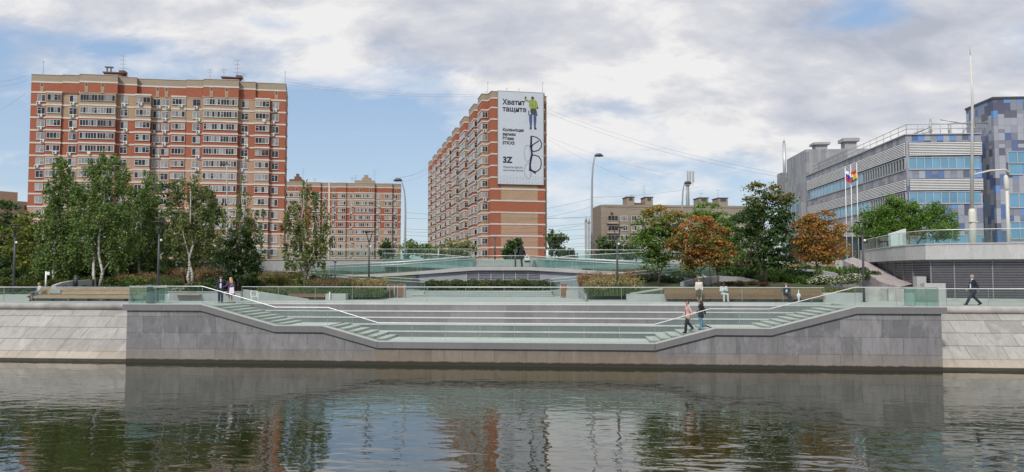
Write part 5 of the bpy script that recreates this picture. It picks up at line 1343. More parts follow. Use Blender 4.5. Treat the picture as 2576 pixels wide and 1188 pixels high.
tree('maple_tree', 'orange brown maple with several thin stems behind the standing woman', 60, [(1772, 716, 1758, 640), (1790, 716, 1785, 630), (1808, 716, 1800, 640), (1745, 716, 1742, 655)],
     [(1760, 562, 30, 18), (1740, 585, 40, 22), (1785, 590, 42, 24), (1715, 612, 30, 16), (1760, 618, 50, 26), (1812, 620, 26, 18), (1735, 645, 36, 18), (1790, 648, 38, 20), (1830, 640, 18, 12), (1760, 665, 44, 14)], ORANGE, 32, 'tier', 'bark', 0.084, .95, .06, group=MG, per=60, clump=.48, m2=(MIDG, lambda v_, q_: .34 - .45 * v_.z))
tree('maple_tree', 'fresh green maple behind the two orange ones', 70, [(1790, 700, 1788, 600)], [(1785, 530, 34, 22), (1760, 555, 32, 28), (1815, 560, 36, 28), (1790, 590, 50, 28), (1840, 600, 28, 32), (1850, 640, 26, 36), (1800, 640, 40, 30)], BRIGHT, 33, 'tier', 'bark', 0.099, .8, .13, group=MG, per=60, clump=.6)
tree('maple_tree', 'tallest dark green maple with brownish tips right of the middle of the slope', 63, [(1926, 700, 1922, 560), (1916, 700, 1905, 600)],
     [(1892, 480, 12, 22), (1935, 482, 28, 24), (1968, 500, 22, 24), (1900, 520, 30, 30), (1945, 530, 40, 34), (1875, 555, 30, 30), (1925, 575, 50, 36), (1980, 560, 26, 34), (1890, 610, 46, 32), (1955, 620, 40, 34), (1915, 655, 46, 22), (1968, 660, 26, 18)], DARKG, 34, 'tier', 'bark', 0.095, .9, .15, group=MG, per=60, clump=.55, m2=(MIXO, lambda v_, q_: (q_.z - 6.1) * .35))
tree('maple_tree', 'orange brown maple in front of the office block, above the white flowers', 62, [(2052, 706, 2064, 610)],
     [(2062, 545, 36, 20), (2035, 568, 36, 20), (2090, 572, 34, 22), (2060, 598, 52, 24), (2018, 602, 24, 16), (2108, 605, 24, 20), (2045, 630, 44, 18), (2090, 635, 40, 18), (2065, 652, 44, 12)], ORANGE, 35, 'tier', 'bark', 0.087, .95, .1, group=MG, per=60, clump=.5, m2=(MIXO, lambda v_, q_: .45 - .45 * v_.z))
tree('broad_tree', 'broad bright green tree on the drum terrace in front of the ribbon windows', 76, [(2270, 640, 2275, 560), (2265, 640, 2220, 560), (2275, 640, 2350, 560)],
     [(2235, 520, 30, 26), (2280, 520, 30, 22), (2205, 550, 40, 26), (2260, 550, 50, 28), (2320, 545, 44, 26), (2370, 550, 36, 24), (2180, 575, 34, 18), (2240, 580, 60, 22), (2330, 580, 62, 22), (2390, 585, 26, 16), (2360, 520, 14, 16)], BRIGHT, 36, 'round', 'bark', 0.091, 1.15, .16, per=60, clump=.55, zbase=7.0)
FT = 'distant trees along the town edge'
def far(px, py, w_, h, d, m, seed, lab, kind='round'):
    tree('distant_tree', lab, d, [(px, 655, px, py)], [(px - w_ * .3, py + h * .1, w_ * .4, h * .45), (px + w_ * .3, py, w_ * .4, h * .5), (px, py - h * .2, w_ * .45, h * .5), (px + w_ * .1, py + h * .45, w_ * .6, h * .3)], m, seed, kind, 'bark', .25, .7, .15, group=FT, clump=max(.32, min(.9, w_ * .026)), zbase=7.0, per=30)
far(972, 628, 24, 26, 120, DARKG, 41, 'round dark tree at the foot of the distant block')
far(1030, 624, 34, 30, 125, MIDG, 42, 'distant green tree right of the curved lamp post')
far(1072, 628, 30, 24, 125, MIDG, 43, 'distant low green tree left of the tall slab')
far(1108, 632, 30, 22, 118, YELLG, 44, 'distant yellow green tree at the left foot of the tall slab')
far(1158, 628, 44, 30, 112, YELLG, 45, 'yellow green tree at the middle of the tall slab foot')
far(1281, 632, 19, 40, 90, DARKG, 46, 'dark cypress in front of the end wall, left of a pair')
far(1303, 630, 9, 46, 92, DARKG, 47, 'slim dark cypress in front of the end wall, right of a pair')
far(1398, 618, 36, 52, 110, DARKG, 48, 'dark tree immediately right of the tall slab')
far(1432, 638, 26, 20, 112, DARKG, 49, 'small dark tree between the tall slab and the concrete pylon')
far(1525, 622, 44, 44, 120, DARKG, 50, 'dark tree at the left foot of the beige block')
far(1590, 632, 40, 34, 118, DARKG, 51, 'low dark tree in front of the beige block, left of the maples')

# ------------------------------------------------------------------ shrubs, hedges, grasses
SHM = {}
def shrub_mesh(key, rx_, ry_, rz_, m, seed, leafs=.07, n=None, lumps=6, extra=None):
    r_ = random.Random(seed); b = MB()
    lobes = [(Vector((r_.uniform(-.6, .6) * rx_, r_.uniform(-.6, .6) * ry_, rz_ * r_.uniform(.35, .75))), r_.uniform(.35, .6)) for _ in range(lumps)]
    n = n or int(420 * rx_ * (ry_ + rz_) / (leafs / .07) ** 2)
    for c, s in lobes:
        for i in range(n // lumps):
            v_ = Vector((r_.gauss(0, 1), r_.gauss(0, 1), r_.gauss(0, 1))).normalized() * r_.uniform(.55, 1.05)
            p = c + Vector((v_.x * rx_ * s, v_.y * ry_ * s, v_.z * rz_ * s)); 
            if p.z < 0: p.z = abs(p.z) * .4
            leaf(b, p, leafs * r_.uniform(.6, 1.3), r_, 0, .4)
            if extra and p.z > rz_ * .3 and r_.random() < extra[1]: leaf(b, p + v_ * .07 + Vector((0, -.05, .04)), leafs * 1.25, r_, 1, 1.5, 1.0)
    if extra: b.mesh
    return b.mesh('foliage', [m] + ([extra[0]] if extra else []))
JUN = leafmat('juniper_leaves', [(0.026, 0.050, 0.026), (0.050, 0.088, 0.037), (0.084, 0.126, 0.050), (0.126, 0.168, 0.076)])
SPI = leafmat('spirea_leaves', [(0.036, 0.060, 0.017), (0.072, 0.102, 0.024), (0.120, 0.144, 0.036), (0.180, 0.180, 0.054)])
HED = leafmat('hedge_leaves', [(0.037, 0.056, 0.020), (0.078, 0.102, 0.031), (0.125, 0.140, 0.047), (0.172, 0.164, 0.070)])
RUS = leafmat('rusty_leaves', [(0.050, 0.032, 0.018), (0.090, 0.052, 0.026), (0.140, 0.085, 0.040), (0.170, 0.120, 0.060)])
FLW = mat('cream_petals', (.62, .60, .50), .7, .15, 3)
for i in range(3):
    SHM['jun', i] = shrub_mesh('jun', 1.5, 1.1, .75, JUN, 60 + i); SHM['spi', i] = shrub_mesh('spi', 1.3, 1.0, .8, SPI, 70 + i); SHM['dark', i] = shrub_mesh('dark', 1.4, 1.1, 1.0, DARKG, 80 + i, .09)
    SHM['rus', i] = shrub_mesh('rus', 1.2, .9, .6, RUS, 90 + i); SHM['mid', i] = shrub_mesh('mid', 1.3, 1.0, .9, MIDG, 95 + i, .085)
SHM['flw', 0] = shrub_mesh('flw', 1.8, 1.0, .9, MIDG, 99, .08, extra=(FLW, .8)); SHM['flw', 1] = shrub_mesh('flw', 1.2, .8, .8, MIDG, 98, .08, extra=(FLW, .7))
def shrub(kind, px, py, label, group, s=1.0, i=0, d=None, z=None):
    d = d or hd(py); p = pt(px, py, d)
    o = bpy.data.objects.new('shrub', SHM[kind, i]); COL.objects.link(o); o.location = (p.x, p.y, (hz(p.y) if z is None else z) - .05); o.scale = (s, s, s); o.rotation_euler = (0, 0, (px * 1.7) % 1.2 - .6)
    return tag(o, label, 'shrub', group)
SG = 'shrubs on the left slope'; SR = 'shrubs on the right slope'
for k, px in enumerate(range(-10, 330, 44)): shrub('spi', px, 712 + (k % 2) * 5, 'yellow green shrub in the row behind the long bench at the left', SG + ' behind the bench', 1.05, k % 3)
for k, px in enumerate(range(-20, 340, 60)): shrub('jun', px, 728, 'grey green juniper mound directly behind the long bench back at the left', SG + ', front row', .75, k % 3)
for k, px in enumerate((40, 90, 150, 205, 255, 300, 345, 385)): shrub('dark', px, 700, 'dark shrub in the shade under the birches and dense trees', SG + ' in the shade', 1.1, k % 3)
for k, (px, py) in enumerate(((340, 700), (372, 690), (405, 690), (430, 698), (330, 716))): shrub('mid', px, py, 'green shrub mound below the grey retaining wall near the leaning lamp post', SG + ' below the wall', 1.0, k % 3)
for k, (px, py) in enumerate(((540, 722), (575, 728), (615, 722), (650, 724), (668, 712), (500, 730), (530, 735))): shrub('dark', px, py, 'dark shrub behind the standing couple', SG + ' behind the couple', .85, k % 3)
for k, (px, py) in enumerate(((400, 728), (440, 732), (470, 730))): shrub('flw', px, py, 'low shrub with cream flowers right of the leaning lamp post', SG + ' with cream flowers', .5, k % 2)
for k, (px, py) in enumerate(((800, 716), (830, 720), (860, 722), (885, 726), (780, 726), (905, 716))): shrub('rus' if k % 2 else 'dark', px, py, ('dark' if k % 2 == 0 else 'rust brown') + ' low shrub right of the lone birch', SG + ' right of the lone birch', .8, k % 3)
for k, px in enumerate(range(1082, 1385, 19)): 
    o = shrub('jun' if k % 3 else 'rus', px, 720, 'clipped shrub of the low hedge in front of the louvres under the footbridge', 'hedge shrubs under the footbridge', 1.15, k % 3, 67.5, 4.0); o.data = SHM[('spi' if k % 3 == 1 else 'jun'), k % 3]; o.rotation_euler = (0, 0, (px * .7) % 3)
for k, (px, py) in enumerate(((1640, 712), (1672, 714), (1690, 720), (1618, 716))): shrub('jun', px, py, 'grey green shrub under the leftmost maple, behind the long bench', SR + ' by the grasses', .85, k % 3)
for k, (px, py) in enumerate(((1850, 690), (1885, 684), (1920, 694), (1960, 700), (2000, 694), (2040, 700), (2075, 704), (1845, 706), (1895, 706), (1940, 712), (1985, 712), (2025, 716), (2110, 706), (2150, 710), (2180, 716))): shrub('dark' if k % 3 else 'mid', px, py, ('mid green' if k % 3 == 0 else 'dark') + ' shrub on the slope under the tall maple', SR + ' under the tall maple', 1.0, k % 3)
for k, (px, py) in enumerate(((1960, 716), (1995, 720), (2030, 722), (2065, 724), (1925, 718))): shrub('mid', px, py, 'green shrub behind the right end of the long bench', SR + ' behind the bench', .8, k % 3)
for k, (px, py) in enumerate(((2060, 726), (2100, 724), (2135, 722))): shrub('flw', px, py, 'shrub covered in cream flowers left of the lamp post', SR + ' with cream flowers', .82, k % 2)
for k, (px, py) in enumerate(((1830, 724), (1860, 725), (1890, 724), (1915, 726))): shrub('rus', px, py, 'rust brown low shrub behind the middle of the long bench', SR + ' turned brown', .6, k % 3)
for k, (px, py) in enumerate(((1820, 692), (1835, 676), (1700, 704), (1720, 712), (1740, 706))): shrub('spi', px, py, 'yellow green shrub at the foot of the orange maple', SR + ' at the orange maple', .8, k % 3)
for k, (px, py) in enumerate(((1995, 672), (2030, 674), (2065, 674), (1960, 674))): shrub('spi', px, py, 'yellow shrub high on the slope above the curved bench', SR + ' above the curved bench', .8, k % 3)

def grassmat(name, cols):
    t = NT(name); g = t.add('ShaderNodeNewGeometry'); o = t.obj(); n = t.noise(o, 1.2, 3)
    f_ = t.math('ADD', t.math('MULTIPLY', g.outputs['Random Per Island'], .6), t.math('MULTIPLY', n, .5)); k = len(cols) - 1
    t.color(t.ramp(f_, [(.15 + .7 * i / k, c) for i, c in enumerate(cols)])); t.rough(.7); return t.m
GG = grassmat('green_blades', [(.03, .055, .012), (.06, .10, .02), (.11, .15, .035)]); GO = grassmat('orange_plumes', [(.16, .095, .04), (.26, .16, .07), (.34, .23, .11)])
GY = grassmat('straw_plumes', [(.20, .16, .06), (.28, .22, .09), (.36, .30, .14)]); GYG = grassmat('yellow_green_blades', [(.07, .09, .02), (.13, .14, .03), (.19, .18, .05)])
GBR = grassmat('brown_plumes', [(.10, .06, .035), (.17, .10, .055), (.22, .14, .08)])
def grass(x0, x1, py, label, blade, plume, h, n, dep=2.2, seed=1, d=None, zf=None, pl=.35, name='ornamental_grass'):
    """a bed of tall grass between two picture columns"""
    r_ = random.Random(seed); d = d or hd(py); a, c = pt(x0, py, d), pt(x1, py, d); b = MB()
    for i in range(n):
        t_ = r_.random(); x = a.x + (c.x - a.x) * t_; y = a.y + (c.y - a.y) * t_ + r_.uniform(-.5, .5) * dep; z = (hz(y) if zf is None else zf) - .05
        tuft = .75 + .3 * math.sin(x * 2.3) * math.sin(y * 3.1 + 1)
        hh_ = h * tuft * r_.uniform(.7, 1.12); lx, ly = r_.gauss(0, .22) * hh_, r_.gauss(0, .22) * hh_; w_ = r_.uniform(.012, .026)
        k = len(b.v); ca, sa = math.cos(i), math.sin(i)
        b.v += [(x - w_ * ca, y - w_ * sa, z), (x + w_ * ca, y + w_ * sa, z), (x + lx * .35 + w_ * .8 * ca, y + ly * .35, z + hh_ * .62), (x + lx, y + ly, z + hh_ * .98), (x + lx * .35 - w_ * .8 * ca, y + ly * .35, z + hh_ * .62)]
        b.f.append((k, k + 1, k + 2, k + 3, k + 4)); b.m.append(0); b.sm.append(False)
        if r_.random() < pl:
            for q_ in range(2): leaf(b, (x + lx * (1 - .12 * q_), y + ly * (1 - .12 * q_), z + hh_ * (1.0 - .1 * q_)), .028, r_, 1, -.2, 2.6)
    o = b.build(name, [blade, plume]); tag(o, label, 'grass', None, 'stuff'); return o
grass(300, 395, 712, 'orange brown ornamental grass under the slim birch', GG, GO, 1.15, 2600, 2.5, 1, pl=.8)
grass(420, 545, 702, 'tall orange ornamental grass under the forked birch', GBR, GO, 1.2, 3200, 2.5, 2, pl=.9)
grass(395, 450, 718, 'green grass beside the leaning lamp post', GG, GG, 1.0, 1500, 2, 3)
grass(640, 765, 716, 'tall yellow green grass left of the lone birch', GYG, GO, 1.35, 3600, 3, 4, pl=.4)
grass(655, 770, 740, 'fresh green grass behind the short timber bench', GG, GYG, .8, 3000, 2.5, 5, pl=.3)
grass(780, 890, 728, 'brown and green grass right of the lone birch', GG, GBR, 1.0, 2600, 2.5, 6, pl=.6)
grass(880, 968, 726, 'pale straw grass beside the two bins', GY, GY, .95, 1600, 1.5, 7, pl=.8)
grass(770, 965, 746, 'low green grass at the edge of the promenade left of the bins', GG, GG, .55, 4200, 1.4, 8, d=57.5)
grass(1478, 1610, 746, 'tall yellow green grass right of the single bin', GG, GY, 1.2, 4600, 2.0, 9, d=57.5, pl=.6)
grass(1455, 1600, 722, 'reddish brown grass above the yellow grass', GBR, GO, 1.15, 3000, 2.6, 10, pl=.7)
grass(1570, 1660, 712, 'pinkish brown grass behind the lamp post', GBR, GBR, 1.1, 2000, 2.0, 11, pl=.7)
grass(1690, 2160, 728, 'low green ground cover behind the long bench', GG, GYG, .4, 5000, 2.0, 12, d=57)
grass(-30, 340, 735, 'low grass behind the left bench', GG, GYG, .45, 4000, 2.0, 13, d=58)
grass(1800, 1900, 690, 'fresh grass between the shrubs and the tall maple', GG, GYG, .8, 1800, 2.5, 14)
# ------------------------------------------------------------------ promenade lamps
def lamp(px, d, h, rz, label, zb=None, wide=True):
    p = pt(px, 687, d); p.z = zb if zb is not None else ZD
    e = empty('promenade_lamp', p, rz, label, 'lamp post', 'dark lamp posts on the promenade')
    b = MB(); b.tube([(0, 0, -.1), (0, 0, h * .45), (0, 0, h - .95)], [.085, .075, .065], 10); b.lathe([(.17, 0), (.17, .02)], n=12); b.build('pole', M['dark'], e)
    for s_ in (-1, 1):
        b = MB(); b.tube([(0, 0, h - 1.0), (s_ * .10, 0, h - .75), (s_ * .26, 0, h - .12)], [.055, .045, .035], 7); b.build('fork_arm', M['dark'], e)
    b = MB(); b.lathe([(.08, h - .13), (.50, h - .10), (.52, h - .06), (.10, h - .02)], n=20); b.build('lamp_head', M['dark'], e)
    b = MB(); b.ball((.12, -.05, h - 1.35), .09, 8); b.build('camera', M['white'], e)
    return e
lamp(35, 54.6, 5.6, .3, 'dark promenade lamp post standing nearest the left edge, beside the seated bald man')
lamp(398, 51.8, 5.65, 1.1, 'dark promenade lamp post behind the left end of the granite platform')
lamp(928, 63.5, 5.45, .2, 'dark promenade lamp post between the lone birch and the two bins', 3.75)
lamp(1553, 57.3, 5.6, 0, 'dark promenade lamp post in front of the beige block, in the yellow grass')
lamp(2172, 52.2, 5.65, .15, 'dark promenade lamp post right of the long bench, in front of the drum')

# ------------------------------------------------------------------ tall street lamps, mast, poles
def street(px, d, pts, label, r0=.16, head=1.0, zb=ZG, m='post', group='tall curved street lamps'):
    p = pt(px, 687, d); p.z = zb; e = empty('street_lamp', p, 0, label, 'street lamp', group)
    P_ = [pt(x, y, d) - p for x, y in pts]; P_[0].z = -.1
    n = len(P_); b = MB(); b.tube(P_, [r0 * (1 - .62 * i / (n - 1)) for i in range(n)], 8); b.build('pole', M[m], e)
    t_ = (P_[-1] - P_[-2]).normalized(); c = P_[-1]; s_ = 1 if t_.x > 0 else -1
    b = MB(); b.tube([c - Vector((.2*s_, 0, .12)), c + Vector((.1*s_, 0, .02)), c + Vector((.55*s_, 0, .02)), c + Vector((.95*s_, 0, -.1))], [.08 * head, .22 * head, .24 * head, .06 * head], 8); b.build('lamp_head', M['dark'], e)
    return e
street(1018.5, 96, [(1018.5, 655), (1019, 600), (1020, 538), (1019.5, 505), (1017, 480), (1012, 461), (1008, 453)], 'tall street lamp curving left beside the distant block')
street(1488.6, 95, [(1488.6, 655), (1489, 600), (1489, 495), (1489.5, 455), (1491.5, 420), (1495, 398), (1499, 391)], 'tall street lamp curving right beside the concrete pylon', .17)
street(1716, 112, [(1716, 640), (1716, 560), (1716.5, 510), (1718, 480), (1721, 464), (1724, 460)], 'tall street lamp above the green maple, in front of the beige block', .17)
e = street(571, 92, [(571, 655), (571, 560), (571, 440), (571, 412)], 'pale straight mast with small twin lamps in front of the left block', .13, .5, m='conc', group=None)
p = pt(1477, 687, 93)
for i, (xa, xb, top, lab) in enumerate(((1471, 1477.5, 559, 'grey concrete pylon left of the tall street lamp'), (1479, 1484.5, 563, 'narrower concrete pylon touching the tall street lamp'))):
    a, c = pt(xa, top, 93), pt(xb, top, 93); b = MB(); b.box(a.x, c.x, a.y, a.y + .7, 6.8, a.z); b.tube([((a.x + c.x) / 2, a.y + .3, a.z), ((a.x + c.x) / 2, a.y + .3, a.z + .8)], [.18, .05], 6); o = b.build('concrete_pylon', M['concd']); tag(o, lab, 'pylon')
# white spire mast on the drum terrace and its neighbour
d = 60; p = pt(2450, 687, d); p.z = 6.95
e = empty('spire_mast', p, 0, 'very tall white tapering mast on the drum terrace in front of the office block', 'mast')
M['cream'] = mat('cream_paint', (.60, .58, .53), .5, .08, .6)
def up(px, py): return pt(px, py, d) - p
b = MB(); z_a = up(2450, 535).z; b.tube([(0, 0, 0), (0, 0, z_a - .8), (0, 0, z_a), (0, 0, z_a + .3)], [.29, .27, .27, .2], 10)
b.box(-.31, .31, -.31, .31, z_a * .78, z_a * .78 + .06); b.build('base_column', M['cream'], e)
b = MB(); q1, q2, q3 = up(2446, 240), up(2441, 140), up(2437, 88); b.tube([(0, 0, z_a + .3), q1, q2], [.15, .09, .05], 8); b.build('shaft', M['cream'], e)
b = MB(); b.tube([q2, q3], [.03, .012], 6); b.build('spike', M['cream'], e)
b = MB(); z_b = up(2450, 440).z; hp = pt(2540, 436, d) - p; 
p2 = pt(2540, 687, d); p2.z = 6.95
b.tube([(.2, 0, z_b), (hp.x * .5, hp.y * .5, z_b + .35), (hp.x * .9, hp.y * .9, z_b + .42), (hp.x, hp.y, z_b + .1)], .07, 8); b.build('bracket_arm', M['cream'], e)
e2 = empty('terrace_lamp', p2, 0, 'white lamp post with a thick rounded head right of the tall mast', 'lamp post')
hz_ = pt(2540, 480, d).z - 6.95; b = MB(); b.tube([(0, 0, 0), (0, 0, hz_)], [.15, .12], 8); b.build('pole', M['cream'], e2)
b = MB(); ht = pt(2538, 440, d).z - 6.95; b.tube([(0, 0, hz_), (0, 0, hz_ + .15), (-.05, 0, ht - .2), (-.05, 0, ht)], [.1, .19, .17, .06], 10); b.build('lamp_head', M['cream'], e2)
# slim posts on the slope, sign, small things
def post(name, px, pyb, pyt, d, r, label, cat, m='post', top=None):
    a, c = pt(px, pyb, d), pt(px, pyt, d); b = MB(); b.tube([(0, 0, -.3), (0, 0, c.z - a.z)], r, 8)
    if top == 'dome': b.ball((0, 0, c.z - a.z - .1), .16, 8, 0, .6)
    if top == 'wedge': b.hexa([(-.15, -.05, c.z - a.z), (.2, -.05, c.z - a.z - .1), (.2, .1, c.z - a.z - .1), (-.15, .1, c.z - a.z), (-.2, -.05, c.z - a.z + .2), (.2, -.05, c.z - a.z + .3), (.2, .1, c.z - a.z + .3), (-.2, .1, c.z - a.z + .2)])
    o = b.build(name, M[m], None, a); return tag(o, label, cat)
post('camera_post', 843, 712, 655, 66, .07, 'thin grey post with a dark camera dome above the left ramp', 'camera post', 'post', 'dome')
post('light_post', 1296.5, 671, 634, ya + 1.2, .085, 'slim dark post with a pale wedge top on the footbridge beside the walker', 'light post', 'dark', 'wedge')
post('light_post', 1103, 655, 625, 82, .09, 'short grey post behind the upper left glass rail', 'light post')
post('light_post', 1377, 655, 630, 82, .12, 'short pale post behind the upper right glass rail', 'light post', 'white')
post('street_post', 1245, 655, 600, 105, .11, 'thin dark post in front of the left corner of the end wall', 'post', 'dark', 'wedge')
post('sign_post', 115, 724, 683, 62, .07, 'white post carrying a small pale sign, behind the seated bald man', 'sign post', 'white')
a = pt(117.5, 684, 61.9); c = pt(125.5, 692, 61.9); b = MB(); b.box(a.x, c.x, a.y - .03, a.y + .03, c.z, a.z); o = b.build('small_sign', M['white']); tag(o, 'small blank pale sign plate fixed to the white post', 'sign')
post('bollard', 191, 712, 693, 62, .14, 'short dark bollard on the curved low wall behind the long left bench', 'bollard', 'dark', 'dome')
def curve_wall(pts, h, th, name, label, cat, m, zt=None):
    P_ = [pt(x, y, dd) for x, y, dd in pts]; pl = [(q_.x, q_.y) for q_ in P_]; of = offset_poly(pl, -th); b = MB()
    for i in range(len(pl) - 1):
        a, c, c2, a2 = pl[i], pl[i + 1], of[i + 1], of[i]; za, zb_ = P_[i].z, P_[i + 1].z
        b.hexa([(*a, za - h), (*c, zb_ - h), (*c2, zb_ - h), (*a2, za - h), (*a, za), (*c, zb_), (*c2, zb_), (*a2, za)])
    o = b.build(name, m); return tag(o, label, cat)
curve_wall([(140, 718, 60), (160, 711, 61), (185, 706.5, 62), (212, 705, 63), (232, 704, 64)], 1.2, .35, 'curved_wall', 'curved low grey wall on the slope behind the long left bench', 'wall', M['concd'])
curve_wall([(1720, 710, 61.5), (1760, 700, 63), (1810, 694, 65), (1860, 697, 65), (1905, 706, 63.5)], 1.2, .35, 'curved_wall', 'curved low grey wall on the slope under the maples', 'wall', M['concd'])
curve_wall([(1960, 678, 72), (2010, 676, 71), (2060, 680, 69), (2100, 688, 67)], 1.2, .35, 'curved_wall', 'curved low grey wall high on the slope below the thin timber bench', 'wall', M['concd'])
# path plates on the right slope
b = MB(); P_ = [pt(x, y, dd) for x, y, dd in ((1640, 698, 70.5), (1765, 694, 71), (1800, 712, 64.5), (1700, 706, 66.5))]; b.face([(q_.x, q_.y, hz(q_.y) + .16) for q_ in reversed(P_)]); 
b.v = [(x, y, z) for x, y, z in b.v]; o = b.build('path', M['conc']); o['kind'] = 'structure'

# ------------------------------------------------------------------ benches
def bench(x0, x1, y, z, label, m, back=True, legs=4, name='timber_bench', group='timber benches', rz=0, dep=.55, hb=.95, over=0):
    e = empty(name, ((x0 + x1) / 2, y, z), rz, label, 'bench', group); w_ = (x1 - x0) / 2
    r_ = random.Random(int(abs(x0) * 10))
    b = MB()
    for i in range(5): b.box(-w_, w_, -dep + i * dep / 5 + .012, -dep + (i + 1) * dep / 5 - .012, .40, .45)
    for i in range(2): b.box(-w_, w_, -dep - .03, -dep + .0, .2 + i * .1, .285 + i * .1)
    b.build('seat', m, e)
    if back:
        b = MB()
        for i in range(5):
            za = .50 + i * (hb - .5) / 5; zb_ = za + (hb - .5) / 5 - .036; ya_ = .02 + i * .035
            b.hexa([(-w_, ya_, za), (w_, ya_, za), (w_, ya_ + .04, za), (-w_, ya_ + .04, za), (-w_, ya_ + .03, zb_), (w_, ya_ + .03, zb_), (w_, ya_ + .07, zb_), (-w_, ya_ + .07, zb_)])
        b.build('backrest', m, e)
    for i in range(legs):
        x = -w_ + .15 + (2 * w_ - .3) * i / max(1, legs - 1); b = MB()
        b.box(x - .03, x + .03, -dep + .05, .05, 0, .395)
        if back: b.hexa([(x - .02, .0, .395), (x + .02, .0, .395), (x + .02, .1, .395), (x - .02, .1, .395), (x - .02, .2, hb - .05), (x + .02, .2, hb - .05), (x + .02, .26, hb - .05), (x - .02, .26, hb - .05)])
        b.build('leg', M['dark'], e)
    b = MB(); b.box(-w_ + .05, w_ - .05, -.08, 0.0, .0, .38); b.build('plinth', M['concd'], e)
    return e
YBL = 51.35
bl0, bl1 = XatY(92, YBL), XatY(374, YBL)
bench(bl0, bl1, YBL, ZD, 'very long pale timber bench on the left quay where the bald man sits', M['woodp'], legs=7)
b = MB(); b.box(XatY(8, YBL), bl0 - .02, YBL - .6, YBL + .4, ZD - .02, ZD + .45); o = b.build('stone_block', M['conc']); tag(o, 'long low pale stone block left of the long timber bench', 'stone block')
o = b = MB(); b.box(bl0 + 1.05, bl0 + 1.9, YBL - .02, YBL + .02, ZD + .53, ZD + .86); o = b.build('info_plate', M['concd']); tag(o, 'small grey plate leaning on the bench back beside the bald man', 'plate')
YBR = 53.95
br0, br1 = XatY(1671, YBR), XatY(2068, YBR)
bench(br0, br1, YBR, ZD, 'very long brown timber bench on the right where three people rest', M['wood'], legs=8)
sb0, sb1 = XatY(729.5, 55.2), XatY(822, 55.2)
bench(sb0, sb1, 55.5, ZD, 'short backless timber bench in front of the fresh green grass', M['wood'], back=False, legs=3)
b = MB(); b.box(sb1 + .02, XatY(873, 55.2), 54.9, 55.7, ZD - .02, ZD + .46); o = b.build('stone_block', M['conc']); tag(o, 'low pale stone block joined to the short timber bench', 'stone block')
b = MB(); q_ = (sb1 + .35); b.box(q_, q_ + .08, 54.75, 54.85, ZD, ZD + .6); o = b.build('low_post', M['white']); tag(o, 'thin white post in front of the stone block by the short bench', 'post')
qa, qb_ = XatY(474, 56.5), XatY(545, 56.5)
def slopebench(xa, xb, py, d, label, m, hb=.95, rz=0.0):
    a, c = pt(xa, py, d), pt(xb, py, d); L = (c - a).length; z = a.z
    e = bench(-L / 2, L / 2, 0, z, label, m, legs=3, hb=hb); e.location = ((a.x + c.x) / 2, (a.y + c.y) / 2, z); e.rotation_euler = (0, 0, YAW + rz); return e
slopebench(484, 546, 684, 74.5, 'brown timber bench high on the left slope below the grey wall', M['wood'])
slopebench(1806, 1893, 673, 74.5, 'brown timber bench high on the right slope between the maples', M['wood'], 1.1)
slopebench(1938, 2100, 676, 73, 'long thin timber bench high on the right slope under the tall maple', M['woodp'], .5)
# dark planter wall behind the couple, wedge wall, right planter block
b = MB(); y_ = 52.15; b.box(XatY(424, y_), XatY(606, y_), y_, y_ + .3, ZD - .02, ZD + .62); b.box(XatY(424, y_) - .03, XatY(606, y_) + .03, y_ - .04, y_ + .34, ZD + .622, ZD + .68); o = b.build('planter_wall', M['concd']); tag(o, 'low dark grey planter wall behind the standing couple', 'wall')
b = MB(); xa, xb = XatY(442, 51.9), XatY(505, 51.9); b.box(xa, xb, 51.75, 52.1, ZD + .42, ZD + .48); o = b.build('wall_seat', M['woodp']); tag(o, 'thin timber seat board along the dark planter wall', 'seat')
ya1 = 53.2; xa, xb = XatY(612, ya1), XatY(775, 54.5); b = MB(); b.hexa([(xa, ya1, ZD - .02), (xb, 54.6, ZD - .02), (xb, 55.0, ZD - .02), (xa, ya1 + .4, ZD - .02), (xa, ya1, ZD + .8), (xb, 54.6, ZD + .05), (xb, 55.0, ZD + .05), (xa, ya1 + .4, ZD + .8)])
o = b.build('wedge_wall', M['conc']); tag(o, 'pale concrete wall tapering down to the right towards the short bench', 'wall')
b = MB(); xa, xb = XatY(1574, 54.9), XatY(1669, 54.9); b.box(xa, xb, 54.0, 54.6, ZD - .02, ZD + .5); b.bar((xa + .3, 54.8, ZD + .5), (xb, 55.6, ZD + .86), .25, .12)
o = b.build('planter_block', M['conc']); tag(o, 'pale stone planter block at the left end of the long brown bench', 'planter')
b = MB(); b.box(br1 + .1, XatY(2172, 54.3), 54.3, 54.9, ZD - .02, ZD + .62); o = b.build('planter_block', M['conc']); tag(o, 'long pale stone planter edge right of the long brown bench', 'planter')
# litter bins
def bin_(px0, px1, d, label):
    a, c = pt(px0, 687, d), pt(px1, 687, d); w_ = (c.x - a.x) / 2; h = 1.08
    e = empty('litter_bin', ((a.x + c.x) / 2, a.y + w_, ZD), 0, label, 'litter bin', 'timber clad litter bins'); b = MB()
    n = 6
    for i in range(n):
        x0, x1 = -w_ * .82 + 1.64 * w_ * i / n, -w_ * .82 + 1.64 * w_ * (i + 1) / n
        b.box(x0 + .006, x1 - .006, -w_, -w_ + .03, .08, h - .1); b.box(x0 + .006, x1 - .006, w_ - .03, w_, .08, h - .1)
    b.box(-w_ * .8, w_ * .8, -w_ + .031, w_ - .031, .06, h - .14); b.build('cladding', M['woodr'], e)
    for s_ in (-1, 1):
        b = MB(); b.box(*sorted((s_ * w_ * .84, s_ * w_)), -w_ - .01, w_ + .01, 0, h - .03); b.build('side_panel', M['conc'], e)
    b = MB(); b.box(-w_ * 1.02, w_ * 1.02, -w_ * 1.03, w_ * 1.03, h - .02, h + .03); b.box(-w_ * .7, w_ * .7, -w_ * .98, -w_ * .9, h - .09, h - .022); b.build('lid', M['woodd'], e)
    return e
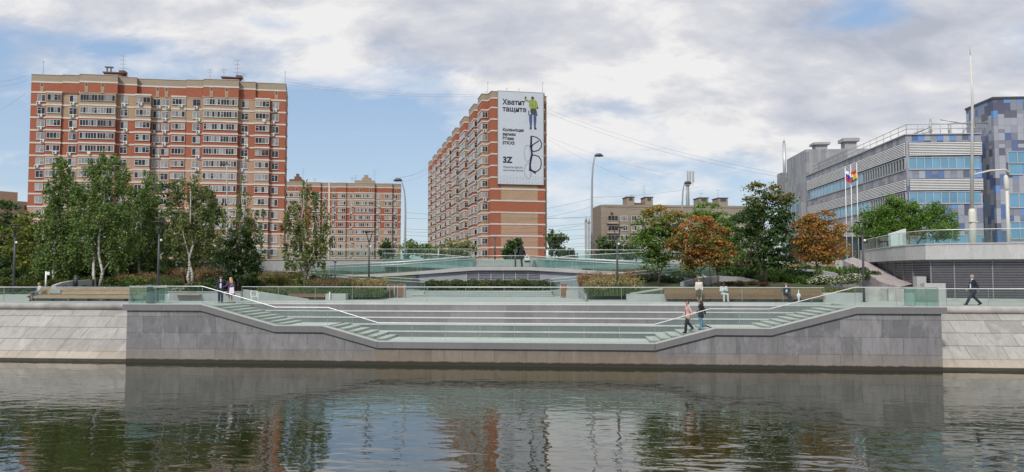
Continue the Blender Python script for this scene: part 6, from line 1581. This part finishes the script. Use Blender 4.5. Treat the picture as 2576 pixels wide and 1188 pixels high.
M['woodr'] = woodmat('red_brown_cladding', (.27, .13, .075))
bin_(975, 993.5, 61.5, 'left one of the pair of timber litter bins by the terrace steps'); bin_(999, 1018, 61.5, 'right one of the pair of timber litter bins by the terrace steps'); bin_(1409, 1429, 61.5, 'single timber litter bin at the right end of the terrace steps')
# bent steel edging at the tip of the yellow grass bed
P_ = [pt(1455, 731, 60), pt(1462, 735, 59), pt(1469, 745, 57), pt(1472, 757, 54.2), pt(1471, 763, 53)]
b = MB()
for i in range(len(P_) - 1):
    a, c = P_[i], P_[i + 1]; b.hexa([(a.x, a.y, ZD - .02), (c.x, c.y, ZD - .02), (c.x + .12, c.y, ZD - .02), (a.x + .12, a.y, ZD - .02), (a.x, a.y, ZD + .62 - .1 * i), (c.x, c.y, ZD + .52 - .1 * i), (c.x + .12, c.y, ZD + .52 - .1 * i), (a.x + .12, a.y, ZD + .62 - .1 * i)])
o = b.build('steel_edging', M['post']); tag(o, 'curved steel edging at the left tip of the yellow grass bed', 'edging')
# things behind the teal glass and by the wedge wall
b = MB(); p = pt(378, 687, 50.2); b.lathe([(.30, 0), (.27, .5), (.2, 1.0), (.16, 1.22), (.05, 1.26)], (0, 0, 0), 12); b.v = [(x * 1.1 + .08 * (1.3 - z), y * .6, z) for x, y, z in b.v]  # dark figure like a coated lower body, cut off above; plain tapered form
M['garment'] = mat('dark_teal_cloth', (.03, .06, .065), .8, .3, 4); o = b.build('garment_figure', M['garment'], None, (p.x, p.y, ZD)); tag(o, 'dark garment-like figure, cut off above, behind the teal glass at the left end of the platform', 'figure')
b = MB(); p = pt(421, 687, 50.2); b.box(-.14, .14, 0, .04, 0, .62); o = b.build('white_board', M['white'], None, (p.x, p.y, ZD)); tag(o, 'small white board standing right of the left promenade lamp foot', 'board')
b = MB(); p = pt(641, 687, 50.6)
for x in (-.2, .2):
    for y in (-.2, .2): b.tube([(x, y, 0), (x, y, .45 if y < 0 else .8)], .018, 6)
b.box(-.22, .22, -.22, .22, .43, .46); b.tube([(-.2, .2, .8), (.2, .2, .8)], .018, 6); b.tube([(-.2, .2, .62), (-.25, -.15, .62), (-.2, -.2, .45)], .015, 6); b.tube([(.2, .2, .62), (.25, -.15, .62), (.2, -.2, .45)], .015, 6)
o = b.build('white_chair', M['white'], None, (p.x, p.y, ZD), .6); tag(o, 'small thin white chair at the start of the promenade railing', 'chair')

# ------------------------------------------------------------------ overhead wires
def wire(a, c, sag, r, label, group):
    a, c = Vector(a), Vector(c); b = MB(); n = 14
    b.tube([a.lerp(c, i / n) - Vector((0, 0, sag * 4 * (i / n) * (1 - i / n))) for i in range(n + 1)], r, 4, 0, False); o = b.build('overhead_wire', M['ant']); tag(o, label, 'wire', group)
W1 = 'tram and street wires between the curved lamps'
for y0, y1, sag in ((535, 548, .3), (549, 545, .3), (576, 560, .5), (583, 575, .4), (592, 592, .3), (604, 597, .6), (612, 612, .3), (627, 618, .4)):
    wire(pt(1019, y0, 96), pt(1489, y1, 95), sag, .014, 'dark wire spanning between the two curved street lamps across the tall slab', W1)
for y0, y1, x1, d1 in ((497, 470, 1760, 150), (518, 535, 1900, 130), (548, 540, 1800, 130), (575, 580, 1700, 120), (592, 588, 1700, 120)):
    wire(pt(1489, y0, 95), pt(x1, y1, d1), .4, .014, 'dark wire running right from the curved street lamp beside the pylon', 'wires right of the pylon')
for y0, y1 in ((500, 535), (520, 560), (560, 590)): wire(pt(1240, y1, 120), pt(1489, y0, 95), .5, .014, 'dark wire slanting across the end wall up to the curved street lamp', 'slanting wires across the end wall')
W2 = 'thin cables strung high between the roofs'
for y0, y1 in ((212, 243), (206, 238)): wire(pt(716, y0, 170), pt(1190, y1, 178), 1.0, .016, 'thin cable from the left block roof to the tall slab roof', W2)
for (x0, y0, x1, y1) in ((1379, 275, 2010, 445), (1379, 285, 2000, 452)): wire(pt(x0, y0, 180), pt(x1, y1, 140), 1.6, .016, 'thin cable falling from the tall slab roof to the office block', 'cables from the tall slab to the office block')
for (x0, y0, x1, y1) in ((1380, 345, 1700, 440), (1380, 352, 1640, 470)): wire(pt(x0, y0, 180), pt(x1, y1, 214), 1.0, .016, 'thin cable falling from the tall slab to the beige block', 'cables from the tall slab to the beige block')
for (x0, y0, x1, y1) in ((1083, 418, 985, 452), (1083, 424, 990, 446), (1083, 432, 985, 462)): wire(pt(x0, y0, 298), pt(x1, y1, 290), 1, .022, 'thin cable over the distant block from the far end of the tall slab', 'cables over the distant block')
for (x0, y0, x1, y1) in ((65, 191, -60, 200), (64, 204, -60, 212), (64, 235, -60, 300)): wire(pt(x0, y0, 162), pt(x1, y1, 150), .8, .016, 'thin cable leaving the left block roof to the left', 'cables left of the left block')
# ------------------------------------------------------------------ people
SK = {k: mat('skin_' + k, c, .55, .08, 8) for k, c in (('fair', (.52, .33, .245)), ('tan', (.40, .24, .165)), ('deep', (.11, .062, .042)))}
def cl(n, c, v=.18): return mat(n, c, .85, v, 9)
CL = dict(navy=cl('navy_cloth', (.014, .018, .04)), trouser=cl('dark_blue_trousers', (.02, .026, .05)), white=cl('white_shirt', (.68, .68, .70)), purple=cl('plum_cloth', (.085, .035, .11)), pink=cl('pale_pink_cloth', (.58, .37, .33)), black=cl('black_cloth', (.009, .009, .013)),
          jean=cl('light_denim', (.13, .26, .42), .4), cream=cl('cream_cloth', (.62, .57, .52)), brown=cl('brown_cloth', (.10, .07, .055)), linen=cl('off_white_linen', (.52, .52, .53)), denim=cl('blue_denim', (.06, .09, .19)), shoe=cl('dark_shoe', (.018, .016, .016)), tanshoe=cl('beige_shoe', (.42, .33, .26)), grey=cl('grey_cloth', (.20, .20, .22)), maroon=cl('maroon_cloth', (.14, .05, .05)))
HR = dict(dark=mat('dark_hair', (.015, .011, .009), .6, .2, 12), blond=mat('blond_hair', (.50, .36, .17), .6, .2, 12), grey=mat('grey_hair', (.30, .28, .26), .6, .2, 12), brown=mat('brown_hair', (.06, .032, .02), .6, .2, 12))
def caps(b, a, c, ra, rb, n=10):
    a, c = Vector(a), Vector(c); t_ = c - a
    if t_.length < 1e-5: t_ = Vector((0, 0, 1e-4)); c = a + t_
    t_.normalize(); P_, rr_ = [], []
    for k in (1, .86, .5): P_.append(a - t_ * ra * k); rr_.append(ra * math.sqrt(max(.0025, 1 - k * k)))
    P_ += [a, c]; rr_ += [ra, rb]
    for k in (.5, .86, 1): P_.append(c + t_ * rb * k); rr_.append(rb * math.sqrt(max(.0025, 1 - k * k)))
    b.tube(P_, rr_, n)
def skinned(b, name, m, par, vox=.012, it=5):
    o = b.build(name, m, par); md = o.modifiers.new('join', 'REMESH'); md.mode = 'VOXEL'; md.voxel_size = vox; md.use_smooth_shade = True
    sm = o.modifiers.new('soften', 'SMOOTH'); sm.factor = .5; sm.iterations = it; return o
def chain(b, pts, rs):
    for i in range(len(pts) - 1): caps(b, pts[i], pts[i + 1], rs[i], rs[i + 1])
def hand(b, w_, e_, fwd, side, curl=.5):
    """palm, four unequal curled fingers and a side thumb, going on from the forearm e_ -> w_"""
    w_, e_ = Vector(w_), Vector(e_); t_ = (w_ - e_).normalized(); s_ = Vector(side) - t_ * t_.dot(Vector(side)); s_ = s_.normalized() if s_.length > .01 else Vector((0, 1, 0)); n_ = t_.cross(s_)
    pc = w_ + t_ * .075; 
    for k in (-1, 0, 1): caps(b, w_ + t_ * .015 + s_ * .018 * k, pc + s_ * .024 * k, .016, .015, 6)
    for k, L in ((-1.5, .06), (-.5, .075), (.5, .08), (1.5, .07)):
        r0 = pc + s_ * .017 * k; m1 = r0 + t_ * L * .5 + n_ * curl * .012; caps(b, r0, m1, .0095, .009, 6); caps(b, m1, m1 + t_ * L * .45 + n_ * curl * .03, .009, .008, 6)
    th = w_ + t_ * .03 + s_ * .035; caps(b, th, th + t_ * .035 + s_ * .022, .0115, .010, 6); caps(b, th + t_ * .035 + s_ * .022, th + t_ * .07 + s_ * .022 + n_ * .01, .010, .009, 6)
def person(label, pos, rz, H, J, skin, top, bottom, hair, shoe='shoe', long_hair=False, skirt=None, jacket_len=0.0, open_shirt=None, beard=False, group=None, short=False, bald=False, sleeve=True):
    """J: joints of the posed skeleton for a 1.75 m figure (x to its left-right, y forward, z up)"""
    e = empty('person', pos, rz, label, 'person', group); s_ = H / 1.75; e.scale = (s_, s_, s_)
    V = {k: Vector(v) for k, v in J.items()}
    pel, chest, neck, head = V['pel'], V['chest'], V['neck'], V['head']; lat = V['shR'] - V['shL']; lat.z = 0; lat = lat.normalized(); fw = Vector((-lat.y, lat.x, 0)); hf = V.get('look', fw).normalized()
    up_ = (chest - pel).normalized(); hu = (head - neck).normalized()
    hs = Vector((hf.y, -hf.x, 0)).normalized()
    b = MB()
    for k in (-1, 0, 1):
        chain(b, [pel + lat * .075 * k, pel.lerp(chest, .5) + lat * .062 * k, chest + lat * .085 * k], [.105, .095, .108])
    chain(b, [V['shL'], chest + up_ * .07, V['shR']], [.055, .085, .055]); chain(b, [chest + up_ * .08, neck, head - hu * .06], [.075, .055, .055])
    # head: skull, jaw, nose, ears, brow, lips
    caps(b, head + hu * .02 - hf * .015, head + hu * .035 + hf * .01, .088, .082); caps(b, head - hu * .045 + hf * .022, head - hu * .075 + hf * .04, .062, .045)
    caps(b, head - hu * .005 + hf * .088, head - hu * .032 + hf * .104, .011, .015, 6); caps(b, head - hu * .068 + hf * .082 - hs * .018, head - hu * .068 + hf * .082 + hs * .018, .010, .010, 6)
    for k in (-1, 1): caps(b, head + hs * .084 * k - hu * .02, head + hs * .088 * k + hu * .02, .014, .017, 6); caps(b, head + hs * .03 * k + hu * .026 + hf * .077, head + hs * .045 * k + hu * .024 + hf * .07, .010, .009, 6)
    for S_ in 'LR':
        chain(b, [V['sh' + S_], V['el' + S_], V['wr' + S_]], [.048, .039, .028]); hand(b, V['wr' + S_], V['el' + S_], fw, fw, .6)
        chain(b, [V['hip' + S_], V['kn' + S_], V['an' + S_]], [.082, .056, .040]); caps(b, V['an' + S_] - Vector((0, 0, .04)), V['toe' + S_], .036, .028)
    skinned(b, 'body', skin, e, .011, 4)
    # eyes
    b = MB()
    for k in (-1, 1): b.ball(head + hs * .034 * k + hu * .008 + hf * .082, .0105, 6)
    b.build('eyes', M['black'], e)
    # top
    if top:
        b = MB(); g = .026
        lo = pel - up_ * jacket_len
        for k in (-1, 0, 1): chain(b, [lo + lat * .085 * k, pel.lerp(chest, .5) + lat * .07 * k, chest + lat * .09 * k], [.105 + g + jacket_len * .1, .095 + g, .108 + g])
        chain(b, [V['shL'], chest + up_ * .07, V['shR']], [.055 + g, .085 + g * .6, .055 + g])
        for S_ in 'LR':
            w_ = V['wr' + S_] if sleeve else V['sh' + S_].lerp(V['el' + S_], .7)
            if sleeve: chain(b, [V['sh' + S_], V['el' + S_], V['el' + S_].lerp(w_, .92)], [.05 + g, .042 + g, .034 + g * .8])
            else: chain(b, [V['sh' + S_], w_], [.052 + g, .05 + g])
        skinned(b, 'jacket' if open_shirt else 'top', CL[top], e, .014, 5)
        if open_shirt:
            b = MB(); f0 = fw * .112
            for k in (-.35, 0, .35): chain(b, [pel + up_ * .02 + f0 * 1.05 + lat * .06 * k, pel.lerp(chest, .5) + f0 * 1.0 + lat * .08 * k, chest + up_ * .06 + f0 * .75 + lat * .09 * k], [.035, .034, .03])
            caps(b, chest + up_ * .1 + fw * .03, neck + fw * .012, .062, .06)
            skinned(b, 'shirt', CL[open_shirt], e, .012, 4)
    if skirt:
        m_, z0, fl = skirt; b = MB(); n = 20; P_ = []
        prof_ = [(.15, pel.z + .10), (.175, pel.z - .05), (.20 + fl * .5, (pel.z + z0) / 2), (.205 + fl, z0 + .02), (.19 + fl, z0)]
        for r_, z in prof_:
            for j in range(n):
                a = 2 * math.pi * j / n; rr_ = r_ * (1 + .05 * math.sin(a * 6 + z * 9) * (1 if z < pel.z - .1 else 0)); q_ = lat * math.cos(a) * rr_ + fw * math.sin(a) * rr_ * .8; b.v.append((pel.x + q_.x, pel.y + q_.y, z))
        for i in range(len(prof_) - 1):
            for j in range(n): b.quads([i*n+j, i*n+(j+1)%n, (i+1)*n+(j+1)%n, (i+1)*n+j], 0, True)
        b.build('skirt', CL[m_], e)
    if bottom:
        b = MB(); g = .024
        for k in (-1, 0, 1): caps(b, pel + lat * .075 * k + up_ * .04, pel + lat * .075 * k - up_ * .06, .10 + g, .10 + g)
        for S_ in 'LR':
            f_ = .0 if not short else 1
            if short: chain(b, [V['hip' + S_], V['kn' + S_]], [.09 + g, .062 + g])
            else: chain(b, [V['hip' + S_], V['kn' + S_], V['an' + S_] - Vector((0, 0, .02))], [.088 + g, .06 + g, .05 + g])
        skinned(b, 'trousers' if not short else 'shorts', CL[bottom], e, .014, 5)
    for S_ in 'LR':
        b = MB(); a, t_ = V['an' + S_] - Vector((0, 0, .045)), V['toe' + S_]; back = (a - t_); back.z = 0; back = back.normalized() * .04
        caps(b, a + back, t_, .046, .038); caps(b, a + Vector((0, 0, .02)), a + Vector((0, 0, .05)), .05, .046); skinned(b, 'shoe', CL[shoe], e, .012, 3)
    if not bald:
        b = MB(); caps(b, head + hu * .045 - hf * .035, head + hu * .055 + hf * .012, .088, .080); caps(b, head - hf * .045 + hu * .0, head - hf * .04 - hu * .03, .075, .06)
        if long_hair:
            for k in (-1, 0, 1): chain(b, [head + hs * .05 * k - hf * .04, neck + hs * .06 * k - hf * .075, chest + up_ * .05 + hs * .06 * k - hf * .13], [.06, .055, .035])
        skinned(b, 'hair', HR[hair], e, .012, 3)
    if beard: 
        b = MB(); caps(b, head - hu * .07 + hf * .045, head - hu * .095 + hf * .06, .05, .035); skinned(b, 'beard', HR[hair], e, .012, 3)
    return e
def stand(**k):
    J = dict(pel=(0, 0, .95), chest=(0, .01, 1.30), neck=(0, .0, 1.485), head=(0, .025, 1.63), shL=(-.19, 0, 1.415), shR=(.19, 0, 1.415), elL=(-.235, -.02, 1.13), elR=(.235, -.02, 1.13), wrL=(-.23, .07, .89), wrR=(.23, .07, .89),
             hipL=(-.09, 0, .92), hipR=(.09, 0, .92), knL=(-.095, .015, .50), knR=(.095, .015, .50), anL=(-.10, -.02, .085), anR=(.10, -.02, .085), toeL=(-.115, .13, .035), toeR=(.115, .13, .035)); J.update(k); return J
def walk(step=.36, **k):
    J = stand(knL=(-.09, .20, .52), anL=(-.09, step, .10), toeL=(-.095, step + .14, .055), knR=(.09, -.06, .50), anR=(.09, -step - .03, .13), toeR=(.095, -step + .1, .036),
              elL=(-.24, -.13, 1.14), wrL=(-.22, -.18, .90), elR=(.24, .02, 1.13), wrR=(.22, .18, .93), pel=(0, 0, .93), hipL=(-.09, .01, .90), hipR=(.09, -.01, .90)); J.update(k); return J
def sit(**k):
    J = dict(pel=(0, 0, .56), chest=(0, -.02, .91), neck=(0, -.01, 1.095), head=(0, .02, 1.24), shL=(-.19, -.02, 1.025), shR=(.19, -.02, 1.025), elL=(-.25, .02, .76), elR=(.25, .02, .76), wrL=(-.12, .22, .70), wrR=(.12, .22, .70),
             hipL=(-.09, .02, .54), hipR=(.09, .02, .54), knL=(-.10, .44, .53), knR=(.11, .44, .53), anL=(-.10, .46, .085), anR=(.11, .44, .085), toeL=(-.11, .60, .035), toeR=(.12, .58, .035)); J.update(k); return J
def on(px, d, z=ZD): p = pt(px, 687, d); return (p.x, p.y, z)
def onY(px, Y, z=ZD): return (XatY(px, Y), Y, z)
person('dark haired man in a navy suit and white shirt facing the blond woman', on(556, 51.3), R(205), 1.84, walk(.22, elR=(.25, -.02, 1.14), wrR=(.2, .1, .95), look=(.35, .9, 0)), SK['tan'], 'navy', 'trouser', 'dark', open_shirt='white', jacket_len=.16)
person('blond woman in a plum dress seen from behind, reaching towards the man in navy', on(581, 51.3), R(48), 1.72, stand(elL=(-.28, .02, 1.16), wrL=(-.36, .24, 1.10), elR=(.24, -.04, 1.14), wrR=(.24, -.02, .90)), SK['fair'], 'purple', None, 'blond', 'tanshoe', True, ('purple', .50, .13))
person('heavy set man in a navy suit striding left along the right quay', onY(2446, 49.3), R(90), 1.90, walk(.42, look=(0, 1, 0)), SK['fair'], 'navy', 'trouser', 'grey', open_shirt='white', jacket_len=.18)
person('woman in a cream cardigan and brown skirt standing in front of the long brown bench', onY(1758, 53.0), R(185), 1.64, stand(anL=(-.12, .06, .085), toeL=(-.12, .2, .035)), SK['fair'], 'cream', None, 'dark', 'tanshoe', True, ('brown', .42, .02))
person('dark skinned man in off white clothes seated on the long brown bench', onY(1820, YBR - .36), R(185), 1.72, sit(wrL=(-.03, .2, .80), wrR=(.03, .2, .80), knL=(-.16, .44, .53), anL=(-.18, .42, .085), toeL=(-.2, .56, .035)), SK['deep'], 'linen', 'linen', 'dark', 'tanshoe', jacket_len=.05)
person('man in a navy suit and white shirt seated on the long brown bench', onY(1977, YBR - .36), R(178), 1.74, sit(knR=(.0, .47, .62), anR=(-.22, .54, .34), toeR=(-.36, .60, .32), wrL=(.02, .3, .68)), SK['fair'], 'navy', 'trouser', 'brown', open_shirt='white', jacket_len=.06)
person('bald man in pale shirt and blue shorts seated on the long pale bench', onY(100, YBL - .36), R(140), 1.72, sit(knL=(-.02, .46, .63), anL=(.22, .58, .36), toeL=(.34, .66, .33)), SK['tan'], 'linen', 'denim', 'grey', short=True, bald=True, sleeve=False)
def stair_z(x):
    f_ = (x - (X5 - .15)) / ((X6 + .1) - (X5 - .15)); return ZL + (ZM - ZL) / 6 * max(0, min(6, math.floor(f_ * 6) + 1))
for px, Y, lab, args in ((1729, 45.0, 'woman in a pale pink jacket and black trousers stepping down the right lower stairs', dict(skin=SK['fair'], top='pink', bottom='black', hair='dark', open_shirt='maroon', jacket_len=.1)),
                         (1762, 45.6, 'person in black jacket and light blue jeans, head bowed, on the right lower stairs', dict(skin=SK['fair'], top='black', bottom='jean', hair='brown', open_shirt='grey', jacket_len=.16, long_hair=True))):
    x = XatY(px, Y); z = stair_z(x - .1); J = walk(.3, knL=(-.09, .12, .50), anL=(-.09, .16, .085), toeL=(-.1, .3, .035), knR=(.09, .0, .58), anR=(.09, -.26, .30), toeR=(.09, -.16, .19)) if px < 1740 else walk(.12, head=(0, .09, 1.60), look=(0, .9, -.35), anR=(.09, -.18, .24), toeR=(.09, -.06, .15), knR=(.09, .03, .55), anL=(-.09, .02, .085), toeL=(-.1, .17, .035), knL=(-.09, .04, .5))
    person(lab, (x, Y, z), R(96), 1.93 if px < 1740 else 1.86, J, **args)
pg = onY(1313, ya + 1.0, zc_top)
person('person with a black instrument bag on the back walking across the footbridge', pg, R(150), 1.95, walk(.1, look=(-.3, .9, 0)), SK['fair'], 'black', 'trouser', 'dark', jacket_len=.05)
# what people carry
def held(b, name, m, loc, rz, label, cat): o = b.build(name, m, None, loc, rz); return tag(o, label, cat)
b = MB(); b.tube([(0, 0, 0), (0, 0, .1), (0, 0, .5), (.0, 0, .85), (0, 0, 1.0), (.0, 0, 1.12), (-.05, 0, 2.05)], [.12, .24, .25, .2, .1, .065, .05], 12); b.v = [(x, y * .5, z) for x, y, z in b.v]; b.tube([(0, 0, 1.15), (.22, 0, 1.2)], .05, 6)
held(b, 'instrument_bag', CL['black'], (pg[0] - .02, pg[1] - .27, zc_top + .72), 0, 'long black instrument bag with a tall neck on the walker on the footbridge', 'instrument bag')
b = MB(); b.box(-.22, .22, -.1, .1, 0, .42); b.box(-.14, .14, -.105, -.101, .26, .36, 1); b.box(-.25, .25, -.11, .11, -.18, -.003, 1); b.tube([(-.12, 0, .42), (-.1, 0, .52), (.1, 0, .52), (.12, 0, .42)], .018, 6)
held(b, 'equipment_case', [M['white'], M['black']], (pg[0] + .52, pg[1] - .15, zc_top + .62), 0, 'white and black box case hanging at the side of the walker on the footbridge', 'case')
pw = on(586, 51.0); b = MB(); b.hexa([(-.17, -.05, 0), (.17, -.05, 0), (.17, .05, 0), (-.17, .05, 0), (-.14, -.03, .40), (.12, -.03, .44), (.12, .03, .44), (-.14, .03, .40)]); b.tube([(-.1, 0, .42), (-.03, 0, .62), (.05, 0, .64), (.1, 0, .44)], .012, 6)
held(b, 'handbag', CL['white'], (pw[0], pw[1] - .12, ZD + .62), .15, 'white shoulder bag at the hip of the blond woman', 'bag')
ph = onY(2008, YBR - .72); b = MB(); b.lathe([(.03, 0), (.08, .02), (.06, .22), (.12, .34), (.15, .50), (.10, .58), (.03, .62), (.025, .86)], n=10); held(b, 'tote_bag', CL['white'], ph, 0, 'narrow white bag with a tall handle standing by the long brown bench', 'bag')
